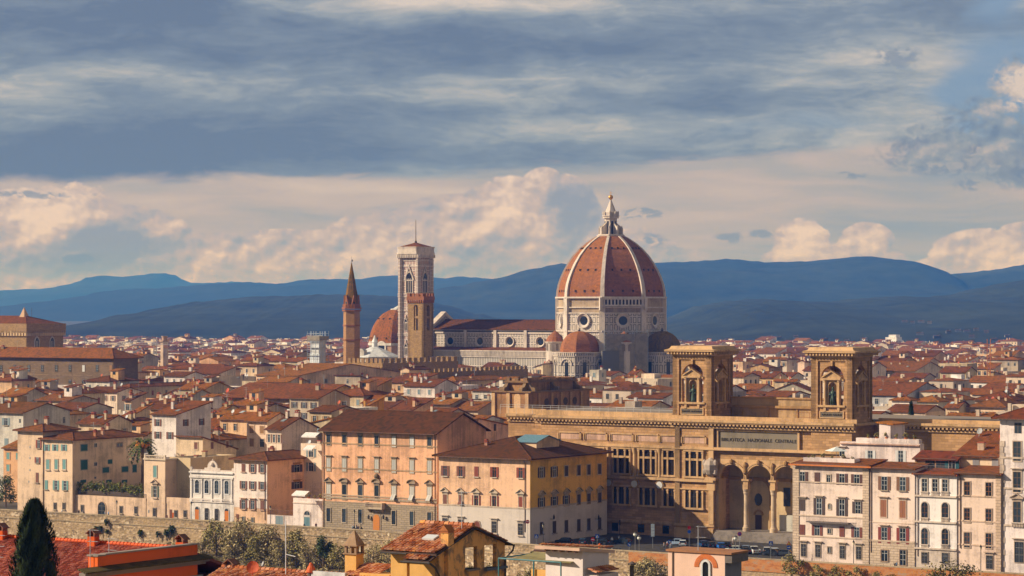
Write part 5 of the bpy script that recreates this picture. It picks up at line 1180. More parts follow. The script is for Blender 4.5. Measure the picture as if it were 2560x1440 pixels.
# ---------------------------------------------------------------- bell tower of the cathedral
loc = duo.matrix_basis @ Vector((-107, -28, 0)); DB = loc.y; sb = DB / F; Zb = lambda py: CH - (py - HY) * sb
cam_t = thing('bell_tower', 'tall square striped marble bell tower with flat cornice and spike', 'bell tower', loc, ROT)
S = 5.9; MC = panelled(2.0, 2.9, 'dec3ae', '383634', .30, .6)
MB().box(-S, S, -S, S, 0, Zb(645)).build('shaft', MC, cam_t)
but = MB()
for sx_ in (-1, 1):
    for sy in (-1, 1): but.lathe([(1.45, 0), (1.45, Zb(640))], 8, (sx_ * S, sy * S, 0), R(22.5))
but.build('corner_buttresses', panelled(1.0, 2.0, 'e0c8b4', '4a4240', .2, .5), cam_t)
g = MB()
for py in (735, 741, 776, 834, 838, 666, 652): g.box(-S - .35, S + .35, -S - .35, S + .35, Zb(py) - .25, Zb(py) + .25); [g.lathe([(1.75, Zb(py) - .25), (1.75, Zb(py) + .25)], 8, (sx_ * S, sy * S, 0), R(22.5)) for sx_ in (-1, 1) for sy in (-1, 1)]
g.build('string_course', MW, cam_t)
g = MB(); oc = lambda e, z: [(-S - e, -S - e + 2, z), (-S - e + 2, -S - e, z), (S + e - 2, -S - e, z), (S + e, -S - e + 2, z), (S + e, S + e - 2, z), (S + e - 2, S + e, z), (-S - e + 2, S + e, z), (-S - e, S + e - 2, z)]
g.ring([oc(1.3, Zb(645)), oc(2.1, Zb(636))]); g.ring([oc(2.3, Zb(636)), oc(2.3, Zb(631))]); g.ring([oc(2.05, Zb(631)), oc(2.05, Zb(620))]); g.ring([oc(2.3, Zb(620)), oc(2.3, Zb(617.5))])
for a in range(4):
    st = len(g.v)
    for i in range(13): x = -6.9 + 13.8 * i / 12; g.box(x - .27, x + .27, -S - 2.0, -S - .9, Zb(645), Zb(637))
    g.xf(Matrix.Rotation(a * math.pi / 2, 4, 'Z'), st)
g.build('cornice', MW, cam_t)
g = MB(); g.ring([oc(1.9, Zb(618)), [(0.02 * math.cos(i), .02 * math.sin(i), Zb(606)) for i in range(8)]]); g.build('roof', tiles('94503e'), cam_t)
MB().lathe([(.9, Zb(609)), (.5, Zb(603)), (.22, Zb(600)), (.12, Zb(550))], 8).build('spike', flat('5a4640'), cam_t)
def gothic(w, h, n=6):
    r = w; A = [(-w / 2, 0), (w / 2, 0), (w / 2, h)]
    A += [(w / 2 - r + r * math.cos(R(60 * i / n)), h + r * math.sin(R(60 * i / n))) for i in range(1, n + 1)]
    A += [(-w / 2 + r - r * math.cos(R(60 * i / n)), h + r * math.sin(R(60 * i / n))) for i in range(n - 1, -1, -1)]
    return A
def lancet(par, face, x, z, w, h, n, dist, gable=True):
    a = R(90 * face); M = Matrix.Rotation(a, 4, 'Z'); p = M @ Vector((x, -dist, z))
    o = MB().prism(gothic(w, h), 'y', -.06, .05).build('belfry_window', glass('241f1e'), par, p, (0, 0, a))
    g = MB(); inn, out = gothic(w, h), [(q[0] * 1.22, q[1] * 1.06 + (0 if q[1] > 0 else -.2)) for q in gothic(w, h)]; band(inn, out, -.45, 0, g)
    for i in range(1, n): xx = -w / 2 + w * i / n; g.box(xx - .14, xx + .14, -.35, -.06, 0, h + .2)
    g.box(-w / 2, w / 2, -.3, -.06, h * .86, h * .86 + .5)
    if gable: t_ = h + w * .87; [g.prism([(s2 * w * .72, h * .9), (s2 * w * .86, h * .9), (0, t_ + w * .85), (0, t_ + w * .6)], 'y', -.6, 0) for s2 in (-1, 1)]; g.lathe([(.15, 0), (.3, .5), (.05, 1.3)], 6, (0, -.3, t_ + w * .8))
    g.build('tracery', MW, o)
for f in range(2):
    lancet(cam_t, f, 0, Zb(732), 4.0, 7.6, 3, S + .02)
    for py, hh in ((826, 4.6), (886, 4.2)):
        for x in (-2.2, 2.2): lancet(cam_t, f, x, Zb(py), 1.7, hh, 2, S + .02)
# ---------------------------------------------------------------- other towers and halls
BR = ashlar('b98f5e', .9, .35, .05, .35, .35); BRK = ashlar('b06e48', .6, .25, .04, .25, .4)
def crenels(g, x0, x1, y0, y1, z0, z1, n, ax='x'):
    for i in range(n):
        a = (i + .2) / n; c = (i + .8) / n
        if ax == 'x': g.box(x0 + (x1 - x0) * a, x0 + (x1 - x0) * c, y0, y1, z0, z1)
        else: g.box(x0, x1, y0 + (y1 - y0) * a, y0 + (y1 - y0) * c, z0, z1)
def corbels(g, x0, x1, y0, y1, z0, z1, n):
    for i in range(n): x = x0 + (x1 - x0) * (i + .5) / n; w_ = (x1 - x0) / n * .28; g.box(x - w_, x + w_, y0, y1, z0, z1)
D = 1235.0; s = D / F; Zg = lambda py: CH - (py - HY) * s
bt = thing('battlemented_tower', 'slim ochre stone tower with red brick battlements in front of the marble bell tower', 'tower', P(1059, HY, D) * Vector((1, 1, 0)) if False else Vector(((1059 - CX) / F * D, D, 0)), ROT)
w_, d_ = 9.0, 7.8
def pierced(a_, W, name):                    # wall with a tall round-headed belfry opening, two stages
    g = MB(); zt = Zg(752); archwall(g, 0, W, W / 2, 1.15, Zg(826), Zg(768), zt, 0, 1.1); g.box(0, W, 0, 1.1, 0, Zg(826)); g.box(W / 2 - 1.15, W / 2 + 1.15, .3, .8, Zg(796), Zg(790)); return g
g = pierced(0, w_, ''); g.build('wall', BR, bt, (-w_, 0, 0)); g = pierced(0, d_, ''); g.build('wall', BR, bt, (0, 0, 0), (0, 0, R(90))); g = pierced(0, w_, ''); g.build('wall', BR, bt, (0, d_, 0), (0, 0, R(180))); g = pierced(0, d_, ''); g.build('wall', BR, bt, (-w_, d_, 0), (0, 0, R(270)))
g = MB(); g.box(-w_ - .5, .5, -.5, d_ + .5, Zg(750), Zg(741)); crenels(g, -w_ - .5, .5, -.5, .0, Zg(741), Zg(733), 4); crenels(g, -w_ - .5, .5, d_, d_ + .5, Zg(741), Zg(733), 4); crenels(g, 0, .5, -.5, d_ + .5, Zg(741), Zg(733), 4, 'y'); crenels(g, -w_ - .5, -w_, -.5, d_ + .5, Zg(741), Zg(733), 4, 'y')
corbels(g, -w_ - .4, .4, -.5, 0, Zg(757), Zg(750), 8); st = len(g.v); corbels(g, 0, d_ + .4, -.5, 0, Zg(757), Zg(750), 7); g.xf(Matrix.Rotation(R(90), 4, 'Z'), st); g.build('battlements', BRK, bt)
MB().lathe([(.1, 0), (.5, -.3), (.6, -1.0), (.8, -1.3)], 10).build('bell', flat('4a4238'), bt, (-w_ / 2, d_ / 2, Zg(800)))
# hall with battlements beside it
D = 1180.0; s = D / F; Zg = lambda py: CH - (py - HY) * s
hl = House(868, 956, 1145, 908, 0, 'c29a66', 'flat', 'battlemented_hall', 'ochre battlemented hall in front of the red dome and bell tower', 'hall', D=D, wallmat=BR, parapet=.4)
g = MB(); crenels(g, -hl.w, 0, 0, .6, hl.h, hl.h + 2.1, 8); crenels(g, -.6, 0, .8, hl.d, hl.h, hl.h + 2.1, 13, 'y'); crenels(g, -hl.w, 0, hl.d - .6, hl.d, hl.h, hl.h + 2.1, 8); corbels(g, -hl.w, 0, -.4, 0, hl.h - 3.2, hl.h - 1.8, 14); g.build('battlements', BR, hl.o)
h2 = House(1040, 1073, 1320, 931, 0, 'b8945f', 'flat', 'battlemented_wall', 'low ochre battlemented wall below the nave', 'wall', D=1150, wallmat=BR, parapet=.4)
g = MB(); crenels(g, -.6, 0, 0, h2.d, h2.h, h2.h + 1.5, 22, 'y'); crenels(g, -h2.w, 0, 0, .6, h2.h, h2.h + 1.5, 4); g.build('battlements', BR, h2.o)
# hexagonal brick spire
D = 1265.0; s = D / F; Zg = lambda py: CH - (py - HY) * s
sp = thing('spire_tower', 'slender hexagonal brick tower with pointed spire, left of the marble bell tower', 'tower', ((879 - CX) / F * D, D, 0), (0, 0, R(-38)))
hx = lambda r, z: oct_ring(r * 1.216, z, 30, 6)
MB().ring([hx(3.35, 0), hx(3.3, Zg(775))]).build('shaft', ashlar('c08c5c', .7, .3, .04, .25, .4), sp)
g = MB()
for r, a_, b_ in ((3.8, 778, 774), (3.65, 851, 848), (3.6, 815, 812), (4.0, 772, 769), (3.6, 769, 761)): g.ring([hx(r, Zg(a_)), hx(r, Zg(b_))])
g.build('string_course', BRK, sp)
g = MB(); g.ring([hx(3.1, Zg(762)), hx(.12, Zg(656))]); g.build('spire', tiles('9a6a42', .5), sp)
for k in range(6):
    a = R(60 * k); ap_ = 4.0 * math.cos(R(30))
    g = MB(); g.prism([(-1.5, Zg(768)), (1.5, Zg(768)), (0, Zg(738))], 'y', -.35, .6); g.build('gable', BRK, sp, (math.sin(a) * ap_, -math.cos(a) * ap_, 0), (0, 0, a))
    MB().prism([(.55 * math.cos(i * .785), .55 * math.sin(i * .785)) for i in range(8)], 'y', -.42, -.3).build('roundel', flat('4a4c42'), sp, (math.sin(a) * ap_, -math.cos(a) * ap_, Zg(757)), (0, 0, a))
    for py, hh in ((829, 4.4), (862, 2.7)):
        for x in ((-.42, .42)): MB().prism(gothic(.7, hh * .82), 'y', -.08, .1).build('belfry_window', glass('221a18'), sp, (math.sin(a) * ap_ + math.cos(a) * x, -math.cos(a) * ap_ + math.sin(a) * x, Zg(py)), (0, 0, a))
g = MB(); g.tube([(0, 0, Zg(657)), (0, 0, Zg(641))], .05, 5); g.box(-.05, .8, -.04, .04, Zg(654), Zg(649)); g.build('weathervane', flat('3a3634'), sp)
# red domed chapel behind, baptistery roof
D = 1720.0; s = D / F; Zg = lambda py: CH - (py - HY) * s
ch = thing('chapel', 'red domed chapel half hidden behind the marble bell tower', 'chapel', ((996 - CX) / F * D, D, 0), ROT)
MB().ring([oct_ring(19.6, 0), oct_ring(19.6, Zg(862))]).build('drum', plaster('c79a78'), ch)
g = MB(); g.ring([oct_ring(20.4, Zg(863)), oct_ring(20.4, Zg(857))]); [g.box(-1.8, 1.8, -1.4, .6, 0, Zg(860)) or g.xf(Matrix.Rotation(R(22.5 + 45 * i), 4, 'Z') @ Matrix.Translation((19.6, 0, 0)), len(g.v) - 8) for i in range(8)]; g.build('cornice', marble('d6c6b2'), ch)
g = MB(); PRc = [(75, 857), (73, 845), (69, 830), (62, 813), (52, 797), (40, 785), (26, 777), (18, 774)]; g.ring([oct_ring(a * s / .97, Zg(y)) for a, y in PRc]); g.build('dome', tiles('a9603f', .7, .5), ch)
g = MB(); g.ring([oct_ring(5.2, Zg(775)), oct_ring(5.2, Zg(772)), oct_ring(3.5, Zg(771)), oct_ring(.3, Zg(764))]); g.build('lantern', marble('d2c8ba'), ch)
for i in range(8): a = R(45 * i); o = MB().prism(arch_pts(5, 11), 'y', -.3, 0).build('arched_window', glass('2c3236'), ch, (math.sin(a) * 18.15, -math.cos(a) * 18.15, Zg(877)), (0, 0, a)); q = MB(); archring(q, 0, 3, 2.5, 3.6, -.6, .1, 10); q.box(-3.6, -2.5, -.6, .1, -6, 3); q.box(2.5, 3.6, -.6, .1, -6, 3); q.build('surround', marble('d9c8b4'), o)
for i in range(8):
    for (k, n_) in ((1, 2), (4, 2)): r, y = PRc[k][0] * s / .97, Zg(PRc[k][1]); a = R(45 * i); ap_ = r * math.cos(R(22.5)); [put('vent', vm_, ch, (math.sin(a) * ap_ + math.cos(a) * e, -math.cos(a) * ap_ + math.sin(a) * e, y), (0, 0, a)) for e in (-r * .18, r * .18)]
D = 1480.0; s = D / F; Zg = lambda py: CH - (py - HY) * s
bp_ = thing('baptistery', 'octagonal baptistery with white pyramid roof and small lantern', 'baptistery', ((937 - CX) / F * D, D, 0), ROT)
MB().ring([oct_ring(14.2, 0), oct_ring(14.2, Zg(893))]).build('wall', MN, bp_)
g = MB(); g.ring([oct_ring(14.9, Zg(893)), oct_ring(14.9, Zg(891)), oct_ring(2.0, Zg(867))]); g.build('roof', marble('ded6cc'), bp_)
g = MB(); g.ring([oct_ring(1.7, Zg(869)), oct_ring(1.5, Zg(856))]); g.ring([oct_ring(2.1, Zg(856)), oct_ring(.9, Zg(846)), oct_ring(.15, Zg(838))]); g.build('lantern', marble('ded6cc'), bp_)
o = MB().box(-1.6, 1.6, -1.5, 1.5, 0, 2.6).prism([(-1.9, 2.6), (1.9, 2.6), (0, 4.0)], 'y', -1.7, 1.5).build('dormer', marble('c9b8a4'), bp_, (0, -11.0, Zg(888)))
# granary hall far left with gothic windows and machicolations
D = 1350.0; s = D / F; Zg = lambda py: CH - (py - HY) * s
gh = House(-110, 66, 158, 812, 0, 'c79c68', 'hip', 'gothic_hall', 'massive stone hall with arched corbel gallery and gothic windows at the left edge', 'hall', D=D, wallmat=BR, over=.4, pitch=.30, rc='95503c')
g = MB(); g.box(-gh.w - 1, 1.0, -1.0, gh.d + 1, Zg(832), gh.h + .6); g.build('parapet', BR, gh.o); g = MB(); corbels(g, -gh.w - 1, 1, -1, 0, Zg(840), Zg(827), 26); st = len(g.v); corbels(g, -1, gh.d + 1, -1, 0, Zg(840), Zg(827), 22); g.xf(Matrix.Rotation(R(90), 4, 'Z'), st); g.build('corbels', plaster('d6b083'), gh.o)
g = MB()
for y_ in (92, 130):
    q = gh.vx(y_); o = MB().prism(gothic(3.0, 2.6), 'y', -.1, 0).build('gothic_window', glass('2a2624'), gh.o, (0, q, gh.rz(q, 868)), (0, 0, R(90))); z_ = MB(); inn = gothic(3.0, 2.6); band(inn, [(p_[0] * 1.2, p_[1] * 1.08) for p_ in inn], -.3, 0, z_); [z_.box(e - .12, e + .12, -.25, -.1, 0, 3.2) for e in (-.5, .5)]; z_.build('tracery', marble('dccab4'), o)
MB().ring([oct_ring(3.0, gh.h + 3, 45, 4), oct_ring(.1, Zg(768), 45, 4)]).build('pinnacle', plaster('c9a07a'), gh.o, (-gh.ux(14), gh.d * .5, 0))
MB().tube([(0, 0, gh.h + 2), (0, 0, Zg(770))], .08, 5).build('mast', flat('5b4d48'), gh.o, (-gh.ux(42), gh.d * .4, 0))
pz = House(-140, 283, 345, 897, 0, 'a2835f', 'hip', 'palazzo', 'long brown stone palazzo with tiled roof and blue-grey windows, left below the gothic hall', 'palazzo', D=1150, wallmat=ashlar('8a6e52', 1.3, .45, .04, .2, .5), over=1.8, pitch=.42, rc='a8603f')  # wall stone toned darker: the shade on the front is put into its colour
for i, x in enumerate((3, 37, 72, 106, 141, 175, 209, 243, 277)):
    pz.f([x], 921, 1.5, 2.9, 'F' + ('c' if i in (6, 8) else ''), 'w' if i == 6 else 'o', stone='7d644c'); pz.f([x], 954, 1.6, 1.6, 'F', stone='7d644c')
pz.aer(.4, .3, 5); pz.chim(.3, .4, 1.4, 1.5); pz.band(940, .4, .15, '93765a')
# brown baroque church with volutes
D = 815.0; s = D / F; Zg = lambda py: CH - (py - HY) * s
ba = House(1268, 1318, 1436, 947, 0, 'a5754a', 'flat', 'baroque_church', 'brown baroque church with scrolled buttresses and parapet above the library wing', 'church', D=D, wallmat=plaster('b07f50', 1.0), parapet=.8)
g = MB(); g.box(-ba.w - .9, .9, -.9, ba.d + .9, Zg(957), Zg(954)); g.box(-ba.w - .5, .5, -.5, ba.d + .5, Zg(954), Zg(952)); [g.box(x - .7, x + .7, -.4, .6, Zg(952), Zg(945)) for x in (-ba.w + .5, -ba.w / 2, -.5)]; [g.box(-.6, .4, y - .9, y + .9, Zg(952), Zg(946)) for y in (1, ba.d * .33, ba.d * .66, ba.d - 1)]; g.build('cornice', plaster('8d6a48', .9), ba.o)
lw = MB(); lw.box(-ba.w - 3.5, 3.2, -3.2, ba.d + 4, 0, Zg(981)); lw.build('lower_storey', plaster('a9784c', 1.0), ba.o); MB().box(-ba.w - 4, 3.8, -3.8, ba.d + 4.6, Zg(981), Zg(977.5)).build('cornice', plaster('8d6a48', .9), ba.o)
def volute(M):
    g = MB(); A = [(0, 0), (-3.0, 0), (-3.0, .5), (-2.4, 1.0), (-1.5, 1.3), (-.8, 2.2), (-.3, 3.4), (0, 3.6)]; g.prism(A, 'y', -.55, .55); g.lathe([(.55, -.6), (.55, .6)], 10); g.xf(Matrix.Translation((-2.45, 0, .6)) @ Matrix.Rotation(R(90), 4, 'X'), len(g.v) - 20); g.xf(M); g.build('volute', plaster('8f7050', .9), ba.o)
zz = Zg(977.5)
for x in (-ba.w + .3, -.5): volute(Matrix.Translation((x, 0, zz)) @ Matrix.Rotation(R(90), 4, 'Z'))
for y in (.4, ba.d * .5, ba.d - .4): volute(Matrix.Translation((0, y, zz)) @ Matrix.Rotation(R(180), 4, 'Z'))
volute(Matrix.Translation((-ba.w, .5, zz)))
for y in (.22, .42, .62, .82): MB().prism([(1.2 * math.cos(i * .5236), 1.2 * math.sin(i * .5236)) for i in range(12)], 'y', -.15, 0).build('round_window', flat('5d4634'), ba.o, (3.2, ba.d * y, Zg(1006)), (0, 0, R(90)))
for y in (.05, .32, .52, .72, .95): MB().box(0, .5, -.6, .6, 8, Zg(983)).build('pilaster', plaster('b98a5c', .9), ba.o, (3.2, ba.d * y, 0))
for x in (-ba.w - 2.8, -ba.w / 2 - 1, 2.2): MB().box(-.6, .6, -.5, 0, 8, Zg(983)).build('pilaster', plaster('d6a877', .9), ba.o, (x, -3.2, 0))
o = MB().prism(arch_pts(2.4, 5.4), 'y', -.1, 0).build('arched_window', flat('e2b07c'), ba.o, (-1.5, -3.2, Zg(1005)))
# scaffolded tower
D = 1250.0; s = D / F; Zg = lambda py: CH - (py - HY) * s
st_ = thing('scaffolded_tower', 'white scaffolded tower wrapped in pale netting, left of the brick spire', 'tower', ((795 - CX) / F * D, D, 0), ROT)
MB().box(-2.4, 2.4, -2.4, 2.4, 0, Zg(845)).prism([(-3, Zg(845)), (3, Zg(845)), (0, Zg(838))], 'y', -2.6, 2.6).build('wall', marble('dcd3c8'), st_)
g = MB(); W = 3.6
for x in (-W, -W / 3, W / 3, W):
    for y in (-W, W): g.box(x - .07, x + .07, y - .07, y + .07, 6, Zg(828)); g.box(y - .07, y + .07, x - .07, x + .07, 6, Zg(828))
for k in range(13): z = 20 + k * 1.9; [g.box(-W, W, y - .06, y + .06, z, z + .12) for y in (-W, W)]; [g.box(x - .06, x + .06, -W, W, z, z + .12) for x in (-W, W)]
g.build('tubes', metal('b9bcbc'), st_); g = MB()
for k in range(6): z = 21 + k * 3.8; g.box(-W, W, -W, -W + 1, z, z + .1); g.box(W - 1, W, -W + 1, W, z, z + .1)
g.build('decks', flat('cfc6ba'), st_); MB().box(-W - .1, W + .1, -W - .12, -W - .08, Zg(852), Zg(840)).box(W + .08, W + .12, -W, W, Zg(850), Zg(840)).build('netting', nm, st_); MB().box(-2.8, 2.9, -2.9, -2.5, Zg(915), Zg(885)).build('sheeting', marble('e2dcd4'), st_)
# small round turret among the cranes, white hotel block, cranes
D = 1600.0; s = D / F; Zg = lambda py: CH - (py - HY) * s
tu = thing('turret', 'small pale turret with corbelled top and stubby cap beyond the roofs at left', 'turret', ((411 - CX) / F * D, D, 0), ROT)
MB().ring([oct_ring(2.6, 0), oct_ring(2.4, Zg(855))]).build('shaft', plaster('d3b192'), tu); MB().ring([oct_ring(2.6, Zg(857)), oct_ring(3.2, Zg(854)), oct_ring(3.2, Zg(851))]).ring([oct_ring(1.7, Zg(851)), oct_ring(1.7, Zg(842))]).ring([oct_ring(2.1, Zg(842)), oct_ring(2.1, Zg(840))]).build('cap', plaster('cfa688'), tu)
D = 3300.0; s = D / F; Zg = lambda py: CH - (py - HY) * s
ho_ = thing('hotel_block', 'tall white stepped hotel block at the foot of the hills on the right', 'apartment block', ((2240 - CX) / F * D, D, 0), ROT)
g = MB(); g.box(-19, 0, 0, 20, 0, Zg(851)); g.box(-15, 0, 1, 17, Zg(851), Zg(843)); g.box(-11, -1, 2, 14, Zg(843), Zg(837)); g.build('wall', plaster('f2e2d2'), ho_)
for k in range(6):
    z = Zg(874) + k * 2.0
    for i in range(6): window(ho_, -17 + i * 3, z, 1.2, 1.2, 'n'); window(ho_, 2 + i * 3, z, 1.2, 1.2, 'n', face='r')
def crane(px, py0, py1, arm, D, label, col):
    s = D / F; z1 = CH - (py1 - HY) * s; c = thing('tower_crane', label, 'crane', ((px - CX) / F * D, D, 0), (0, 0, R(-8)))
    g = MB(); [g.box(x - .12, x + .12, y - .12, y + .12, 0, z1 + 4) for x in (-.8, .8) for y in (-.8, .8)]; [g.tube([((-1) ** k * .8, -.8, k * 2.0), (-(-1) ** k * .8, -.8, k * 2 + 2)], .08, 4) for k in range(int(z1 / 2))]; [g.box(-.85, .85, -.85, .85, k * 4, k * 4 + .15) for k in range(int(z1 / 4))]; g.build('mast', flat(col), c)
    a, b_ = arm; g = MB(); [g.box(a, b_, y - .15, y + .15, z1, z1 + .3) for y in (-.6, .6)]; g.box(a, b_, -.15, .15, z1 + 1.3, z1 + 1.55); n = int((b_ - a) / 2)
    for k in range(n): g.tube([(a + 2 * k, -.6, z1 + .1), (a + 2 * k + 1, 0, z1 + 1.4), (a + 2 * k + 2, -.6, z1 + .1)], .07, 4)
    g.build('jib', flat(col), c); MB().box(b_ - 2.5, b_, -1, 1, z1 - 1.8, z1).build('counterweight', flat('b07a5a'), c)
crane(2472, 900, 868, (-14, 6), 1300, 'orange tower crane among the far roofs on the right', 'e0803a')
crane(388, 880, 862, (-32, 8), 1550, 'pale tower crane with long low jib beside the small turret', 'cfc0b4')
crane(1265, 870, 859, (-12, 3), 1500, '', 'c8bcb0') if False else None
# ---------------------------------------------------------------- houses one can pick out in the town
TR = ['9a5440', '8a4a3a', 'a8603f', '7d4438', 'b06a45', '9c5c48']
# xL, xC, xR, eave row, eave height, wall, roof, windows on river face, windows on right face, label
HAND = [
 (303, 325, 470, 969, 23, 'd2b28a', 'hip', 0, 4, 'pale loggia house with bare columns under a broad tiled roof, below the brown palazzo'),
 (288, 302, 372, 1055, 21, 'dab98f', 'hip', 0, 1, 'small beige house with dark pyramid roof just behind the palm tree'),
 (316, 330, 432, 1040, 21, 'd6b893', 'gu', 0, 2, 'beige gabled house with door and awning above the palm tree'),
 (311, 328, 365, 1001, 23, 'dcb490', 'sf', 1, 0, 'narrow pink rooftop house with sloped lid between the loggia house and the palm'),
 (435, 446, 562, 1008, 22, 'bda98f', 'gu', 0, 1, 'grey stained house with rough wall between the stone block and the palm'),
 (503, 517, 645, 1052, 21, 'cfae82', 'gu', 1, 1, 'large blank beige gable house with one small window and blue-shuttered dormer'),
 (385, 392, 516, 1079, 19, 'd3b288', 'sf', 0, 3, 'low beige house with grey-blue windows right of the palm tree'),
 (427, 563, 600, 925, 25, 'f4c095', 'hip', 6, 0, 'long peach house with slim windows and hipped roof right of the brown palazzo'),
 (549, 637, 641, 941, 24, '786350', 'flat', 0, 0, 'dark grey windowless stone block among the roofs'),
 (433, 475, 545, 971, 22, 'dcb284', 'gu', 2, 0, 'beige gabled house with white awning below the long peach house'),
 (640, 747, 1000, 940, 26, 'e9bc92', 'gu', 4, 6, 'very long peach house with maroon roof behind the frescoed palace'),
 (657, 676, 778, 954, 22, 'ddd2c2', 'gu', 1, 1, 'low white house with striped orange roof in front of the very long peach house'),
 (652, 772, 800, 905, 25, 'd2b68f', 'hip', 6, 0, 'cream attic house with square windows under a dark hipped roof, left of the scaffolded tower'),
 (851, 935, 985, 961, 22, 'dbc8b2', 'gu', 2, 2, 'pale house with awning and pale gable right of the glass skylight roof'),
 (1012, 1049, 1066, 953, 27, 'd2b69c', 'hip', 1, 1, 'tall narrow grey-pink turret house with small hipped roof and wide window'),
 (1001, 1023, 1072, 924, 29, 'e0b890', 'gv', 1, 1, 'square rooftop tower house with bright orange tiles below the battlemented hall'),
 (1098, 1139, 1266, 954, 23, 'e2b98a', 'hip', 1, 3, 'cream house with wide orange hipped roof below the nave'),
 (1112, 1196, 1243, 996, 22, 'd9b48c', 'hip', 3, 2, 'cream house with dark tiled hip and skylight, left of the baroque church'),
 (868, 942, 1002, 990, 21, 'dab68c', 'hip', 3, 2, 'cream house with dark brown roof right of the frescoed palace'),
 (975, 1030, 1082, 1027, 23, 'f3bd90', 'sf', 1, 0, 'peach house with white-edged eave behind the large peach palazzo'),
 (617, 668, 730, 1053, 24, 'f6cba6', 'gu', 2, 2, 'cream house with big mullioned windows under a sloping tile roof, left of the palazzo'),
 (667, 704, 792, 1074, 23, 'f4d3b4', 'gu', 3, 0, 'white-fronted narrow house with five tall panes left of the striped awning'),
 (888, 892, 960, 1030, 22, 'd99a4e', 'sf', 0, 0, 'ochre blank-walled house just above the palazzo roof'),
 (2150, 2288, 2362, 928, 23, 'e2c29e', 'gu', 5, 2, 'long cream house with grey gable and orange chimneys right of the right library tower'),
 (2120, 2265, 2365, 989, 22, 'd2c6ba', 'gu', 1, 2, 'house with huge red roof slope and grey gable beside the right library tower'),
 (2350, 2414, 2442, 931, 23, 'dcbc90', 'gu', 3, 1, 'tan house with maroon roof between the grey gables on the right'),
 (2441, 2485, 2502, 922, 23, 'f0c8a0', 'sf', 3, 0, 'peach house with brown shutters and flat eave on the far right'),
 (2472, 2484, 2545, 930, 22, 'b48c5c', 'sb', 0, 2, 'brown stone house with long sloping roof near the right edge'),
 (2285, 2345, 2437, 1006, 22, 'decaaa', 'hip', 3, 3, 'cream house with glazed loggia and orange roof right of the small cypress'),
 (2424, 2512, 2572, 1020, 23, 'f4caa2', 'hip', 5, 1, 'cream house with a long band of dark windows near the right edge'),
 (2364, 2397, 2426, 1019, 23, 'efc89c', 'gu', 1, 0, 'small house with ochre flank left of the long window band'),
 (2437, 2531, 2580, 1003, 24, 'eecaa6', 'hip', 4, 0, 'low peach attic with red roof above the long window band'),
 (2230, 2275, 2292, 1003, 23, 'f4dcc6', 'hip', 3, 0, 'white pavilion with columns left of the small cypress'),
 (1500, 1580, 1602, 983, 23, 'd9cebb', 'hip', 2, 1, 'white house with grey shutters and black-brown roof right of the baroque church'),
 (1474, 1497, 1516, 925, 26, 'd9c6ac', 'flat', 1, 1, 'small cream cube house on the roofs below the dome'),
 (1530, 1610, 1642, 955, 23, 'cdac7a', 'gu', 2, 1, 'tan house with bright orange roof left of the left library tower'),
 (1640, 1653, 1692, 976, 24, 'd9d0c6', 'flat', 0, 1, 'white rooftop block touching the left library tower'),
 (1336, 1357, 1406, 918, 24, 'ebcba2', 'sl', 1, 1, 'cream lean-to house on the roofs under the left red half dome'),
 (1362, 1393, 1403, 897, 28, 'e6d6c4', 'flat', 0, 0, 'white terrace block with plants below the left red half dome'),
 (1437, 1501, 1532, 897, 27, 'dac2a0', 'sf', 2, 0, 'cream house with dark open loggia in front of the scaffolding'),
 (1252, 1310, 1332, 915, 24, 'e2d2b8', 'hip', 4, 0, 'pale house with dark roof left of the white terrace block'),
 (1608, 1645, 1667, 905, 26, 'ebdac4', 'hip', 2, 1, 'pale square house with hipped roof left of the left library tower'),
 (1572, 1590, 1616, 935, 24, 'e8b476', 'gu', 1, 1, 'small orange-walled gabled house below the scaffolding'),
 (1866, 1934, 1968, 944, 23, 'edbe82', 'gu', 3, 0, 'yellow house with big maroon roof between the library towers'),
 (1936, 1990, 1998, 953, 22, 'dcbc94', 'gu', 1, 0, 'tan low house with striped roof between the library towers'),
 (1925, 2034, 2052, 982, 23, 'bca98f', 'gv', 3, 0, 'grey gabled house with blue window close behind the library attic'),
 (1818, 1857, 1882, 905, 27, 'f2c294', 'flat', 1, 1, 'orange-cream house with red roof edge right of the left library tower'),
 (1952, 1967, 1997, 900, 26, 'dcc4aa', 'hip', 1, 1, 'pale house with maroon hip left of the right library tower'),
 (1994, 2011, 2022, 905, 25, 'f5c8a6', 'gv', 0, 0, 'pink gable-fronted house left of the right library tower'),
 (1838, 1866, 1872, 937, 23, 'ecbe94', 'sf', 1, 0, 'peach house with open shutters beside the left library tower'),
 (1080, 1197, 1338, 1048, 25, 'f3b894', 'sb', 1, 2, 'pink house with planted roof terrace and long sloping flank behind the yellow corner house'),
 (752, 804, 816, 1110, 20, 'f0cfae', 'flat', 1, 0, 'cream terraced house with white awnings squeezed left of the large palazzo'),
 (0, 52, 118, 990, 24, 'd9c0a2', 'gu', 2, 1, 'beige house with dark tiles below the brown palazzo at the left edge'),
 (110, 160, 300, 1022, 23, 'b9a793', 'sb', 0, 1, 'grey stained long flank house with faded wall above the teal shuttered house'),
 (150, 205, 262, 985, 24, 'd6b48c', 'hip', 2, 2, 'tan house with chimneys below the brown palazzo'),
 (196, 260, 330, 1060, 22, 'e0bf98', 'gu', 1, 2, 'cream house with tiled gable roof above the teal shuttered house'),
]
FW = []
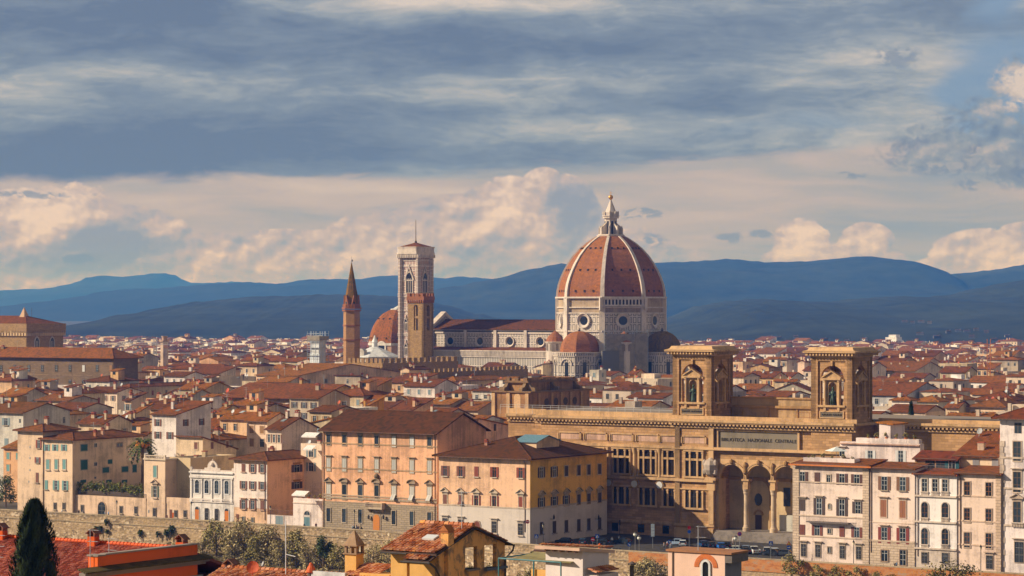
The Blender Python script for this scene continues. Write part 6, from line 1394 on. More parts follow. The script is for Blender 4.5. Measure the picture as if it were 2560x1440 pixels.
for n_, (xL, xC, xR, yE, zE, wl, rf, nf, nr, lb) in enumerate(HAND):
    rnd = random.Random(100 + n_)
    h = House(xL, xC, xR, yE, zE, wl, rf, 'house', lb, 'house', 'houses of the old town', rc=TR[n_ % 6], over=.8, pitch=.36 if rf != 'sb' else .3, parapet=.9)
    sh = rnd.choice('brkgo')
    for i in range(nf):
        x = -h.w * (1 - (i + .5) / nf); window(h.o, x, h.h - 2.4, min(1.5, h.w / nf * .5), 2.1, 'F' + rnd.choice(['', 'o', 'c', 'o']), sh, 'f', stone=wl)
        if h.D < 1000 and rnd.random() < .9: window(h.o, x, h.h - 6.0, min(1.5, h.w / nf * .5), 2.2, 'F' + rnd.choice(['', 'o', 'c']), sh, 'f', stone=wl)
    for i in range(nr):
        y = h.d * (i + .6) / (nr + .2); window(h.o, y, h.h - 2.5, 1.2, 1.9, 'F' + rnd.choice(['', 'c', 'o']), sh, 'r', stone=wl)
    h.clutter(rnd, rnd.choice([1, 2, 3]) if rf != 'flat' else 1)
    FW.append(h)
FW[5].chim(.5, .5, .8, 1.2); h = FW[5]
h = House(558, 791, 925, 995, 22, 'd8a868', 'gu', 'frescoed_palace', 'palace with painted white and pink panels between its windows and ochre flank', 'palace', pitch=.32, rc='9a5440', over=1.9)
h.skin(h.h - 10, h.h - .2, plaster('caa274', .9), 'front_wall', .05, right=False)
for i in range(10):
    x = -h.w * (1 - (i + .55) / 10.2); window(h.o, x, h.h - 4.4, 1.2, 3.6, 'F', stone='c39a66')
    if i < 10:
        x2 = x + h.w / 20.4; g = MB(); g.box(x2 - .75, x2 + .75, -.09, -.05, h.h - 6.6, h.h - 1.9); g.build('painted_panel', marble('ecd0c0'), h.o)
        g = MB(); g.prism([(x2 + .45 * math.cos(k * .7854), h.h - 4.1 + .8 * math.sin(k * .7854)) for k in range(8)], 'y', -.12, -.09); g.build('painted_medallion', plaster('cf9f8c', .9), h.o)
h.aer(.3, .3, 3.5); h.aer(.85, .4, 4.5, 1); h.chim(.55, .5, 1.2, 1.4); h.dish(.02, .05, .9, 'cf5a34')
gl = House(786, 815, 842, 985, 23, 'd9b88c', 'hip', 'skylight_house', 'house topped by a pale green glass pyramid roof behind the frescoed palace', 'house', pitch=.9, rmat=flat('a9b8b0', .35), over=.4)
cyp_mesh = None
# ---------------------------------------------------------------- the rest of the town, row behind row
def clash(c, w, d, m=2.0):
    """plan overlap of a grid-aligned box (near right corner c) with the footprints already taken"""
    u, v = c.x * cT - c.y * sT, c.x * sT + c.y * cT
    for (k, w2, d2, _) in FOOT:
        u2, v2 = k.x * cT - k.y * sT, k.x * sT + k.y * cT
        if u - w - m < u2 and u + m > u2 - w2 and v - m < v2 + d2 and v + d + m > v2: return True
    return False
FOOT += [(duo.location + U * 45 - Vv * 45, 165, 100, 0), (cam_t.location + U * 10 - Vv * 10, 20, 20, 0), (ch.location + U * 22 - Vv * 22, 44, 44, 0), (bp_.location + U * 16 - Vv * 16, 32, 32, 0), (bt.location + U * 0, 8, 7, 0), (sp.location + U * 5 - Vv * 5, 10, 10, 0), (st_.location + U * 5 - Vv * 5, 10, 10, 0)]
# visibility sketch: a coarse picture filled from front to back
GW, GH = 640, 180; occ = [bytearray(GW) for _ in range(GH)]
def cover(xa, xb, ya, yb, mark=True):
    a, b_ = max(0, int(xa / 4)), min(GW, int(xb / 4) + 1); c, d = max(0, int((ya - 720) / 4)), min(GH, int((yb - 720) / 4) + 1); n = 0
    for r_ in range(c, d):
        row = occ[r_]
        for q in range(a, b_):
            if not row[q]: n += 1; row[q] = 1 if mark else 0
    return n
cand = []
for (k, w2, d2, hh) in FOOT:
    if hh > 0: cand.append((k.y, None, (k, w2, d2, hh)))
rnd = random.Random(11); WALLS = ['e8c49c', 'dcbc94', 'f0cfae', 'd2b48c', 'e6d2ba', 'f0d8c4', 'cbb092', 'e9b98a', 'd9a872', 'bfa68a', 'f4dcc8', 'e2a878']
v = 545.0
while v < 3050:
    step = 17 + (v - 545) * .010; u = -1400.0 - v
    while u < 1500:
        wd = rnd.uniform(8, 16) * (1 + (v - 545) / 5000); dp = min(step - 1.5, rnd.uniform(11, 17) * (1 + (v - 545) / 5000))
        uu = u + wd; vv = v + rnd.uniform(-2, 2); c = U * uu + Vv * vv; c.z = 0
        if c.y > 600:
            px = CX + F * c.x / c.y
            if -120 < px < 2760:
                hgt = rnd.gauss(17.4, 4.2) if c.y < 1700 else rnd.gauss(14.0 - (c.y - 1700) * .0034, 2.4)
                hgt = max(10 if c.y < 1700 else 6, min(26, hgt))
                if (1180 < px < 1760 and c.y < 780) : hgt = min(hgt, 17)
                cand.append((c.y, (c, wd, dp, hgt), None))
        u += wd + (rnd.uniform(.2, 1.0) if rnd.random() < .8 else rnd.uniform(4, 9))
    v += step
cand.sort(key=lambda t_: t_[0])
FILL = []; HID = []
FOOT_HAND = list(FOOT)
for D_, f_, hnd in cand:
    k, w2, d2, hh = f_ or hnd
    if f_ and clash(k, w2, d2, .8): continue
    ca = [k, k - U * w2, k + Vv * d2, k - U * w2 + Vv * d2]; xs_ = [CX + F * p.x / p.y for p in ca]
    yt = HY - F * (hh + 2.0 - CH) / (k.y + d2 * .4); yb = HY + F * CH / k.y
    n = cover(min(xs_), max(xs_), yt, yb)
    if f_:
        (FILL if n > 0 else HID).append((n, f_))
FILL.sort(key=lambda t_: -t_[0])
REG = [(-200, 320, 'below the brown palazzo', 'beyond the gothic hall'), (320, 640, 'around the grey stone block', 'near the small turret'), (640, 870, 'around the frescoed palace', 'near the scaffolded tower'), (870, 1100, 'below the battlemented hall', 'behind the battlemented hall'),
       (1100, 1290, 'left of the baroque church', 'under the nave'), (1290, 1690, 'right of the baroque church', 'below the great dome'), (1690, 1860, 'behind the left tower', 'beyond the left tower'), (1860, 2040, 'between the library towers', 'far between the library towers'), (2040, 2290, 'by the right tower', 'below the white hotel block'), (2290, 2800, 'near the small cypress', 'near the orange crane')]
CW = {'e8c49c': 'peach', 'dcbc94': 'tan', 'f0cfae': 'cream', 'd2b48c': 'beige', 'e6d2ba': 'pale', 'f0d8c4': 'white', 'cbb092': 'drab', 'e9b98a': 'apricot', 'd9a872': 'ochre', 'bfa68a': 'grey', 'f4dcc8': 'whitewashed', 'e2a878': 'salmon'}
RW = {'hip': 'hipped', 'gu': 'ridged', 'gv': 'gabled', 'sf': 'single-slope', 'sb': 'back-sloping', 'flat': 'flat-topped'}
RC = {'9a5440': 'brick-red', '8a4a3a': 'dark red', 'a8603f': 'orange', '7d4438': 'maroon', 'b06a45': 'orange-red', '9c5c48': 'dusty red'}
NAMED = 235
rest = []
made = []
for q, (n, (c, w2, d2, hh)) in enumerate(FILL):
    if q >= NAMED: rest.append((c, w2, d2, hh)); continue
    r2 = random.Random(1000 + q)
    rf = r2.choices(['hip', 'gu', 'gv', 'sf', 'sb', 'flat'], [3, 4, 2, 1.6, 1.0, 1.8])[0]; wl = r2.choice(WALLS); rc = r2.choice(TR)
    h = House.__new__(House); h.D = c.y; h.h = hh; h.C = c; h.w = w2; h.d = d2; h.wall = wl; h.wm = plaster(wl); h.roof = rf; h.over = .7; h.pitch = r2.uniform(.2, .34); h.z0 = 0; h.rm = tiles(rc)
    if rf == 'gu' and d2 > 15: h.pitch = .3
    h.o = thing('town_house', '', 'house', c, ROT, 'houses of the old town'); h.body(.9)
    nf = max(1, int(w2 / 3.6)); sh = r2.choice('brkgotd'); fl = r2.choice(['F', 'F', 'Fo', 'o', 'Fc', ''])
    rows = (2.2, 5.6) if h.D < 1100 else (2.2,)
    for dz in rows:
        for i in range(nf):
            if r2.random() < .8: window(h.o, -w2 * (1 - (i + .5) / nf), hh - dz, 1.2, 1.9, fl if h.D < 1100 else '', sh, 'f', stone=wl)
        for i in range(max(1, int(d2 / 5))):
            if r2.random() < .5: window(h.o, d2 * (i + .6) / (max(1, int(d2 / 5)) + .2), hh - dz, 1.1, 1.8, fl if h.D < 1100 else '', sh, 'r', stone=wl)
    nch = r2.choice([0, 1, 1, 2, 2, 3]); extra = []
    h_c = dict(ch=0, ae=0, di=0, sk=0, al=0)
    for i in range(nch): h.chim(r2.uniform(.15, .85), r2.uniform(.2, .6), r2.choice([.8, 1.0, 1.3]), r2.choice([1.0, 1.4, 2.0]), None, r2.randrange(3))
    if r2.random() < .5: h.aer(r2.uniform(.1, .9), r2.uniform(.3, .7), r2.choice([2.5, 3.5, 4.5]), r2.randrange(3)); h_c['ae'] = 1
    if r2.random() < .25: dc = r2.choice(['d9d2c8', 'c8643f', 'b8b4ae']); h.dish(r2.uniform(.1, .9), r2.uniform(.1, .5), .6, dc); h_c['di'] = {'d9d2c8': 'white dish', 'c8643f': 'orange dish', 'b8b4ae': 'grey dish'}[dc]
    if r2.random() < .25 and rf != 'flat': h.sky(r2.uniform(.2, .8), r2.uniform(.15, .4)); h_c['sk'] = 1
    if r2.random() < .5 and rf in ('hip', 'gu', 'gv') and w2 > 9:      # roof room that stands above the tiles
        aw, ad = r2.uniform(3, 5), r2.uniform(3, 5); x = -w2 * r2.uniform(.3, .6); y = d2 * r2.uniform(.3, .5); z = h.h + min(w2, d2) * .17
        MB().box(x, x + aw, y, y + ad, h.h, z + 2.2).build('roof_room', plaster(r2.choice(WALLS)), h.o); MB().slab([(x - .4, y - .4, z + 2.3), (x + aw + .4, y - .4, z + 2.3), (x + aw + .4, y + ad + .4, z + 3.1), (x - .4, y + ad + .4, z + 3.1)], .2).build('roof_room_roof', tiles(r2.choice(TR)), h.o)
        MB().box(x + aw * .3, x + aw * .65, y - .05, y, z + .6, z + 1.8).build('window', glass(), h.o); h_c['al'] = 1
    px, py = pxy((c.x - w2 * .4, c.y, hh))
    made.append((h.o, CW[wl], RW[rf], RC[rc] if rf != 'flat' else '', nch, h_c, px, py, h.D))
# one label for each: look first, then the landmark it lies by, then its turn from the left
by = {}
for m_ in made:
    o, cw, rw, rcw, nch, hc, px, py, D_ = m_
    rg = next((r_ for r_ in REG if r_[0] <= px < r_[1]), REG[-1]); place = rg[2] if D_ < 1150 else rg[3]
    bits = [{0: '', 1: 'one chimney', 2: 'two chimneys', 3: 'triple chimneys'}[nch], 'aerial' if hc['ae'] else '', hc['di'] or '', 'skylight' if hc['sk'] else '', 'roof room' if hc['al'] else '']
    bits = [b_ for b_ in bits if b_][:1 if nch else 2][:1]
    desc = f"{cw} {rw} house" + (f" with {rcw} tiles" if rcw else " with bare parapet") + ((', ' + ' and '.join(bits)) if bits else '')
    by.setdefault((desc, place), []).append((px, py, o))
ORD = ['first', 'second', 'third', 'fourth', 'fifth', 'sixth']
for (desc, place), l in by.items():
    l.sort(key=lambda t_: t_[0])
    for i, (px, py, o) in enumerate(l):
        o['label'] = f"{desc}, {place}" + (f", {ORD[i]} from left" if len(l) > 1 else '')
# farther roofs as one mass
def mass(name, lst, seed):
    r2 = random.Random(seed); g = MB()
    mats = [plaster(x) for x in ('e8c8a6', 'd6bc9c', 'f2e0ce', 'c9b096')] + [tiles(x) for x in ('9a5440', '8a4a3a', 'a8603f')] + [flat('4a4640')]
    for c, w2, d2, hh in lst:
        s0 = len(g.v); g.k = r2.randrange(4); rise = min(w2, d2) * r2.uniform(.10, .16); fl = r2.random() < (.2 if c.y < 1900 else .5)
        g.box(-w2, 0, 0, d2, 0, hh); g.k = 4 + r2.randrange(3)
        if fl: g.k = r2.randrange(4); g.box(-w2 * .7, -w2 * .3, d2 * .3, d2 * .6, hh, hh + 2)
        elif r2.random() < .6:
            g.slab([(-w2 - .5, -.6, hh), (.5, -.6, hh), (.5, d2 / 2, hh + rise + .2), (-w2 - .5, d2 / 2, hh + rise + .2)], .3); g.slab([(.5, d2 + .6, hh), (-w2 - .5, d2 + .6, hh), (-w2 - .5, d2 / 2, hh + rise + .2), (.5, d2 / 2, hh + rise + .2)], .3); g.k = r2.randrange(4); g.prism([(.1, hh - .1), (d2 - .1, hh - .1), (d2 / 2, hh + rise - .1)], 'x', -w2, 0)
        else: g.slab([(-w2 - .5, -.6, hh), (.5, -.6, hh), (.5, d2 / 2, hh + rise + .2), (-w2 - .5, d2 / 2, hh + rise + .2)], .3) if False else g.add([(-w2 - .5, -.5, hh), (.5, -.5, hh), (.5, d2 + .5, hh), (-w2 - .5, d2 + .5, hh), (-w2 / 2, d2 / 2, hh + rise)], [(0, 1, 4), (1, 2, 4), (2, 3, 4), (3, 0, 4)])
        for k in range(r2.choice([0, 1, 2])): x, y = -w2 * r2.uniform(.1, .9), d2 * r2.uniform(.2, .7); g.k = r2.randrange(4); g.box(x - .5, x + .5, y - .4, y + .4, hh, hh + rise + (1.2 if c.y < 1800 else .4))
        g.k = 7
        for k in range(int(w2 / 4)):
            if r2.random() < .75: x = -w2 + 2 + k * 4; g.box(x - .6, x + .6, -.08, 0, hh - 3.2, hh - 1.4)
        for k in range(int(d2 / 4.5)):
            if r2.random() < .5: y = 2 + k * 4.5; g.box(0, .08, y - .6, y + .6, hh - 3.2, hh - 1.4)
        g.xf(Matrix.Translation(c) @ Matrix.Rotation(-TH, 4, 'Z'), s0)
    return g.build(name, mats, kind='stuff')
mass('distant_houses', rest, 5); mass('hidden_houses', [f_ for _, f_ in HID], 6)
# pale apartment blocks at the edge of the plain
rnd = random.Random(21); AP = []
for (x0, x1, n) in ((430, 760, 12), (895, 990, 3), (1690, 1850, 7), (1850, 2050, 12), (2050, 2210, 6), (2280, 2600, 16)):
    for i in range(n):
        px = x0 + (x1 - x0) * (i + rnd.random()) / n; D_ = rnd.uniform(2200, 3000); AP.append((px, D_))
AP.sort(); abl = {}
for px, D_ in AP:
    c = Vector(((px - CX) / F * D_, D_, 0)); w2, d2, hh = rnd.uniform(14, 34), rnd.uniform(10, 16), rnd.uniform(7, 11)
    if clash(c, w2, d2, .5): continue
    FOOT.append((c, w2, d2, hh)); fl = rnd.choice([3, 4, 5]); wl = rnd.choice(['f2e2d0', 'e8d6c2', 'f4e8da', 'dcc8b4', 'efd2ba'])
    t_ = thing('apartment_block', '', 'apartment block', c, ROT, 'pale apartment blocks on the far plain')
    MB().box(-w2, 0, 0, d2, 0, hh).box(-w2 * .6, -w2 * .3, d2 * .3, d2 * .7, hh, hh + 1.5).build('wall', plaster(wl), t_); MB().box(-w2 - .4, .4, -.4, d2 + .4, hh - .5, hh).build('roof_edge', plaster('d8c6b4'), t_)
    g = MB()
    for k in range(fl):
        z = hh - 3.0 - k * 3.2
        if z > 2: MB().box(-w2 + .8, -.8, -.08, 0, z, z + 1.4).build('window_band', glass('4a5058'), t_); MB().box(0, .08, .8, d2 - .8, z, z + 1.4).build('window_band', glass('4a5058'), t_)
    cw = {'f2e2d0': 'cream', 'e8d6c2': 'beige', 'f4e8da': 'white', 'dcc8b4': 'grey', 'efd2ba': 'pinkish'}[wl]; wd_ = 'wide' if w2 > 24 else 'narrow'
    pl = 'left of the brick spire' if px < 880 else 'behind the brick spire' if px < 1000 else 'just right of the great dome' if px < 1850 else 'between the library towers' if px < 2050 else 'beside the hotel block' if px < 2280 else 'right of the hotel block'
    abl.setdefault((f"{wd_} {cw} block with {['', '', '', 'three', 'four', 'five'][fl]} window bands", pl), []).append((px, t_))
for (d_, p_), l in abl.items():
    for i, (px, o) in enumerate(sorted(l, key=lambda t: t[0])): o['label'] = f"{d_} {p_}" + (f", {ORD[i]} from left" if len(l) > 1 else '')
# villas on the hill slopes: placed where the slope really is
dg = bpy.context.evaluated_depsgraph_get(); hillo = [bpy.data.objects[n] for n in ('right_foothills', 'low_left_hill', 'broad_hill')]
VIL = [(2262, 806), (2282, 809), (2303, 807), (2324, 810), (2372, 834), (2396, 829), (2418, 831), (2441, 827), (2466, 833), (2430, 846), (2486, 851), (2520, 843), (1925, 846), (1948, 849), (1700, 857), (1716, 856), (1733, 858), (2062, 852), (2118, 857), (2160, 853), (1822, 851), (1990, 845), (2300, 838), (2344, 846), (700, 856), (560, 862)]
vm = {}; vl = {}
for i, (px, py) in enumerate(VIL):
    d_ = Vector(((px - CX) / F, 1, -(py - HY) / F)); d_.normalize(); hit = None
    for ho in hillo:
        ok, loc_, nn, ix = ho.ray_cast(Vector((0, 0, CH)), d_)
        if ok and (hit is None or loc_.y < hit.y): hit = loc_
    if hit is None: continue
    r2 = random.Random(i); w2 = r2.uniform(11, 20); col = r2.choice(['7a726a', '6f6256', '827a70'])
    k = i % 5
    t_ = thing('villa', '', 'villa', hit - Vector((0, 0, 1)), (0, 0, r2.uniform(-.25, .1)), 'pale villas on the hillsides'); t_.scale = (.6, .6, .6)
    MB().box(-w2 / 2, w2 / 2, 0, 9, 0, 6 + k * .7).box(w2 * .2, w2 * .42, 1, 6, 6 + k * .7, 9 + k * .7).build('wall', plaster(col), t_); MB().slab([(-w2 / 2 - .6, -.6, 6 + k * .7), (w2 / 2 + .6, -.6, 6 + k * .7), (w2 / 2 + .6, 4.5, 7.6 + k * .7), (-w2 / 2 - .6, 4.5, 7.6 + k * .7)], .3).build('roof', tiles('7a5444'), t_)
    if False: MB().box(-1.6, 1.6, 2, 5, 0, 20).prism([(-1.8, 20), (1.8, 20), (0, 24)], 'y', 1.8, 5.2).build('bell_tower', plaster('8e8478'), t_)
    pl = ('in the hilltop hamlet above the hotel block' if 2255 < px < 2320 and py < 815 else 'on the slope at far right' if px > 2350 else 'on the slope right of the great dome' if px < 1830 else 'on the slope between the library towers' if px < 2080 else 'on the slope around the hotel block') if px > 1000 else 'at the foot of the low left hill'
    vl.setdefault(({'7a726a': 'cream', '6f6256': 'tan', '827a70': 'white'}[col] + (' wide' if w2 > 14 else ' small'), pl), []).append((px, t_))
for (d_, p_), l in vl.items():
    for i, (px, o) in enumerate(sorted(l, key=lambda t: t[0])): o['label'] = f"{d_} villa {p_}" + (f", {ORD[i]} from left" if len(l) > 1 else '')
# ---------------------------------------------------------------- plants
LEAF_A = leaves('565a2c', 'b3a56a', .5); LEAF_D = leaves('28361c', '63703a', .6); LEAF_O = leaves('6e6a44', 'c9b888', .5); LEAF_C = leaves('16240f', '40502a', .9); BARK = plaster('7a6250', .8)
def leafcloud(n, rx, ry, rz, size, seed, clumps=9, base=0.0, hollow=.35):
    rnd = random.Random(seed); g = MB(); cl = []
    for i in range(clumps):
        a = rnd.uniform(0, 6.283); e = rnd.uniform(-.9, 1) ; r = rnd.uniform(.25, .78); k = math.sqrt(max(0, 1 - e * e * .8))
        cl.append((rx * r * math.cos(a) * k, ry * r * math.sin(a) * k, rz * e * .66, rnd.uniform(.28, .5)))
    for i in range(n):
        c = rnd.choice(cl); d = Vector((rnd.gauss(0, 1), rnd.gauss(0, 1), rnd.gauss(0, 1))).normalized() * (rnd.random() ** .5)
        p = Vector((c[0] + d.x * rx * c[3], c[1] + d.y * ry * c[3], base + c[2] + d.z * rz * c[3] * 1.1))
        nn = (d + Vector((rnd.uniform(-.8, .8), rnd.uniform(-.8, .8), rnd.uniform(-.2, 1)))).normalized(); t_ = nn.orthogonal().normalized(); b_ = nn.cross(t_); q = rnd.uniform(0, 6.28); t_, b_ = t_ * math.cos(q) + b_ * math.sin(q), b_ * math.cos(q) - t_ * math.sin(q)
        s = size * rnd.uniform(.6, 1.4); g.add([p - t_ * s * .5, p + b_ * s * .3, p + t_ * s * .5, p - b_ * s * .3], [(0, 1, 2, 3)])
    return g
def tree_src(name, label, mat, h, r, seed, n=2600, size=.42, lift=.3, sparse=11):
    t_ = thing(name, label, 'tree'); rnd = random.Random(seed); g = MB(); g.tube([(0, 0, -1), (.1, 0, h * .3), (-.1, .1, h * .62), (0, 0, h * .9)], [.03 * h, .022 * h, .012 * h, .004 * h], 7)
    for i in range(7): a = rnd.uniform(0, 6.28); z = h * rnd.uniform(.25, .6); g.tube([(0, 0, z), (math.cos(a) * r * .4, math.sin(a) * r * .4, z + h * .14), (math.cos(a) * r * .75, math.sin(a) * r * .75, z + h * .24)], [.011 * h, .007 * h, .003 * h], 5)
    g.build('trunk', BARK, t_); leafcloud(n, r, r, h * (1 - lift) * .5, size, seed, sparse, h * (lift + (1 - lift) * .5)).build('crown', mat, t_); return t_
def G(px, off, z=0.0):
    q = on_par(px) + Vv * off; k = (px - CX) / F
    for _ in range(6): q = q - U * ((q.x - k * q.y) / (cT + k * sT))
    return Vector((q.x, q.y, z))
BT = [tree_src('bank_tree', 'x', m_, 9, 3.4, s_, 1500, .46, .08, 20) for s_, m_ in ((1, LEAF_O), (2, LEAF_A), (3, LEAF_O))]
BTL = [(505, 5, .75, 'leftmost small grey-green tree on the bank beside the orange-walled house'), (540, 4, 1.2, 'tall ragged olive-green tree on the bank, below the orange doors'), (578, 6, 1.0, 'grey-green tree on the bank below the low white gate building'), (612, 4, 1.35, 'tallest pale tree on the bank, topping the wall'), (640, 7, .9, 'thin grey-green tree on the bank right of the tallest one'),
       (668, 5, 1.15, 'olive-green bank tree below the street lamp of the gate building'), (700, 8, .85, 'low pale bank tree left of the white mast'), (735, 6, 1.1, 'grey-green bank tree right behind the white mast'), (770, 8, .8, 'low olive bank tree behind the orange satellite dish roof'), (808, 6, .9, 'greyish bank tree left of the dark green one'), (848, 9, .85, 'low bank tree beside the tall ochre chimney'),
       (935, 5, .8, 'bank shrub tree right of the tall ochre chimney'), (985, 4, 1.0, 'pale bushy tree in front of the palazzo door, beside the ochre house roof'), (1330, 6, .6, 'small bank tree glimpsed below the yellow corner house'), (1238, 7, .7, 'bank tree seen through the opening of the ochre house'), (1350, 12, .5, 'low bank shrub behind the teal pergola')]
for i, (px, off, k, lb) in enumerate(BTL):
    src = BT[i % 3]; p = G(px, -off, -8.3 - off * .1)
    if i < 3: src.location = p; src.scale = (k,) * 3; src['label'] = lb; src['group'] = 'trees on the river bank'
    else: copy_thing(src, p, (0, 0, i * 1.3), lb, 'trees on the river bank', (k * 1.1, k * 1.1, k))
t_ = tree_src('bank_tree', 'dark green leafy tree on the bank left of the tall ochre chimney', LEAF_D, 7.5, 2.5, 9, 2600, .42, .15, 11); t_.location = G(808, -9, -7); t_['group'] = 'trees on the river bank'
t_ = tree_src('bank_tree', 'bushy grey-green tree below the brick-faced wall, left of the pink block', LEAF_O, 8.5, 5.0, 17, 4200, .45, .1, 16); t_.location = G(1625, -14, -7.5); t_['group'] = 'trees on the river bank'
t_ = tree_src('bank_tree', 'dark loose-leaved tree in front of the balustraded white house at lower right', leaves('34341c', '857a48', .6), 16.5, 6.4, 23, 2600, .5, .45, 20); t_.location = G(2375, -60, -7.5); t_['group'] = 'trees on the river bank'
# scrub along the foot of the wall
g = MB(); rnd = random.Random(4)
for i in range(190):
    px = rnd.uniform(400, 1560) if i < 150 else rnd.uniform(-100, 2700); off = rnd.uniform(2, 15); p = G(px, -off, -5.2 - off * .28); c = leafcloud(90, 1.6, 1.6, 1.3, .5, i, 5); o_ = len(g.v); g.add([tuple(Vector(v_) + p) for v_ in c.v], c.f)
g.build('bank_scrub', LEAF_O, kind='stuff')
# bushes and creepers on the wall
def bush_src(name, mat, r, h, seed, n=700, cat='bush'):
    t_ = thing(name, 'x', cat); leafcloud(n, r, r * .8, h / 2, .32, seed, 9, h / 2).build('foliage', mat, t_); MB().tube([(0, .3, -.3), (0, 0, h * .6)], [.12, .05], 5).build('stem', BARK, t_); return t_
b0 = bush_src('wall_bush', LEAF_A, 2.0, 3.4, 5)
for i, (px, z, k, lb) in enumerate([(1980, -3.3, 1.1, 'largest rounded bush below the brick wall under the orange-eaved house'), (2042, -3.8, .8, 'second rounded bush from the left below the balcony house'), (2088, -4.0, .85, 'third rounded bush from the left below the brick wall'), (2140, -4.2, .9, 'fourth rounded bush from the left, below the shop house'), (2190, -4.6, .8, 'fifth rounded bush from the left along the brick wall'), (2232, -4.9, .8, 'sixth rounded bush along the brick wall, left of the loose-leaved tree'), (2500, -5.2, .8, 'last rounded bush along the brick wall at the right edge')]):
    p = G(px, -2.2, z + 1.0); k *= 1.3
    if i == 0: b0.location = p; b0['label'] = lb; b0['group'] = 'rounded bushes along the brick wall'; b0.scale = (k,) * 3
    else: copy_thing(b0, p, (0, 0, i), lb, 'rounded bushes along the brick wall', k)
c0 = bush_src('hanging_creeper', LEAF_D, .85, 2.6, 6, 420, 'creeper')
for i, (px, z, k, lb) in enumerate([(238, -4.3, 1.0, 'leftmost dark creeper hanging on the embankment wall'), (250, -4.2, 1.0, 'second creeper from the left, touching the leftmost'), (266, -2.2, .95, 'creeper near the wall top above a smaller one'), (266, -4.4, .75, 'small creeper below another right of the leftmost pair'), (350, -4.6, 1.0, 'single creeper on the bare middle stretch of wall'), (395, -4.5, .9, 'slim creeper left of the paired dark ones'), (414, -4.4, 1.1, 'left one of the paired tall creepers on the wall'), (428, -4.1, 1.5, 'right and larger one of the paired tall creepers'), (545, -2.6, 1.0, 'creeper near the wall top above the bank trees'), (576, -2.4, .7, 'small tuft on the wall below the orange right door'), (655, -3.4, 1.0, 'creeper on the wall below the gate building'), (678, -4.8, .8, 'round tuft low on the wall below the low white house'), (1330, -2.4, .8, 'tuft on the wall below the yellow corner house')]):
    p = G(px, -.9, z)
    if i == 0: c0.location = p; c0['label'] = lb; c0['group'] = 'creepers on the embankment wall'
    else: copy_thing(c0, p, (0, 0, i * 2), lb, 'creepers on the embankment wall', k)
# leafy terrace above the garden wall
vt = thing('terrace_vine', 'long mass of leafy vines along the terrace above the garden wall', 'vine', GARD.C + Vector((0, 0, GARD.h)), ROT); g = MB(); rnd = random.Random(8)
for i in range(26):
    c = leafcloud(190, 1.3, 1.3, 1.5 + .5 * rnd.random(), .42, i, 7); p = Vector((-.9 - (GARD.w - 2) * i / 25, 1.4 + rnd.uniform(-.3, .6), 2.0 + rnd.uniform(-.3, .5))); g.add([tuple(Vector(v_) + p) for v_ in c.v], c.f)
g.build('foliage', leaves('38481e', '97994e', .5), vt); MB().box(-GARD.w + .5, -.3, 1.2, 1.6, -.2, 1.2).build('planter', flat('5d4a3a'), vt)
# palm with orange fruit
D_ = 712; pc = Vector(((356 - CX) / F * D_, D_, 0)); zc = CH - (1108 - HY) / F * D_; pm = thing('palm_tree', 'date palm with orange fruit clusters among the houses at left', 'tree', pc)
MB().tube([(0, 0, 0), (.1, 0, zc * .5), (0, 0, zc)], [.55, .42, .45], 9).build('trunk', plaster('7d6248', .9), pm); g = MB(); rnd = random.Random(2)
for i in range(64):
    a = rnd.uniform(0, 6.283); e = rnd.uniform(-.75, 1.35); L = rnd.uniform(4.3, 5.6); d = Vector((math.cos(a), math.sin(a), 0)); prev = Vector((0, 0, zc)); pts = []
    for k in range(9): f = k / 8; pts.append(Vector((0, 0, zc)) + d * L * f * math.cos(e * .75) * (1 - .1 * f) + Vector((0, 0, L * (math.sin(e) * f * .85 - .62 * f * f))))
    sd = Vector((-math.sin(a), math.cos(a), 0))
    for k in range(1, 8):
        for q in (-1, 1): o_ = pts[k]; tip = o_ + (sd * q * .62 + d * .35 + Vector((0, 0, -.22))) * (1.1 - .5 * k / 8); g.add([o_, o_ + (pts[k + 1] - o_) * .75, tip], [(0, 1, 2)])
    g.tube([pts[0], pts[4], pts[8]], [.07, .05, .02], 4)
g.build('fronds', leaves('344220', '7a8448', .5), pm); g = MB()
for i in range(9): a = i * .7; g.lathe([(.05, .4), (.42, 0), (.5, -.5), (.3, -1.0), (.05, -1.3)], 6, (math.cos(a) * 1.5, math.sin(a) * 1.5, zc - .1 + .35 * math.sin(i * 2.1)))
g.build('fruit', flat('e88a2a'), pm)
def cypress(px, pyt, D_, zb, r, seed, label, n=5000, size=.4):
    t_ = thing('cypress_tree', label, 'tree', ((px - CX) / F * D_, D_, zb)); h = CH - (pyt - HY) / F * D_ - zb; rnd = random.Random(seed); g = MB()
    for i in range(n):
        f = rnd.random() ** .8; a = rnd.uniform(0, 6.283); lobes = .8 + .2 * math.sin(a * 5 + f * 9) + .16 * math.sin(a * 9 - f * 23)
        R_ = r * lobes * min(1, (f / .12) ** .5) * (1 - f) ** (.62 if px > 100 else .42) * 1.0 * (.72 + .28 * rnd.random()); p = Vector((R_ * math.cos(a), R_ * math.sin(a), f * h * .985 + rnd.uniform(-.2, .2)))
        up = Vector((math.cos(a) * .4 + rnd.uniform(-.3, .3), math.sin(a) * .4 + rnd.uniform(-.3, .3), 1)).normalized(); sd = Vector((-math.sin(a + rnd.uniform(-.9, .9)), math.cos(a), rnd.uniform(-.3, .3))).normalized(); s = size * rnd.uniform(.6, 1.5)
        g.add([p - sd * s * .25, p + sd * s * .25, p + up * s], [(0, 1, 2)])
    g.build('foliage', LEAF_C, t_); MB().tube([(0, 0, -9 if px < 100 else -1), (0, 0, h * .9)], [r * .16, .03], 7).build('trunk', BARK, t_); return t_
cypress(86, 1252, 215, 27, 2.75, 3, 'tall dark cypress rising in front of the orange roof at lower left', 22000, .30)
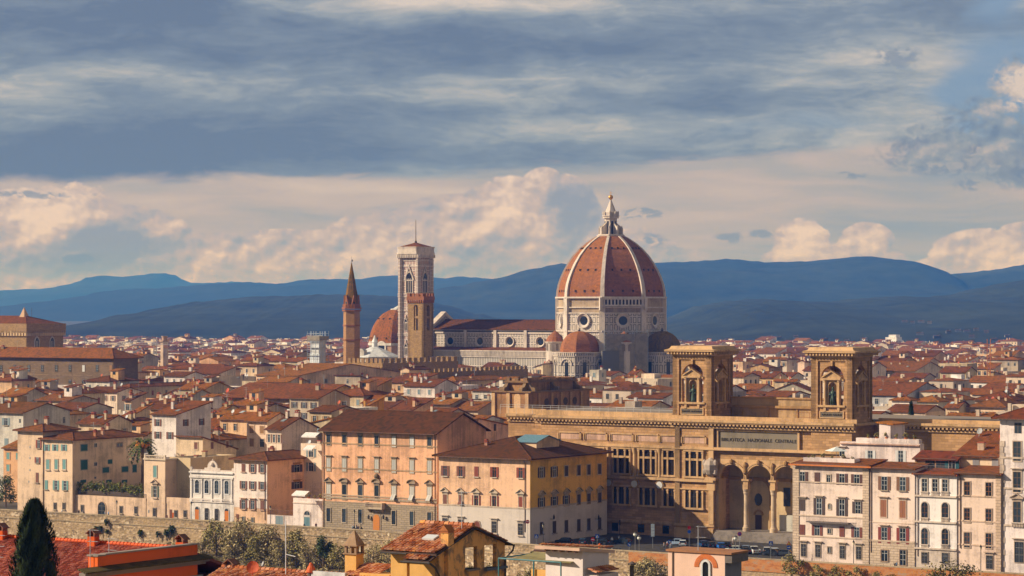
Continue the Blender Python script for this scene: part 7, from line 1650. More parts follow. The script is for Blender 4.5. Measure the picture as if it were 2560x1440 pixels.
cypress(2278, 1004, 700, 18, 1.5, 5, 'small dark cypress behind the library wing at right', 1600, .6)
for px, py, D_, r_, h_, lb in ((14, 1186, 730, 4.2, 9, 'dark leafy garden tree behind the railings at the left edge'), (2265, 1062, 640, 2.4, 5, 'feathery roof-garden tree right of the white rooftop hut'), (2318, 1060, 645, 2.2, 5, 'tall feathery bamboo-like plant on the roof garden left of the ribbed brown roof')):
    zt = CH - (py - HY) / F * D_; t_ = tree_src('garden_tree', lb, LEAF_D if px < 100 else LEAF_O, h_, r_, int(px) + 1, 1500, .5, .1); t_.location = ((px - CX) / F * D_, D_, zt - h_)
for i, (px, py, D_, lb) in enumerate(((2062, 905, 2050, 'dark conifer clump on the plain beside the right library tower'), (2340, 880, 2500, 'dark tree clump below the hotel block'), (2520, 866, 2700, 'dark row-end tree at the foot of the hills, far right'), (2400, 868, 2600, 'dark tree between pale apartment blocks right of the hotel'), (1880, 885, 2300, 'green tree clump seen between the library towers'), (2452, 862, 2900, 'round dark tree left of the orange crane'), (2550, 880, 2300, 'rounded dark tree at the right edge of the plain'))):
    zt = CH - (py - HY) / F * D_; t_ = tree_src('plain_tree', lb, LEAF_C, max(8, zt), 9, 60 + i, 700, 2.0, .1); t_.location = ((px - CX) / F * D_, D_, 0)
# pot plants on the terraces
pp_ = thing('potted_plant', 'x', 'plant'); MB().lathe([(.22, 0), (.32, .5), (.35, .55)], 8).build('pot', flat('c8703f'), pp_); leafcloud(120, .55, .55, .5, .25, 3, 5, 1.0).build('foliage', LEAF_A, pp_); first = True
def pots(h, xs, label, zoff, y=.5, sc=1.0):
    global first
    for i, px in enumerate(xs):
        x = -h.ux(px); p = h.C + U * x + Vv * y + Vector((0, 0, h.h + zoff)); lb = label + (f', {ORD[i]} from left' if len(xs) > 1 else '')
        k = sc * (.8 + .35 * ((i * 7) % 5) / 4)
        if first: pp_.location = p; pp_['label'] = lb; pp_['group'] = 'potted plants on the terraces'; pp_.scale = (k,) * 3; first = False
        else: copy_thing(pp_, p, (0, 0, i), lb, 'potted plants on the terraces', k)
pots(TER1, [2018, 2030, 2054, 2076, 2105, 2128], 'terracotta potted plant on the umbrella terrace', -.6, .7, 1.0)
pots(TER2, [2168, 2190, 2215, 2238, 2262, 2284], 'potted plant on the upper white terrace', -.45, .5, 1.25)
pots(LOWG, [738, 752, 768, 783, 797], 'potted plant on the low white house roof', -.5, .6, 1.1)
# umbrella and awnings
um = thing('parasol', 'white square parasol open on the flowered terrace', 'umbrella', TER1.C + U * (-TER1.ux(2078)) + Vv * 2.5 + Vector((0, 0, TER1.h - 1)), (0, 0, .3))
MB().tube([(0, 0, 0), (0, 0, 3.3)], .05, 5).build('pole', metal('c9c4bc'), um); g = MB(); g.ring([[(1.9 * sx_, 1.9 * sy, 2.5) for sx_, sy in ((-1, -1), (1, -1), (1, 1), (-1, 1))], [(.02 * sx_, .02 * sy, 3.4) for sx_, sy in ((-1, -1), (1, -1), (1, 1), (-1, 1))]], caps=False); g.build('canopy', flat('eef0f0'), um)
def awning(px, py, D_, w_, lb, col='f6e6d6', dp=1.8):
    p = P(px, py, D_); a = thing('awning', lb, 'awning', p, ROT); MB().slab([(-w_ / 2, -dp, -.9), (w_ / 2, -dp, -.9), (w_ / 2, 0, 0), (-w_ / 2, 0, 0)], .06).box(-w_ / 2, w_ / 2, -dp - .05, -dp, -1.25, -.9).build('cloth', flat(col), a); g = MB(); [g.tube([(sx_ * w_ / 2, 0, -.9), (sx_ * w_ / 2, -dp, -.95)], .04, 4) for sx_ in (-1, 1)]; g.build('arms', metal('b9b4ac'), a)
hA = [h_ for h_ in FW if 'terraced house' in h_.o['label']][0]
awning(782, 1081, hA.D - .5, 4.6, 'large white scalloped awning left of the palazzo eave'); awning(780, 1113, hA.D - .3, 3.0, 'small white awning below the large scalloped one')
awning(757, 1227, LOWG.D - .2, 4.2, 'white awning on the roof of the low white house')
# ---------------------------------------------------------------- people
def person_mesh(seed, pose):
    rnd = random.Random(seed); me = bpy.data.meshes.new('person'); s = .35 if pose == 'walk' else .12
    J = [(0, 0, .95), (0, .02, 1.2), (0, 0, 1.42), (0, 0, 1.53), (0, -.02, 1.66), (0, -.01, 1.77), (-.1, 0, .9), (-.12, -s * .5, .5), (-.13, -s * .2 if pose == 'walk' else 0, .07), (-.13, -s * .2 - .14, .04), (.1, 0, .9), (.12, s * .4, .5), (.13, s * .9, .1), (.13, s * .9 - .14, .05),
         (-.19, 0, 1.40), (-.25, .05, 1.12), (-.24, -.1, .90), (-.24, -.14, .80), (.19, 0, 1.40), (.25, .02, 1.12), (.25, -.14, .92), (.25, -.2, .84)]
    E = [(0, 1), (1, 2), (2, 3), (3, 4), (4, 5), (0, 6), (6, 7), (7, 8), (8, 9), (0, 10), (10, 11), (11, 12), (12, 13), (2, 14), (14, 15), (15, 16), (16, 17), (2, 18), (18, 19), (19, 20), (20, 21)]
    rad = [.15, .14, .13, .06, .1, .08, .1, .07, .05, .04, .1, .07, .05, .04, .075, .05, .04, .035, .075, .05, .04, .035]
    me.from_pydata(J, E, []); return me, rad
def cloth_mat(top, leg, hair):
    m, t, b = newmat('clothes'); o = t.node('ShaderNodeTexCoord').outputs['Object']; sp_ = t.node('ShaderNodeSeparateXYZ'); t.l.new(o, sp_.inputs[0]); n = t.node('ShaderNodeValToRGB'); t.l.new(t.m('DIVIDE', sp_.outputs[2], 2.0), n.inputs[0]); n.color_ramp.interpolation = 'CONSTANT'; e = n.color_ramp.elements
    st_ = [(0, (.03, .025, .02)), (.05, alb(leg)), (.47, alb(top)), (.745, alb('d8a284')), (.86, alb(hair))]
    while len(e) < len(st_): e.new(.5)
    for i, (p_, c) in enumerate(st_): e[i].position = p_; e[i].color = tuple(c) + (1,)
    t.l.new(n.outputs[0], b.inputs['Base Color']); b.inputs['Roughness'].default_value = .85; return m
PPL = [(155, 2.0, 'w', 'd8d0c8', '3b3f4a', 'person in dark trousers near the teal shuttered house, leftmost walker'), (197, 2.2, 's', '4a3a36', '2d2d33', 'person in dark jacket walking below the leafy terrace'), (209, 2.5, 'w', 'c9b49a', '8a7a66', 'person in tan clothes beside the dark-jacketed walker'), (263, 2.0, 's', 'e6dcd4', '4a5568', 'person in white shirt by the arched garden gate'), (271, 2.2, 'w', '8fa3b8', '3d4450', 'person in pale blue top just right of the arched gate'), (790, 2.2, 's', '6a3a30', '2d2a2c', 'person in maroon top by the low white house door'), (882, 2.2, 's', 'dfe3e6', '4b5a6e', 'person in white top beside the palazzo street lamp'), (890, 2.4, 'w', 'e6d8cc', '3a3a44', 'person in cream shirt walking past the palazzo windows'), (896, 2.0, 's', '53403a', '33302e', 'person in brown coat right of the two pale walkers'),
       (1530, 20, 's', 'e0d8d0', '3f3f46', 'person in white top standing by the traffic light'), (1548, 24, 'w', 'e3ded6', '2c2c30', 'person in white shirt crossing before the library wing'), (1660, 14, 'w', '9a8a80', '4a4340', 'person in grey walking behind the round lamps, leftmost of three'), (1668, 15, 's', '6a3a34', '3a2a2c', 'person in dark red, middle of three by the library corner'), (1678, 14, 'w', 'b9b4b4', '5a6478', 'person in pale top, rightmost of three by the library corner'), (2242, 2.5, 's', '8aa0b4', '3a3f4c', 'person in blue top at the shop door'), (1832, 25.2, 's', 'cfc0b4', 'b89a86', 'person sitting out on the library steps below the arches')]
for i, (px, off, ps, a, b_, lb) in enumerate(PPL):
    me, rad = person_mesh(i, 'walk' if ps == 'w' else 'stand'); o = put('person', me, None, G(px, off, .02 if 'steps' not in lb else 1.0), (0, 0, R(-60 + 47 * i))); tag(o, lb, 'person'); o.modifiers.new('skin', 'SKIN')
    for v_, r_ in zip(me.skin_vertices[0].data, rad): v_.radius = (r_, r_)
    me.skin_vertices[0].data[0].use_root = True
    o.modifiers.new('smooth', 'SUBSURF').render_levels = 1; me.materials.append(cloth_mat(a, b_, ['2a2018', '4a3424', '1c1816'][i % 3]))
# ---------------------------------------------------------------- cars and scooters
def car(px, off, col, label, rot, kind='hatch', group='cars parked before the library'):
    p = G(px, off + (9 if px < 1600 else 18 if px < 1830 else 13), .03); c = thing('parked_car', label, 'car', p, (0, 0, rot), group); m_ = flat(col, .3); L, W, Hh = (4.1, .84, 1.48) if kind == 'hatch' else (4.9, .9, 1.7)
    side = [(-L / 2, .35), (-L / 2 + .05, .8), (-L / 2 + .75, .92), (L / 2 - .3, .95), (L / 2, .85), (L / 2, .4)]
    a1 = [(-L / 2 + .45 + .36 * math.cos(R(t_)), .32 + .36 * math.sin(R(t_))) for t_ in (150, 120, 90, 60, 30)]; low = [(L / 2 - .35, .28), (L / 2 - .42, .28)] + [(L / 2 - .85 + .38 * math.cos(R(t_)), .3 + .38 * math.sin(R(t_))) for t_ in (20, 60, 90, 120, 160)] + [(-L / 2 + 1.2, .26)] + [(-L / 2 + .8 + .38 * math.cos(R(t_)), .3 + .38 * math.sin(R(t_))) for t_ in (20, 60, 90, 120, 160)] + [(-L / 2 + .3, .28)]
    poly = side + low; g = MB(); ins = [(x * .985, .34 + (z - .34) * .97) for x, z in poly]; g.ring([[(x, -W, z) for x, z in ins], [(x, -W * .94 - .03, z) for x, z in poly], [(x, W * .94 + .03, z) for x, z in poly], [(x, W, z) for x, z in ins]])
    if kind == 'hatch': cab = [(-L / 2 + .95, .9), (-L / 2 + 1.65, Hh - .06), (L / 2 - .75, Hh - .06), (L / 2 - .12, .93)]; rf = [(-L / 2 + 1.6, Hh - .07), (-L / 2 + 1.75, Hh), (L / 2 - .8, Hh), (L / 2 - .68, Hh - .07)]
    else: cab = [(-L / 2 + 1.0, .9), (-L / 2 + 1.6, Hh - .06), (.25, Hh - .06), (.45, .93)]; rf = [(-L / 2 + 1.55, Hh - .07), (-L / 2 + 1.7, Hh), (.2, Hh), (.3, Hh - .07)]; [g.box(.5, L / 2, sy * W * .93 - .05, sy * W * .93 + .05, .9, 1.12) for sy in (-1, 1)]; g.box(L / 2 - .08, L / 2, -W * .93, W * .93, .5, 1.12)
    g.prism(rf, 'y', -W * .8, W * .8); [g.box(x - .04, x + .04, sy * W * .82 - .03, sy * W * .82 + .03, .9, Hh - .05) for x in ((-.1, L / 2 - .9) if kind == 'hatch' else (-.6, .2)) for sy in (-1, 1)]
    g.build('body', m_, c); MB().ring([[(x, -W * .86, z) for x, z in cab[:1]] + [(x, -W * .76, z) for x, z in cab[1:3]] + [(cab[3][0], -W * .86, cab[3][1])], [(x, W * .86, z) for x, z in cab[:1]] + [(x, W * .76, z) for x, z in cab[1:3]] + [(cab[3][0], W * .86, cab[3][1])]]).build('windows', glass('1a1e22'), c)
    wm_ = wmesh('wheel', lambda: MB().lathe([(.1, -.1), (.3, -.1), (.33, -.06), (.33, .06), (.3, .1), (.1, .1)], 12).mesh('wheel', flat('3a3836')))
    for x in (-L / 2 + .8, L / 2 - .85):
        for sy in (-1, 1): put('wheel', wm_, c, (x, sy * W * .9, .33), (R(90), 0, 0))
    for sy in (-1, 1): put('tail_light', wmesh('tl', lambda: MB().box(-.03, .03, -.13, .13, -.12, .12).mesh('tail_light', flat('c02a20', .3))), c, (L / 2, sy * W * .75, .78)); put('headlight', wmesh('hl', lambda: MB().box(-.04, .04, -.16, .16, -.08, .08).mesh('headlight', glass('b9bec2'))), c, (-L / 2 + .03, sy * W * .7, .68))
    put('number_plate', wmesh('np', lambda: MB().box(-.02, .02, -.26, .26, -.06, .06).mesh('number_plate', flat('e6e6e2'))), c, (L / 2 + .01, 0, .6))
cr = -TH - R(62)
for a in [(1410, 5.0, '23262a', 'black hatchback by the yellow corner house, leftmost parked car', -TH + .1), (1457, 6.0, '2f4a60', 'dark teal car with pale boot behind the no-entry sign', cr), (1502, 9, '1f2226', 'black car beside the pedestrian crossing sign', -TH + .2), (1556, 13, '26303c', 'dark blue car behind the parked scooters', -TH), (1689, 8, 'a9b6c4', 'silver-blue car left of the white one with red light', -TH + .3), (1707, 6.5, 'dfe0e0', 'white hatchback with red tail light before the library corner', cr), (1757, 7.5, '24456e', 'dark blue car right of the blue arrow sign', cr + .3), (1778, 6.5, '1c2a3c', 'navy car tucked right of the dark blue one', cr + .2), (1802, 5.5, '2f6fb4', 'bright blue hatchback in the middle of the parked row', cr + .2), (1818, 7.5, '2b2c30', 'black car behind the bright blue hatchback', cr), (1834, 4.5, 'ecebe8', 'white hatchback right of the bright blue one', -TH + .45), (1860, 7, '8d99a8', 'grey car behind the white hatchback', -TH + .3), (1862, 3.2, '30343a', 'dark car with white roof edge, left of the white pickup', cr + .3), (1917, 6.5, 'c9c4c0', 'pale car with red lights right of the white pickup', cr), (1936, 5.5, 'b9c0c6', 'silver estate car beside the crossing sign', cr + .2), (1925, 2.6, '2a2e34', 'dark car low behind the parapet under the crossing sign', -TH + .1), (1957, 3.2, '454a50', 'charcoal car nearest the orange-eaved house', -TH + .3)]: car(*a)
car(1886, 4.2, 'f0ebe4', 'white open-bed pickup in the parked row', cr + .25, 'pickup')
def scooter(px, off, col, lb, rot):
    s = thing('scooter', lb, 'scooter', G(px, off, .02), (0, 0, rot), 'scooters parked by the wall'); MB().prism([(-.5, .25), (-.15, .25), (.2, .22), (.75, .45), (.8, .75), (.2, .78), (.1, .4), (-.35, .4), (-.5, .95), (-.6, .95)], 'y', -.16, .16).build('body', flat(col, .35), s); MB().prism([(.05, .78), (.8, .78), (.7, .88), (.1, .86)], 'y', -.14, .14).build('seat', flat('2a2826'), s); MB().box(-.62, -.56, -.32, .32, 1.0, 1.05).build('handlebar', metal('8a8a88'), s)
    for x in (-.6, .6): put('wheel', wmesh('sw', lambda: MB().lathe([(.08, -.05), (.24, -.05), (.24, .05), (.08, .05)], 10).mesh('wheel', flat('2c2a28'))), s, (x, 0, .24), (R(90), 0, 0))
for i, (px, col, nm) in enumerate(((1504, 'd8d8d4', 'white'), (1514, '9a2a24', 'red'), (1523, '3a3c40', 'grey'), (1532, 'c9c4ba', 'cream'), (1541, '26282c', 'black'), (1550, '4a5a6a', 'blue-grey'), (904, '2b2b2e', 'dark'))): scooter(px, 2.2 + (i % 3) * .6, col, f'{nm} scooter parked ' + ('by the palazzo wall right of the walkers' if i == 6 else 'in the row behind the orange bin'), R(40 + 9 * i))
# ---------------------------------------------------------------- street lamps, signs, bin
def lamp(px, off, h, lb, globe=False):
    l = thing('street_lamp', lb, 'street lamp', G(px, off, 0)); MB().lathe([(.16, 0), (.16, .5), (.08, .7), (.06, h - .6), (.12, h - .5)], 8).build('post', flat('3c3a38' if not globe else '8a8078'), l)
    if globe: MB().lathe([(.12, h - .5), (.42, h - .25), (.46, h), (.35, h + .22)], 10).build('globe', flat('efe6d0'), l); MB().lathe([(.42, h + .2), (.25, h + .45), (.05, h + .6)], 10).build('cap', flat('5a524a'), l)
    else: MB().lathe([(.1, h - .5), (.26, h + .1), (.22, h + .15)], 6).build('lantern', glass('c9c0a8'), l); MB().lathe([(.3, h + .12), (.14, h + .4), (.04, h + .65)], 6).build('cap', flat('3c3a38'), l)
for a in ((292, 1.5, 4.2, 'dark lamp post before the garden wall right of the arched gate'), (478, 1.5, 4.8, 'dark lamp post at the left corner of the ornate white house'), (676, 1.5, 4.8, 'dark lamp post beside the low white gate building'), (886, 1.5, 5.0, 'dark lamp post before the large palazzo windows'), (2134, 1.5, 5.2, 'dark lamp post before the right ground window of the balcony house'), (2452, 1.5, 5.6, 'dark lamp post before the plain pink house'), (1358, 4, 5.0, 'lamp post at the foot of the yellow corner house side')): lamp(*a)
lamp(1588, .2, 4.6, 'taller of two globe lamps on the wall pier, left one', True); lamp(1598, -.1, 3.9, 'shorter of two globe lamps on the wall pier, right one', True); lamp(1839, 14, 3.6, 'globe lamp before the library steps', True)
WH = flat('f2f2f0', .5); BL = flat('2050a8', .5); RE = flat('c8221c', .5)
def sign(px, off, h, lb, kind, rot=0.0):
    s = thing('road_sign', lb, 'sign', G(px, off, 0), (0, 0, rot)); MB().tube([(0, 0, 0), (0, 0, h)], .04, 6).build('pole', metal('b4b2ae'), s); q = lambda n, r: [(r * math.cos(2 * math.pi * i / n), r * math.sin(2 * math.pi * i / n)) for i in range(n)]
    def plate(pts, y0, y1, m_, nm, z): g = MB(); g.prism([(a, z + b_) for a, b_ in pts], 'y', y0, y1); return g.build(nm, m_, s)
    if kind == 'noentry': plate(q(20, .45), -.09, -.05, RE, 'plate', h - .4); plate([(-.32, -.08), (.32, -.08), (.32, .08), (-.32, .08)], -.1, -.09, WH, 'bar', h - .4)
    if kind == 'cross':
        plate([(-.45, -.45), (.45, -.45), (.45, .45), (-.45, .45)], -.09, -.05, BL, 'plate', h - .4); plate([(-.33, -.3), (.33, -.3), (0, .33)], -.1, -.09, WH, 'triangle', h - .4); plate([(-.05, -.22), (.08, -.22), (.05, .12), (-.03, .12)], -.11, -.1, flat('222222'), 'figure', h - .4)
    if kind in ('arrow', 'arrowright'):
        plate(q(20, .45), -.09, -.05, BL, 'plate', h - .4); a = R(-40 if kind == 'arrow' else 0); sh = [(-.3, .06), (.05, .06), (.05, .2), (.32, 0), (.05, -.2), (.05, -.06), (-.3, -.06)]; plate([(x * math.cos(a) - y * math.sin(a), x * math.sin(a) + y * math.cos(a)) for x, y in sh], -.1, -.09, WH, 'arrow', h - .4)
    if kind == 'arrowright': plate([(-.5, .55), (.5, .55), (0, 1.4)], -.09, -.05, RE, 'warning_triangle', h - .4); plate([(-.3, .66), (.3, .66), (0, 1.16)], -.1, -.09, flat('e8c24a'), 'triangle_face', h - .4)
    if kind == 'nostop': plate(q(20, .48), -.09, -.05, RE, 'plate', h - .4); plate(q(20, .34), -.1, -.09, BL, 'disc', h - .4); plate([(-.26, -.2), (-.2, -.26), (.26, .2), (.2, .26)], -.11, -.1, RE, 'bar', h - .4); plate([(-.3, -1.3), (.3, -1.3), (.3, -.55), (-.3, -.55)], -.09, -.05, WH, 'panel', h - .4)
    if kind == 'double': plate(q(20, .4), -.09, -.05, RE, 'plate', h - .3); plate(q(20, .4), -.09, -.05, BL, 'blue_disc', h - 1.2)
    if kind == 'board': plate([(-.42, -2.7), (.42, -2.7), (.42, .2), (-.42, .2)], -.1, -.04, flat('c9ccce'), 'panel', h - .4); [plate([(-.34, z - .28), (.34, z - .28), (.34, z + .28), (-.34, z + .28)], -.12, -.1, flat('e2e4e4'), 'notice', h - .4) for z in (-.2, -.95, -1.7, -2.35)]
for a in ((1482, 1.2, 3.2, 'red no-entry sign with white bar on the street corner', 'noentry'), (1493, 1.0, 4.0, 'blue pedestrian crossing sign beside the no-entry sign', 'cross'), (1927, 1.0, 4.6, 'blue pedestrian crossing sign before the parked silver estate', 'cross'), (1734, 2.0, 2.0, 'round blue sign with diagonal white arrow by the dark blue car', 'arrow'), (1573, 3.5, 2.3, 'round blue arrow sign left of the globe lamps', 'arrow'), (1674, 8, 3.0, 'round blue arrow sign by the library corner', 'arrow'), (1849, 14, 5.0, 'red and blue no-stopping sign on the library steps', 'nostop'), (1972, 4, 3.6, 'warning triangle above a blue arrow disc beside the orange-eaved house', 'arrowright'), (1723, 17, 5.4, 'red disc over blue disc against the library pillar', 'double'), (1632, 16, 5.8, 'tall grey notice board on a pole before the library', 'board'), (1341, 2.0, 3.0, 'blue pedestrian sign before the barred window of the corner house', 'cross'), (1319, 6.3, 5.8, 'red no-entry disc on the edge of the corner house', 'noentry')): sign(*a)
tl = thing('traffic_light', 'black traffic light on a pole before the library wing', 'traffic light', G(1549, 24, 0)); MB().tube([(0, 0, 0), (0, 0, 4.6)], .07, 6).build('pole', flat('3a3a3a'), tl); MB().box(-.2, .2, -.2, .1, 4.2, 5.4).build('head', flat('262626'), tl); [MB().lathe([(.02, 0), (.13, .02)], 10).build('lens', flat(c), tl, (0, -.21, z), (R(90), 0, 0)) for z, c in ((5.15, '5a1a16'), (4.8, '5a4a1a'), (4.45, '1a4a2a'))]
bn = thing('litter_bin', 'small orange litter bin fixed on the embankment wall', 'bin', G(1499, -.2, 1.0)); MB().lathe([(.22, 0), (.26, .1), (.28, .8), (.22, 1.0)], 10).build('bin', flat('ec6a24'), bn); MB().lathe([(.24, 1.0), (.12, 1.15), (.05, 1.2)], 10).build('lid', flat('d85a1c'), bn)
# ---------------------------------------------------------------- near roofs on this side of the river
def tile_mat(lo, mid, hi, gl):
    m, t, b = newmat('clay_tiles'); g = t.node('ShaderNodeNewGeometry'); o = t.node('ShaderNodeTexCoord').outputs['Object']
    f = t.m('MULTIPLY_ADD', g.outputs['Random Per Island'], .55, t.m('MULTIPLY_ADD', t.noise(o, .5, 4, .6), .55, -.05)); fine = t.noise(o, 7, 4, .7)
    c = t.ramp(f, [(.15, alb(lo)), (.45, alb(mid)), (.62, alb(gl)), (.85, alb(hi))])
    t.l.new(t.mix(t.ss(fine, .45, .7, 0, .55), c, alb(lo)), b.inputs['Base Color']); b.inputs['Roughness'].default_value = .9; return m
def tile_roof(g, o, along, down, L, S, sp=.26, tl=.38, seed=1):
    """rows of half-round tiles: o is the top corner, 'along' the ridge, 'down' the slope"""
    rnd = random.Random(seed); a = Vector(along).normalized(); d = Vector(down).normalized(); n = a.cross(d); n = -n if n.z < 0 else n
    for i in range(int(L / sp)):
        for j in range(int(S / tl)):
            c = Vector(o) + a * (i + .5) * sp + d * j * tl + a * rnd.gauss(0, .012) + n * rnd.gauss(0, .008); t_ = rnd.gauss(0, .03); e = d * (tl * 1.22) + a * t_; r0, r1 = sp * .40, sp * .50; lift = n * .05
            up, dn = [], []
            for k in range(5): th = math.pi * k / 4; up.append(c + a * r0 * math.cos(th) + n * r0 * .85 * math.sin(th)); dn.append(c + e + lift + a * r1 * math.cos(th) + n * r1 * .85 * math.sin(th))
            g.add(up + dn, [(k, k + 1, 6 + k, 5 + k) for k in range(4)] + [(5, 6, 7, 8, 9)])
T_RED = tile_mat('6e3428', 'a84a30', 'e07a50', 'b8705c'); T_OLD = tile_mat('6a3c28', 'c26a3a', 'f2a050', 'cc9070')
# --- left: big red roof with orange parapet
D = 230.0; k = (490 - CX) / F; zR = CH - (1366 - HY) / F * D
n1 = thing('terracotta_house', 'near house with red tiled roof and bright orange parapet wall, lower left', 'house', (k * D, D, 0), ROT)
OR = plaster('ff6e2c', .5); GRY = plaster('9c8a7a', .8); sl_ = .36; W1, S1 = 32, 20
MB().slab([(-W1, 0, zR - .35), (-.3, 0, zR - .35), (-.3, -S1, zR - .35 - S1 * sl_), (-W1, -S1, zR - .35 - S1 * sl_)], .3).slab([(-W1, 9, zR - 3.4), (-.3, 9, zR - 3.4), (-.3, 0, zR - .4), (-W1, 0, zR - .4)], .3).build('roof_deck', flat('8a4a36'), n1)
g = MB(); tile_roof(g, (-W1 * .72, 0, zR - .32), (1, 0, 0), (0, -1, -sl_), W1 * .72 - .4, S1 * 1.02, .27, .42, 3); g.build('roof', T_RED, n1)
g = MB()
for i in range(int(W1 * .72 / .42)): x = -W1 * .72 + i * .42; g.tube([(x, 0, zR - .22), (x + .48, 0, zR - .18)], [.17, .2], 8)
g.build('ridge_tiles', flat('e2602c'), n1)
g = MB(); g.box(-.42, 0, -11.6, .2, zR - 3.4, zR + .15); g.box(-1.0, 0.05, -12.6, -11.6, zR - 4.6, zR + .1); g.build('parapet', OR, n1)
g = MB(); g.box(-.55, .14, -11.7, .3, zR + .15, zR + .28); g.box(-1.1, .15, -12.7, -11.7, zR + .1, zR + .22); g.build('coping', GRY, n1)
MB().box(-W1, -.02, -13.4, 8.8, 10, zR - 3.2).build('wall', OR, n1)
g = MB(); g.slab([(.0, -15, zR - .72), (1.0, -15, zR - 1.0), (1.0, 1.2, zR - 1.0), (.0, 1.2, zR - .72)], .12); g.build('side_roof', tiles('6d5a50', .5), n1)
g = MB(); g.box(0, .7, -14.8, 1.0, zR - 1.32, zR - 1.08); g.box(0, .35, -14.5, .9, zR - 1.55, zR - 1.32); g.box(0, .12, -14, .8, zR - 2.9, zR - 2.5); g.build('side_cornice', GRY, n1)
def gab_chim(par, x, y, z, w_, h_, col, tm=None):
    o = MB().box(-w_ / 2, w_ / 2, -w_ * .4, w_ * .4, -1.2, h_).build('chimney', plaster(col, .6), par, (x, y, z)); g = MB(); [g.box(sx_ * w_ * .42 - .06, sx_ * w_ * .42 + .06, -w_ * .38, w_ * .38, h_, h_ + .32) for sx_ in (-1, 1)]; [g.slab([(0, -w_ * .5, h_ + .72), (sx_ * w_ * .68, -w_ * .5, h_ + .3), (sx_ * w_ * .68, w_ * .5, h_ + .3), (0, w_ * .5, h_ + .72)], .08) for sx_ in (-1, 1)]; g.build('chimney_cap', flat('8a5a44'), o)
for px, dz in ((464, 0), (243, 0), (14, 0)):
    kk = (px - CX) / F; w__ = (n1.location.x - kk * D) / (cT + kk * sT); gab_chim(n1, -w__, -.5, zR - .2, .85, .55, 'dd5f24')
def yagi(par, x, y, z, h, n=3, name='aerial'):
    g = MB(); g.tube([(0, 0, -1), (0, 0, h)], .03, 5)
    for k in range(n): zz = h - .1 - k * .95; L = .85 - .1 * k; g.tube([(-.2, 0, zz), (L, .1, zz)], .018, 4); [g.tube([(-.2 + (L + .2) * i / 5, -.28 + .02 * i, zz), (-.2 + (L + .2) * i / 5, .32, zz)], .012, 4) for i in range(6)]
    return g.build(name, metal('cfc8c0'), par, (x, y, z))
yagi(n1, -15.0, -9, zR - 3.6, 4.6); yagi(n1, -.6, -10.5, zR + .2, 1.3, 2); yagi(n1, -.6, -12.8, zR + .2, 2.2, 2)
# --- ochre house with open loggia in the middle
D = 200.0; C = Vector(((1097 - CX) / F * D, D, 0)); n2 = thing('ochre_house', 'weathered ochre house with big old roof tiles and open window holes, lower middle', 'house', C, ROT)
ux = lambda px: (C.x - (px - CX) / F * D) / (cT + (px - CX) / F * sT)
vx = lambda px: ((px - CX) / F * D - C.x) / (sT - (px - CX) / F * cT)
zz_ = lambda y, py: CH - (py - HY) * (D + y * cT) / F
w_, d_ = ux(977), vx(1262); zE = 36.55; rise = 1.45
def och():
    m, t, b = newmat('weathered_plaster'); o = t.node('ShaderNodeTexCoord').outputs['Object']; n = t.noise(o, .9, 7, .7, .6); n2_ = t.noise(t.mapping(o, (2, 2, 2), (1, 1, .5)), 3.0, 5, .7)
    c = t.mix(t.ss(n, .46, .60), alb('f6ae62'), alb('9a7858')); c = t.mix(t.ss(n2_, .5, .72, 0, .6), c, alb('cc8440')); t.l.new(c, b.inputs['Base Color']); b.inputs['Roughness'].default_value = .95; return m
OC = och(); OL = plaster('eeb062', .35)
y1, y2, y3, y4 = vx(1163), vx(1193), vx(1211), vx(1241); zt1, zb1, zt2, zb2 = zz_(y1, 1368), zz_(y1, 1424), zz_(y3, 1363), zz_(y3, 1421)
g = MB(); t_ = .35
g.box(-t_, 0, 0, y1, 15, zE); g.box(-t_, 0, y1, y2, 15, zb1); g.box(-t_, 0, y1, y2, zt1, zE); g.box(-t_, 0, y2, y3, 15, zE); g.box(-t_, 0, y3, y4, 15, zb2); g.box(-t_, 0, y3, y4, zt2, zE); g.box(-t_, 0, y4, d_, 15, zE)
g.prism([(0, zE), (d_, zE), (d_ / 2, zE + rise)], 'x', -t_, 0); g.box(-w_, -t_, d_ - t_, d_, 15, 33.3); g.box(-w_, -w_ + t_, d_ - 2.2, d_, 15, zE); g.build('side_wall', OC, n2)
s0, s1 = ux(1024), ux(1017); g = MB(); g.box(-s0, -t_, 0, t_, 15, zE); g.box(-s1, -s0, 0, t_, 15, zE - 3.2); g.box(-s1, -s0, 0, t_, zE - .7, zE); g.box(-w_, -s1, 0, t_, 15, zE); g.box(-w_, -w_ + t_, t_, d_ - 2.2, 15, zE); g.box(-w_ + t_, -t_, t_, d_ - t_, 32.6, 32.8); g.build('front_wall', OL, n2)
MB().box(-t_ - .5, .25, y1 - .1, y2 + .1, zb1 - .15, zb1).build('sill', plaster('8a7a68'), n2); MB().box(-t_ - .2, .3, y3 - .1, d_, zb2 - .2, zb2).build('ledge', flat('6d6f72'), n2)
pi = MB().box(-.35, .35, .75, 1.5, 15, zE + 1.35).build('pier', OC, n2); MB().box(-.35, .35, .7, 1.55, zE + 1.35, zE + 1.5).prism([(-.4, zE + 1.5), (.4, zE + 1.5), (0, zE + 1.95)], 'y', .65, 1.6).build('pier_cap', flat('c0703c'), pi)
sl2 = rise / (d_ / 2); g = MB(); tile_roof(g, (-w_ - .45, d_ / 2, zE + rise + .16), (1, 0, 0), (0, -1, -sl2), w_ + .75, d_ / 2 * 1.2, .30, .45, 7); tile_roof(g, (-w_ - .45, d_ / 2, zE + rise + .16), (1, 0, 0), (0, 1, -sl2), w_ + .75, d_ / 2 * 1.16, .30, .45, 8); tile_roof(g, (-2.3, -.55, zE - .25), (1, 0, 0), (0, -1, -sl2), 2.3, 1.0, .30, .45, 9)
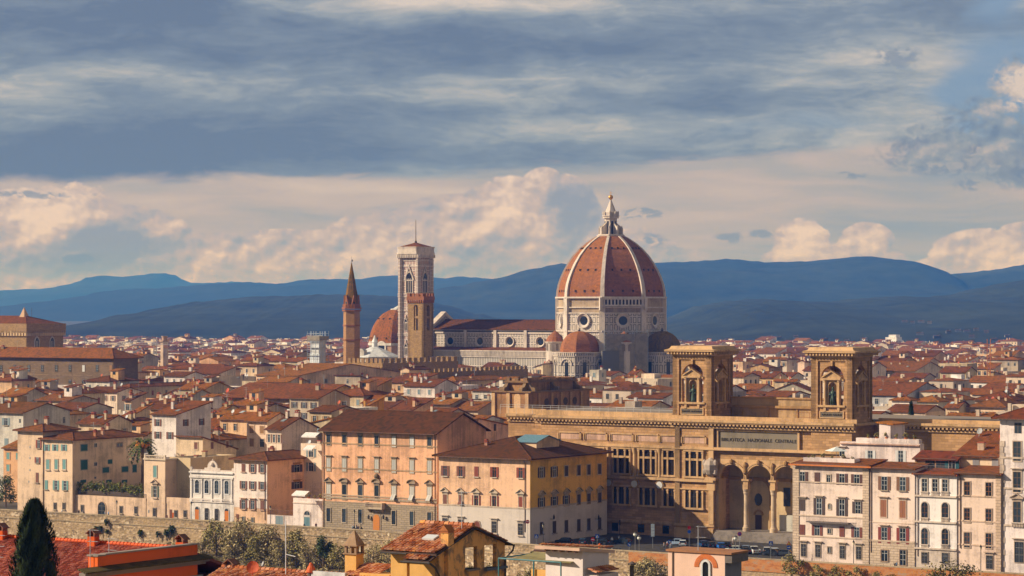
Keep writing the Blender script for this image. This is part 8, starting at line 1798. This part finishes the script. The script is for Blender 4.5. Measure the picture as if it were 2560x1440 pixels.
for i in range(int((w_ + .7) / .45)): x = -w_ - .4 + i * .45; g.tube([(x, d_ / 2, zE + rise + .22), (x + .5, d_ / 2, zE + rise + .26)], [.17, .2], 8)
g.build('roof', T_OLD, n2)
g = MB(); e = .75
g.slab([(-w_ - .4, -e, zE - e * sl2 + .1), (.28, -e, zE - e * sl2 + .1), (.28, d_ / 2, zE + rise + .1), (-w_ - .4, d_ / 2, zE + rise + .1)], .14); g.slab([(.28, d_ + e, zE - e * sl2 + .1), (-w_ - .4, d_ + e, zE - e * sl2 + .1), (-w_ - .4, d_ / 2, zE + rise + .1), (.28, d_ / 2, zE + rise + .1)], .14); g.slab([(-2.3, -1.5, zE - .65), (.1, -1.5, zE - .65), (.1, -.5, zE - .3), (-2.3, -.5, zE - .3)], .12); g.build('roof_boards', flat('5a4034'), n2)
g = MB(); g.tube([(.35, d_ + .8, zE - .2), (.5, d_ + .4, zE - .6), (.12, d_ - .1, zE - 1.2), (.12, d_ - .1, 25)], .08, 6); g.tube([(-w_ - .4, -e - .08, zE - e * sl2), (-2.4, -e - .08, zE - e * sl2)], .07, 6); g.tube([(-2.4, -1.6, zE - .75), (.3, -1.6, zE - .75), (.5, -1.2, zE - 1.1), (.15, -.08, zE - 1.9), (.15, -.08, 25)], .08, 6); g.tube([(.32, -e, zE - e * sl2), (.32, d_ / 2, zE + rise), (.32, d_ + e, zE - e * sl2)], .05, 5); g.build('gutter', flat('4a423c'), n2)
MB().box(-.55, .55, -.4, .4, 0, .14).build('skylight', glass('c9cfd2'), n2, (-1.9, d_ * .18, zE + rise * .36 + .28), (math.atan(sl2), 0, 0)); yagi(n2, -.5, d_ * .42, zE + rise, 2.9, 2)
# --- low house to its left: tiles, chimneys, dish
D = 206.0; C = Vector(((972 - CX) / F * D, D, 0)); n4 = thing('low_tiled_house', 'low near house with rough tiled roof, tall ochre chimney and orange satellite dish', 'house', C, ROT)
ux4 = lambda px: (C.x - (px - CX) / F * D) / (cT + (px - CX) / F * sT); zr4 = CH - (1441 - HY) / F * (D + 2); L4 = ux4(556)
MB().slab([(-L4, 0, zr4), (0, 0, zr4), (0, -6, zr4 - 2), (-L4, -6, zr4 - 2)], .25).slab([(0, 6, zr4 - 2), (-L4, 6, zr4 - 2), (-L4, 0, zr4), (0, 0, zr4)], .25).build('roof_boards', flat('6a4a3a'), n4)
g = MB(); tile_roof(g, (-L4, 0, zr4 + .03), (1, 0, 0), (0, -1, -.33), L4 * .42, 6.0, .28, .44, 21); tile_roof(g, (-L4 * .58, 0, zr4 + .03), (1, 0, 0), (0, -1, -.33), L4 * .58, 6.0, .28, .44, 22)
for i in range(int(L4 / .45)): x = -L4 + i * .45; g.tube([(x, 0, zr4 + .06), (x + .5, 0, zr4 + .1)], [.17, .2], 8)
tile_roof(g, (-2.6, .6, zr4 + 1.1), (1, 0, 0), (-.75, -.5, -.42), 3.2, 2.6, .28, .44, 23); g.build('roof', T_OLD, n4)
MB().box(-L4 + .3, -.3, -5, 5, 12, zr4 - 1.8).prism([(-5, zr4 - 1.8), (5, zr4 - 1.8), (0, zr4 - .2)], 'x', -L4 + .3, -.3).box(-2.4, .5, -.6, 1.2, zr4 - 2, zr4 + .4).build('wall', OL, n4)
cc = MB().box(-.55, .55, -.5, .5, -4, 1.75).build('chimney', OL, n4, (-ux4(880), .3, zr4)); g = MB(); g.box(-.68, .68, -.62, .62, 1.75, 1.85); [g.box(sx_ * .48 - .1, sx_ * .48 + .1, sy * .42 - .1, sy * .42 + .1, 1.85, 2.4) for sx_ in (-1, 1) for sy in (-1, 1)]; g.box(-.08, .08, -.5, .5, 1.85, 2.4); g.box(-.72, .72, -.66, .66, 2.4, 2.5); g.ring([[(-.62, -.56, 2.5), (.62, -.56, 2.5), (.62, .56, 2.5), (-.62, .56, 2.5)], [(-.04, -.04, 3.6), (.04, -.04, 3.6), (.04, .04, 3.6), (-.04, .04, 3.6)]]); g.build('chimney_cap', plaster('b08a68', .7), cc)
gab_chim(n4, -ux4(576), .1, zr4, .9, .05, 'd9cfc4'); put('satellite_dish', dish_mesh(.52, 'd4623c'), n4, (-ux4(664), -1.6, zr4 + .35), (R(-18), 0, R(25))); put('satellite_dish', dish_mesh(.22, 'b9b0a8'), n4, (-ux4(648), .5, zr4 + .45), (R(-18), 0, R(-35)))
g = MB(); g.lathe([(.28, -.3), (.28, .15)], 10); g.k = 1; g.lathe([(.34, .15), (.40, .22), (.30, .55), (.18, .72), (.12, .9), (.03, .95)], 10); g.build('chimney_pot', [flat('6a5a50'), flat('e0683a')], n4, (-ux4(789), -.6, zr4))
g = MB(); g.tube([(0, 0, -1.5), (0, 0, 4.2)], .045, 6); g.tube([(0, 0, 1.5), (.9, .1, 1.35)], .03, 5); g.build('aerial_mast', metal('e2dcd6'), n4, (-ux4(730), -.8, zr4)); MB().box(-L4 * .44, -L4 * .22, -.8, -.55, zr4 - .5, zr4 + .32).build('terrace_wall', plaster('d9d2c8'), n4)
ac = thing('air_conditioner', 'white air-conditioning unit on the low roof left of the ochre house', 'air conditioner', n4.location + U * (-ux4(922)) - Vv * 3.5 + Vector((0, 0, zr4 - .6)), ROT); MB().box(-.45, .45, -.2, .2, 0, .75).build('case', flat('e2ded8'), ac); MB().lathe([(.28, 0), (.28, .04)], 14).build('fan_grille', flat('8d8a86'), ac, (-.1, -.2, .38), (R(90), 0, 0))
# --- white house with flat tile roof and teal pergola
D = 190.0; C = Vector(((1457 - CX) / F * D, D, 0)); n5 = thing('white_roof_house', 'near white house with thin sloping tile roof, right of the ochre house', 'house', C, ROT)
ux = lambda px: (C.x - (px - CX) / F * D) / (cT + (px - CX) / F * sT); vx = lambda px: ((px - CX) / F * D - C.x) / (sT - (px - CX) / F * cT)
w_, d_ = ux(1364), vx(1522); z5 = CH - (1377 - HY) / F * D
MB().prism([(0, 15), (d_, 15), (d_, z5 - .35), (0, z5)], 'x', -w_, 0).build('wall', plaster('f4dccb', .3), n5)
g = MB(); g.slab([(-w_ - .5, -.7, z5 + .25), (.15, -.7, z5 + .25), (.15, d_ + .6, z5 - .25), (-w_ - .5, d_ + .6, z5 - .25)], .22); g.build('roof_edge', plaster('e8b999', .4), n5); g = MB(); tile_roof(g, (.15, -.62, z5 + .30), (-1, 0, 0), (0, 1, -.085), w_ + .6, d_ + 1.1, .3, .45, 31); g.build('roof', T_OLD, n5)
g = MB(); [g.box(-w_ + .3 + i * .62, -w_ + .42 + i * .62, -.6, 0, z5 - .12, z5 + .02) for i in range(int(w_ / .62))]; g.build('rafters', flat('7a5038'), n5)
g = MB(); tile_roof(g, (.2, .2, z5 - 1.3), (0, 1, 0), (1, 0, -.35), d_ - .4, .9, .28, .4, 33); g.build('side_roof', T_OLD, n5); MB().box(0, 1.0, .3, d_ - .3, 15, z5 - 1.75).build('side_wall', plaster('f0d4c0', .3), n5)
MB().tube([(0, 0, 0), (0, 0, 3)], .16, 8).lathe([(.3, 3.05), (.3, 3.15), (.05, 3.3)], 10).build('flue', flat('6a5a50'), n5, (2.2, 3.2, z5 - 4.2))
pg = thing('pergola', 'teal metal pergola with reed screen beside the white roof house', 'pergola', C + U * (-w_ - .2) + Vector((0, 0, 0)), ROT); g = MB(); zp = z5 - .75
for a, b_ in (((-2.9, -1.5), (-2.9, 3.2)), ((-2.9, 3.2), (2.9, 2.2)), ((-2.9, -1.5), (2.6, -1.7))): g.tube([(a[0], a[1], zp), (b_[0], b_[1], zp)], .06, 6)
for x, y in ((-2.9, -1.5), (2.6, -1.7), (-2.9, 3.2), (.2, -1.6)): g.tube([(x, y, zp - 4), (x, y, zp)], .06, 6)
g.build('frame', flat('4f7f80', .5), pg); MB().slab([(-2.6, 2.9, zp + .15), (2.6, 2.2, zp + .15), (2.6, -.4, zp - .1), (-2.6, -.2, zp - .1)], .05).build('reed_roof', plaster('9a8a5c', .9), pg); MB().box(-3.2, 3.4, 3.3, 3.5, zp - 5, zp - 1.2).box(-3.2, 3, -1.9, -1.7, zp - 5, zp - 1.5).build('terrace_wall', OL, pg); g = MB(); g.tube([(-3, 3.4, zp + .2), (3.2, 2.5, zp + .35)], .09, 6); g.build('beam', flat('5a3a30'), pg)
# --- pink block with small arched window
h = House(1670, 1812, 1853, 1386, 0, 'f4c4a4', 'flat', 'pink_block', 'near pink flat-topped block with one small arched window, bottom right of centre', 'house', D=235, parapet=.25, z0=10, wallmat=plaster('f4c4a4', .25))
g = MB(); g.box(-h.w - .15, .75, -.15, h.d + .15, h.h, h.h + .18); g.build('coping', flat('b0764e'), h.o); MB().box(0, .72, 0, h.d, h.h - .75, h.h - .02).build('eave', flat('7d6f64'), h.o); MB().box(0, .03, 0, h.d, 10, h.h - .75).build('grey_side', plaster('8d8684', .9), h.o)
x = -h.ux(1765); zc = h.fz(x, 1432); window(h.o, x, zc, .62, 2.0, 'AFn', stone='f4ece4'); g = MB(); archring(g, x, zc + .5, .75, 1.2, -.05, 0, 10); g.build('brick_arch', flat('d9743c'), h.o); yagi(h.o, -h.ux(1740), .4, h.h, 2.4, 2); MB().tube([(-h.ux(1682), -.06, h.h), (-h.ux(1682), -.06, 20)], .06, 5).build('drainpipe', flat('a0836c'), h.o)
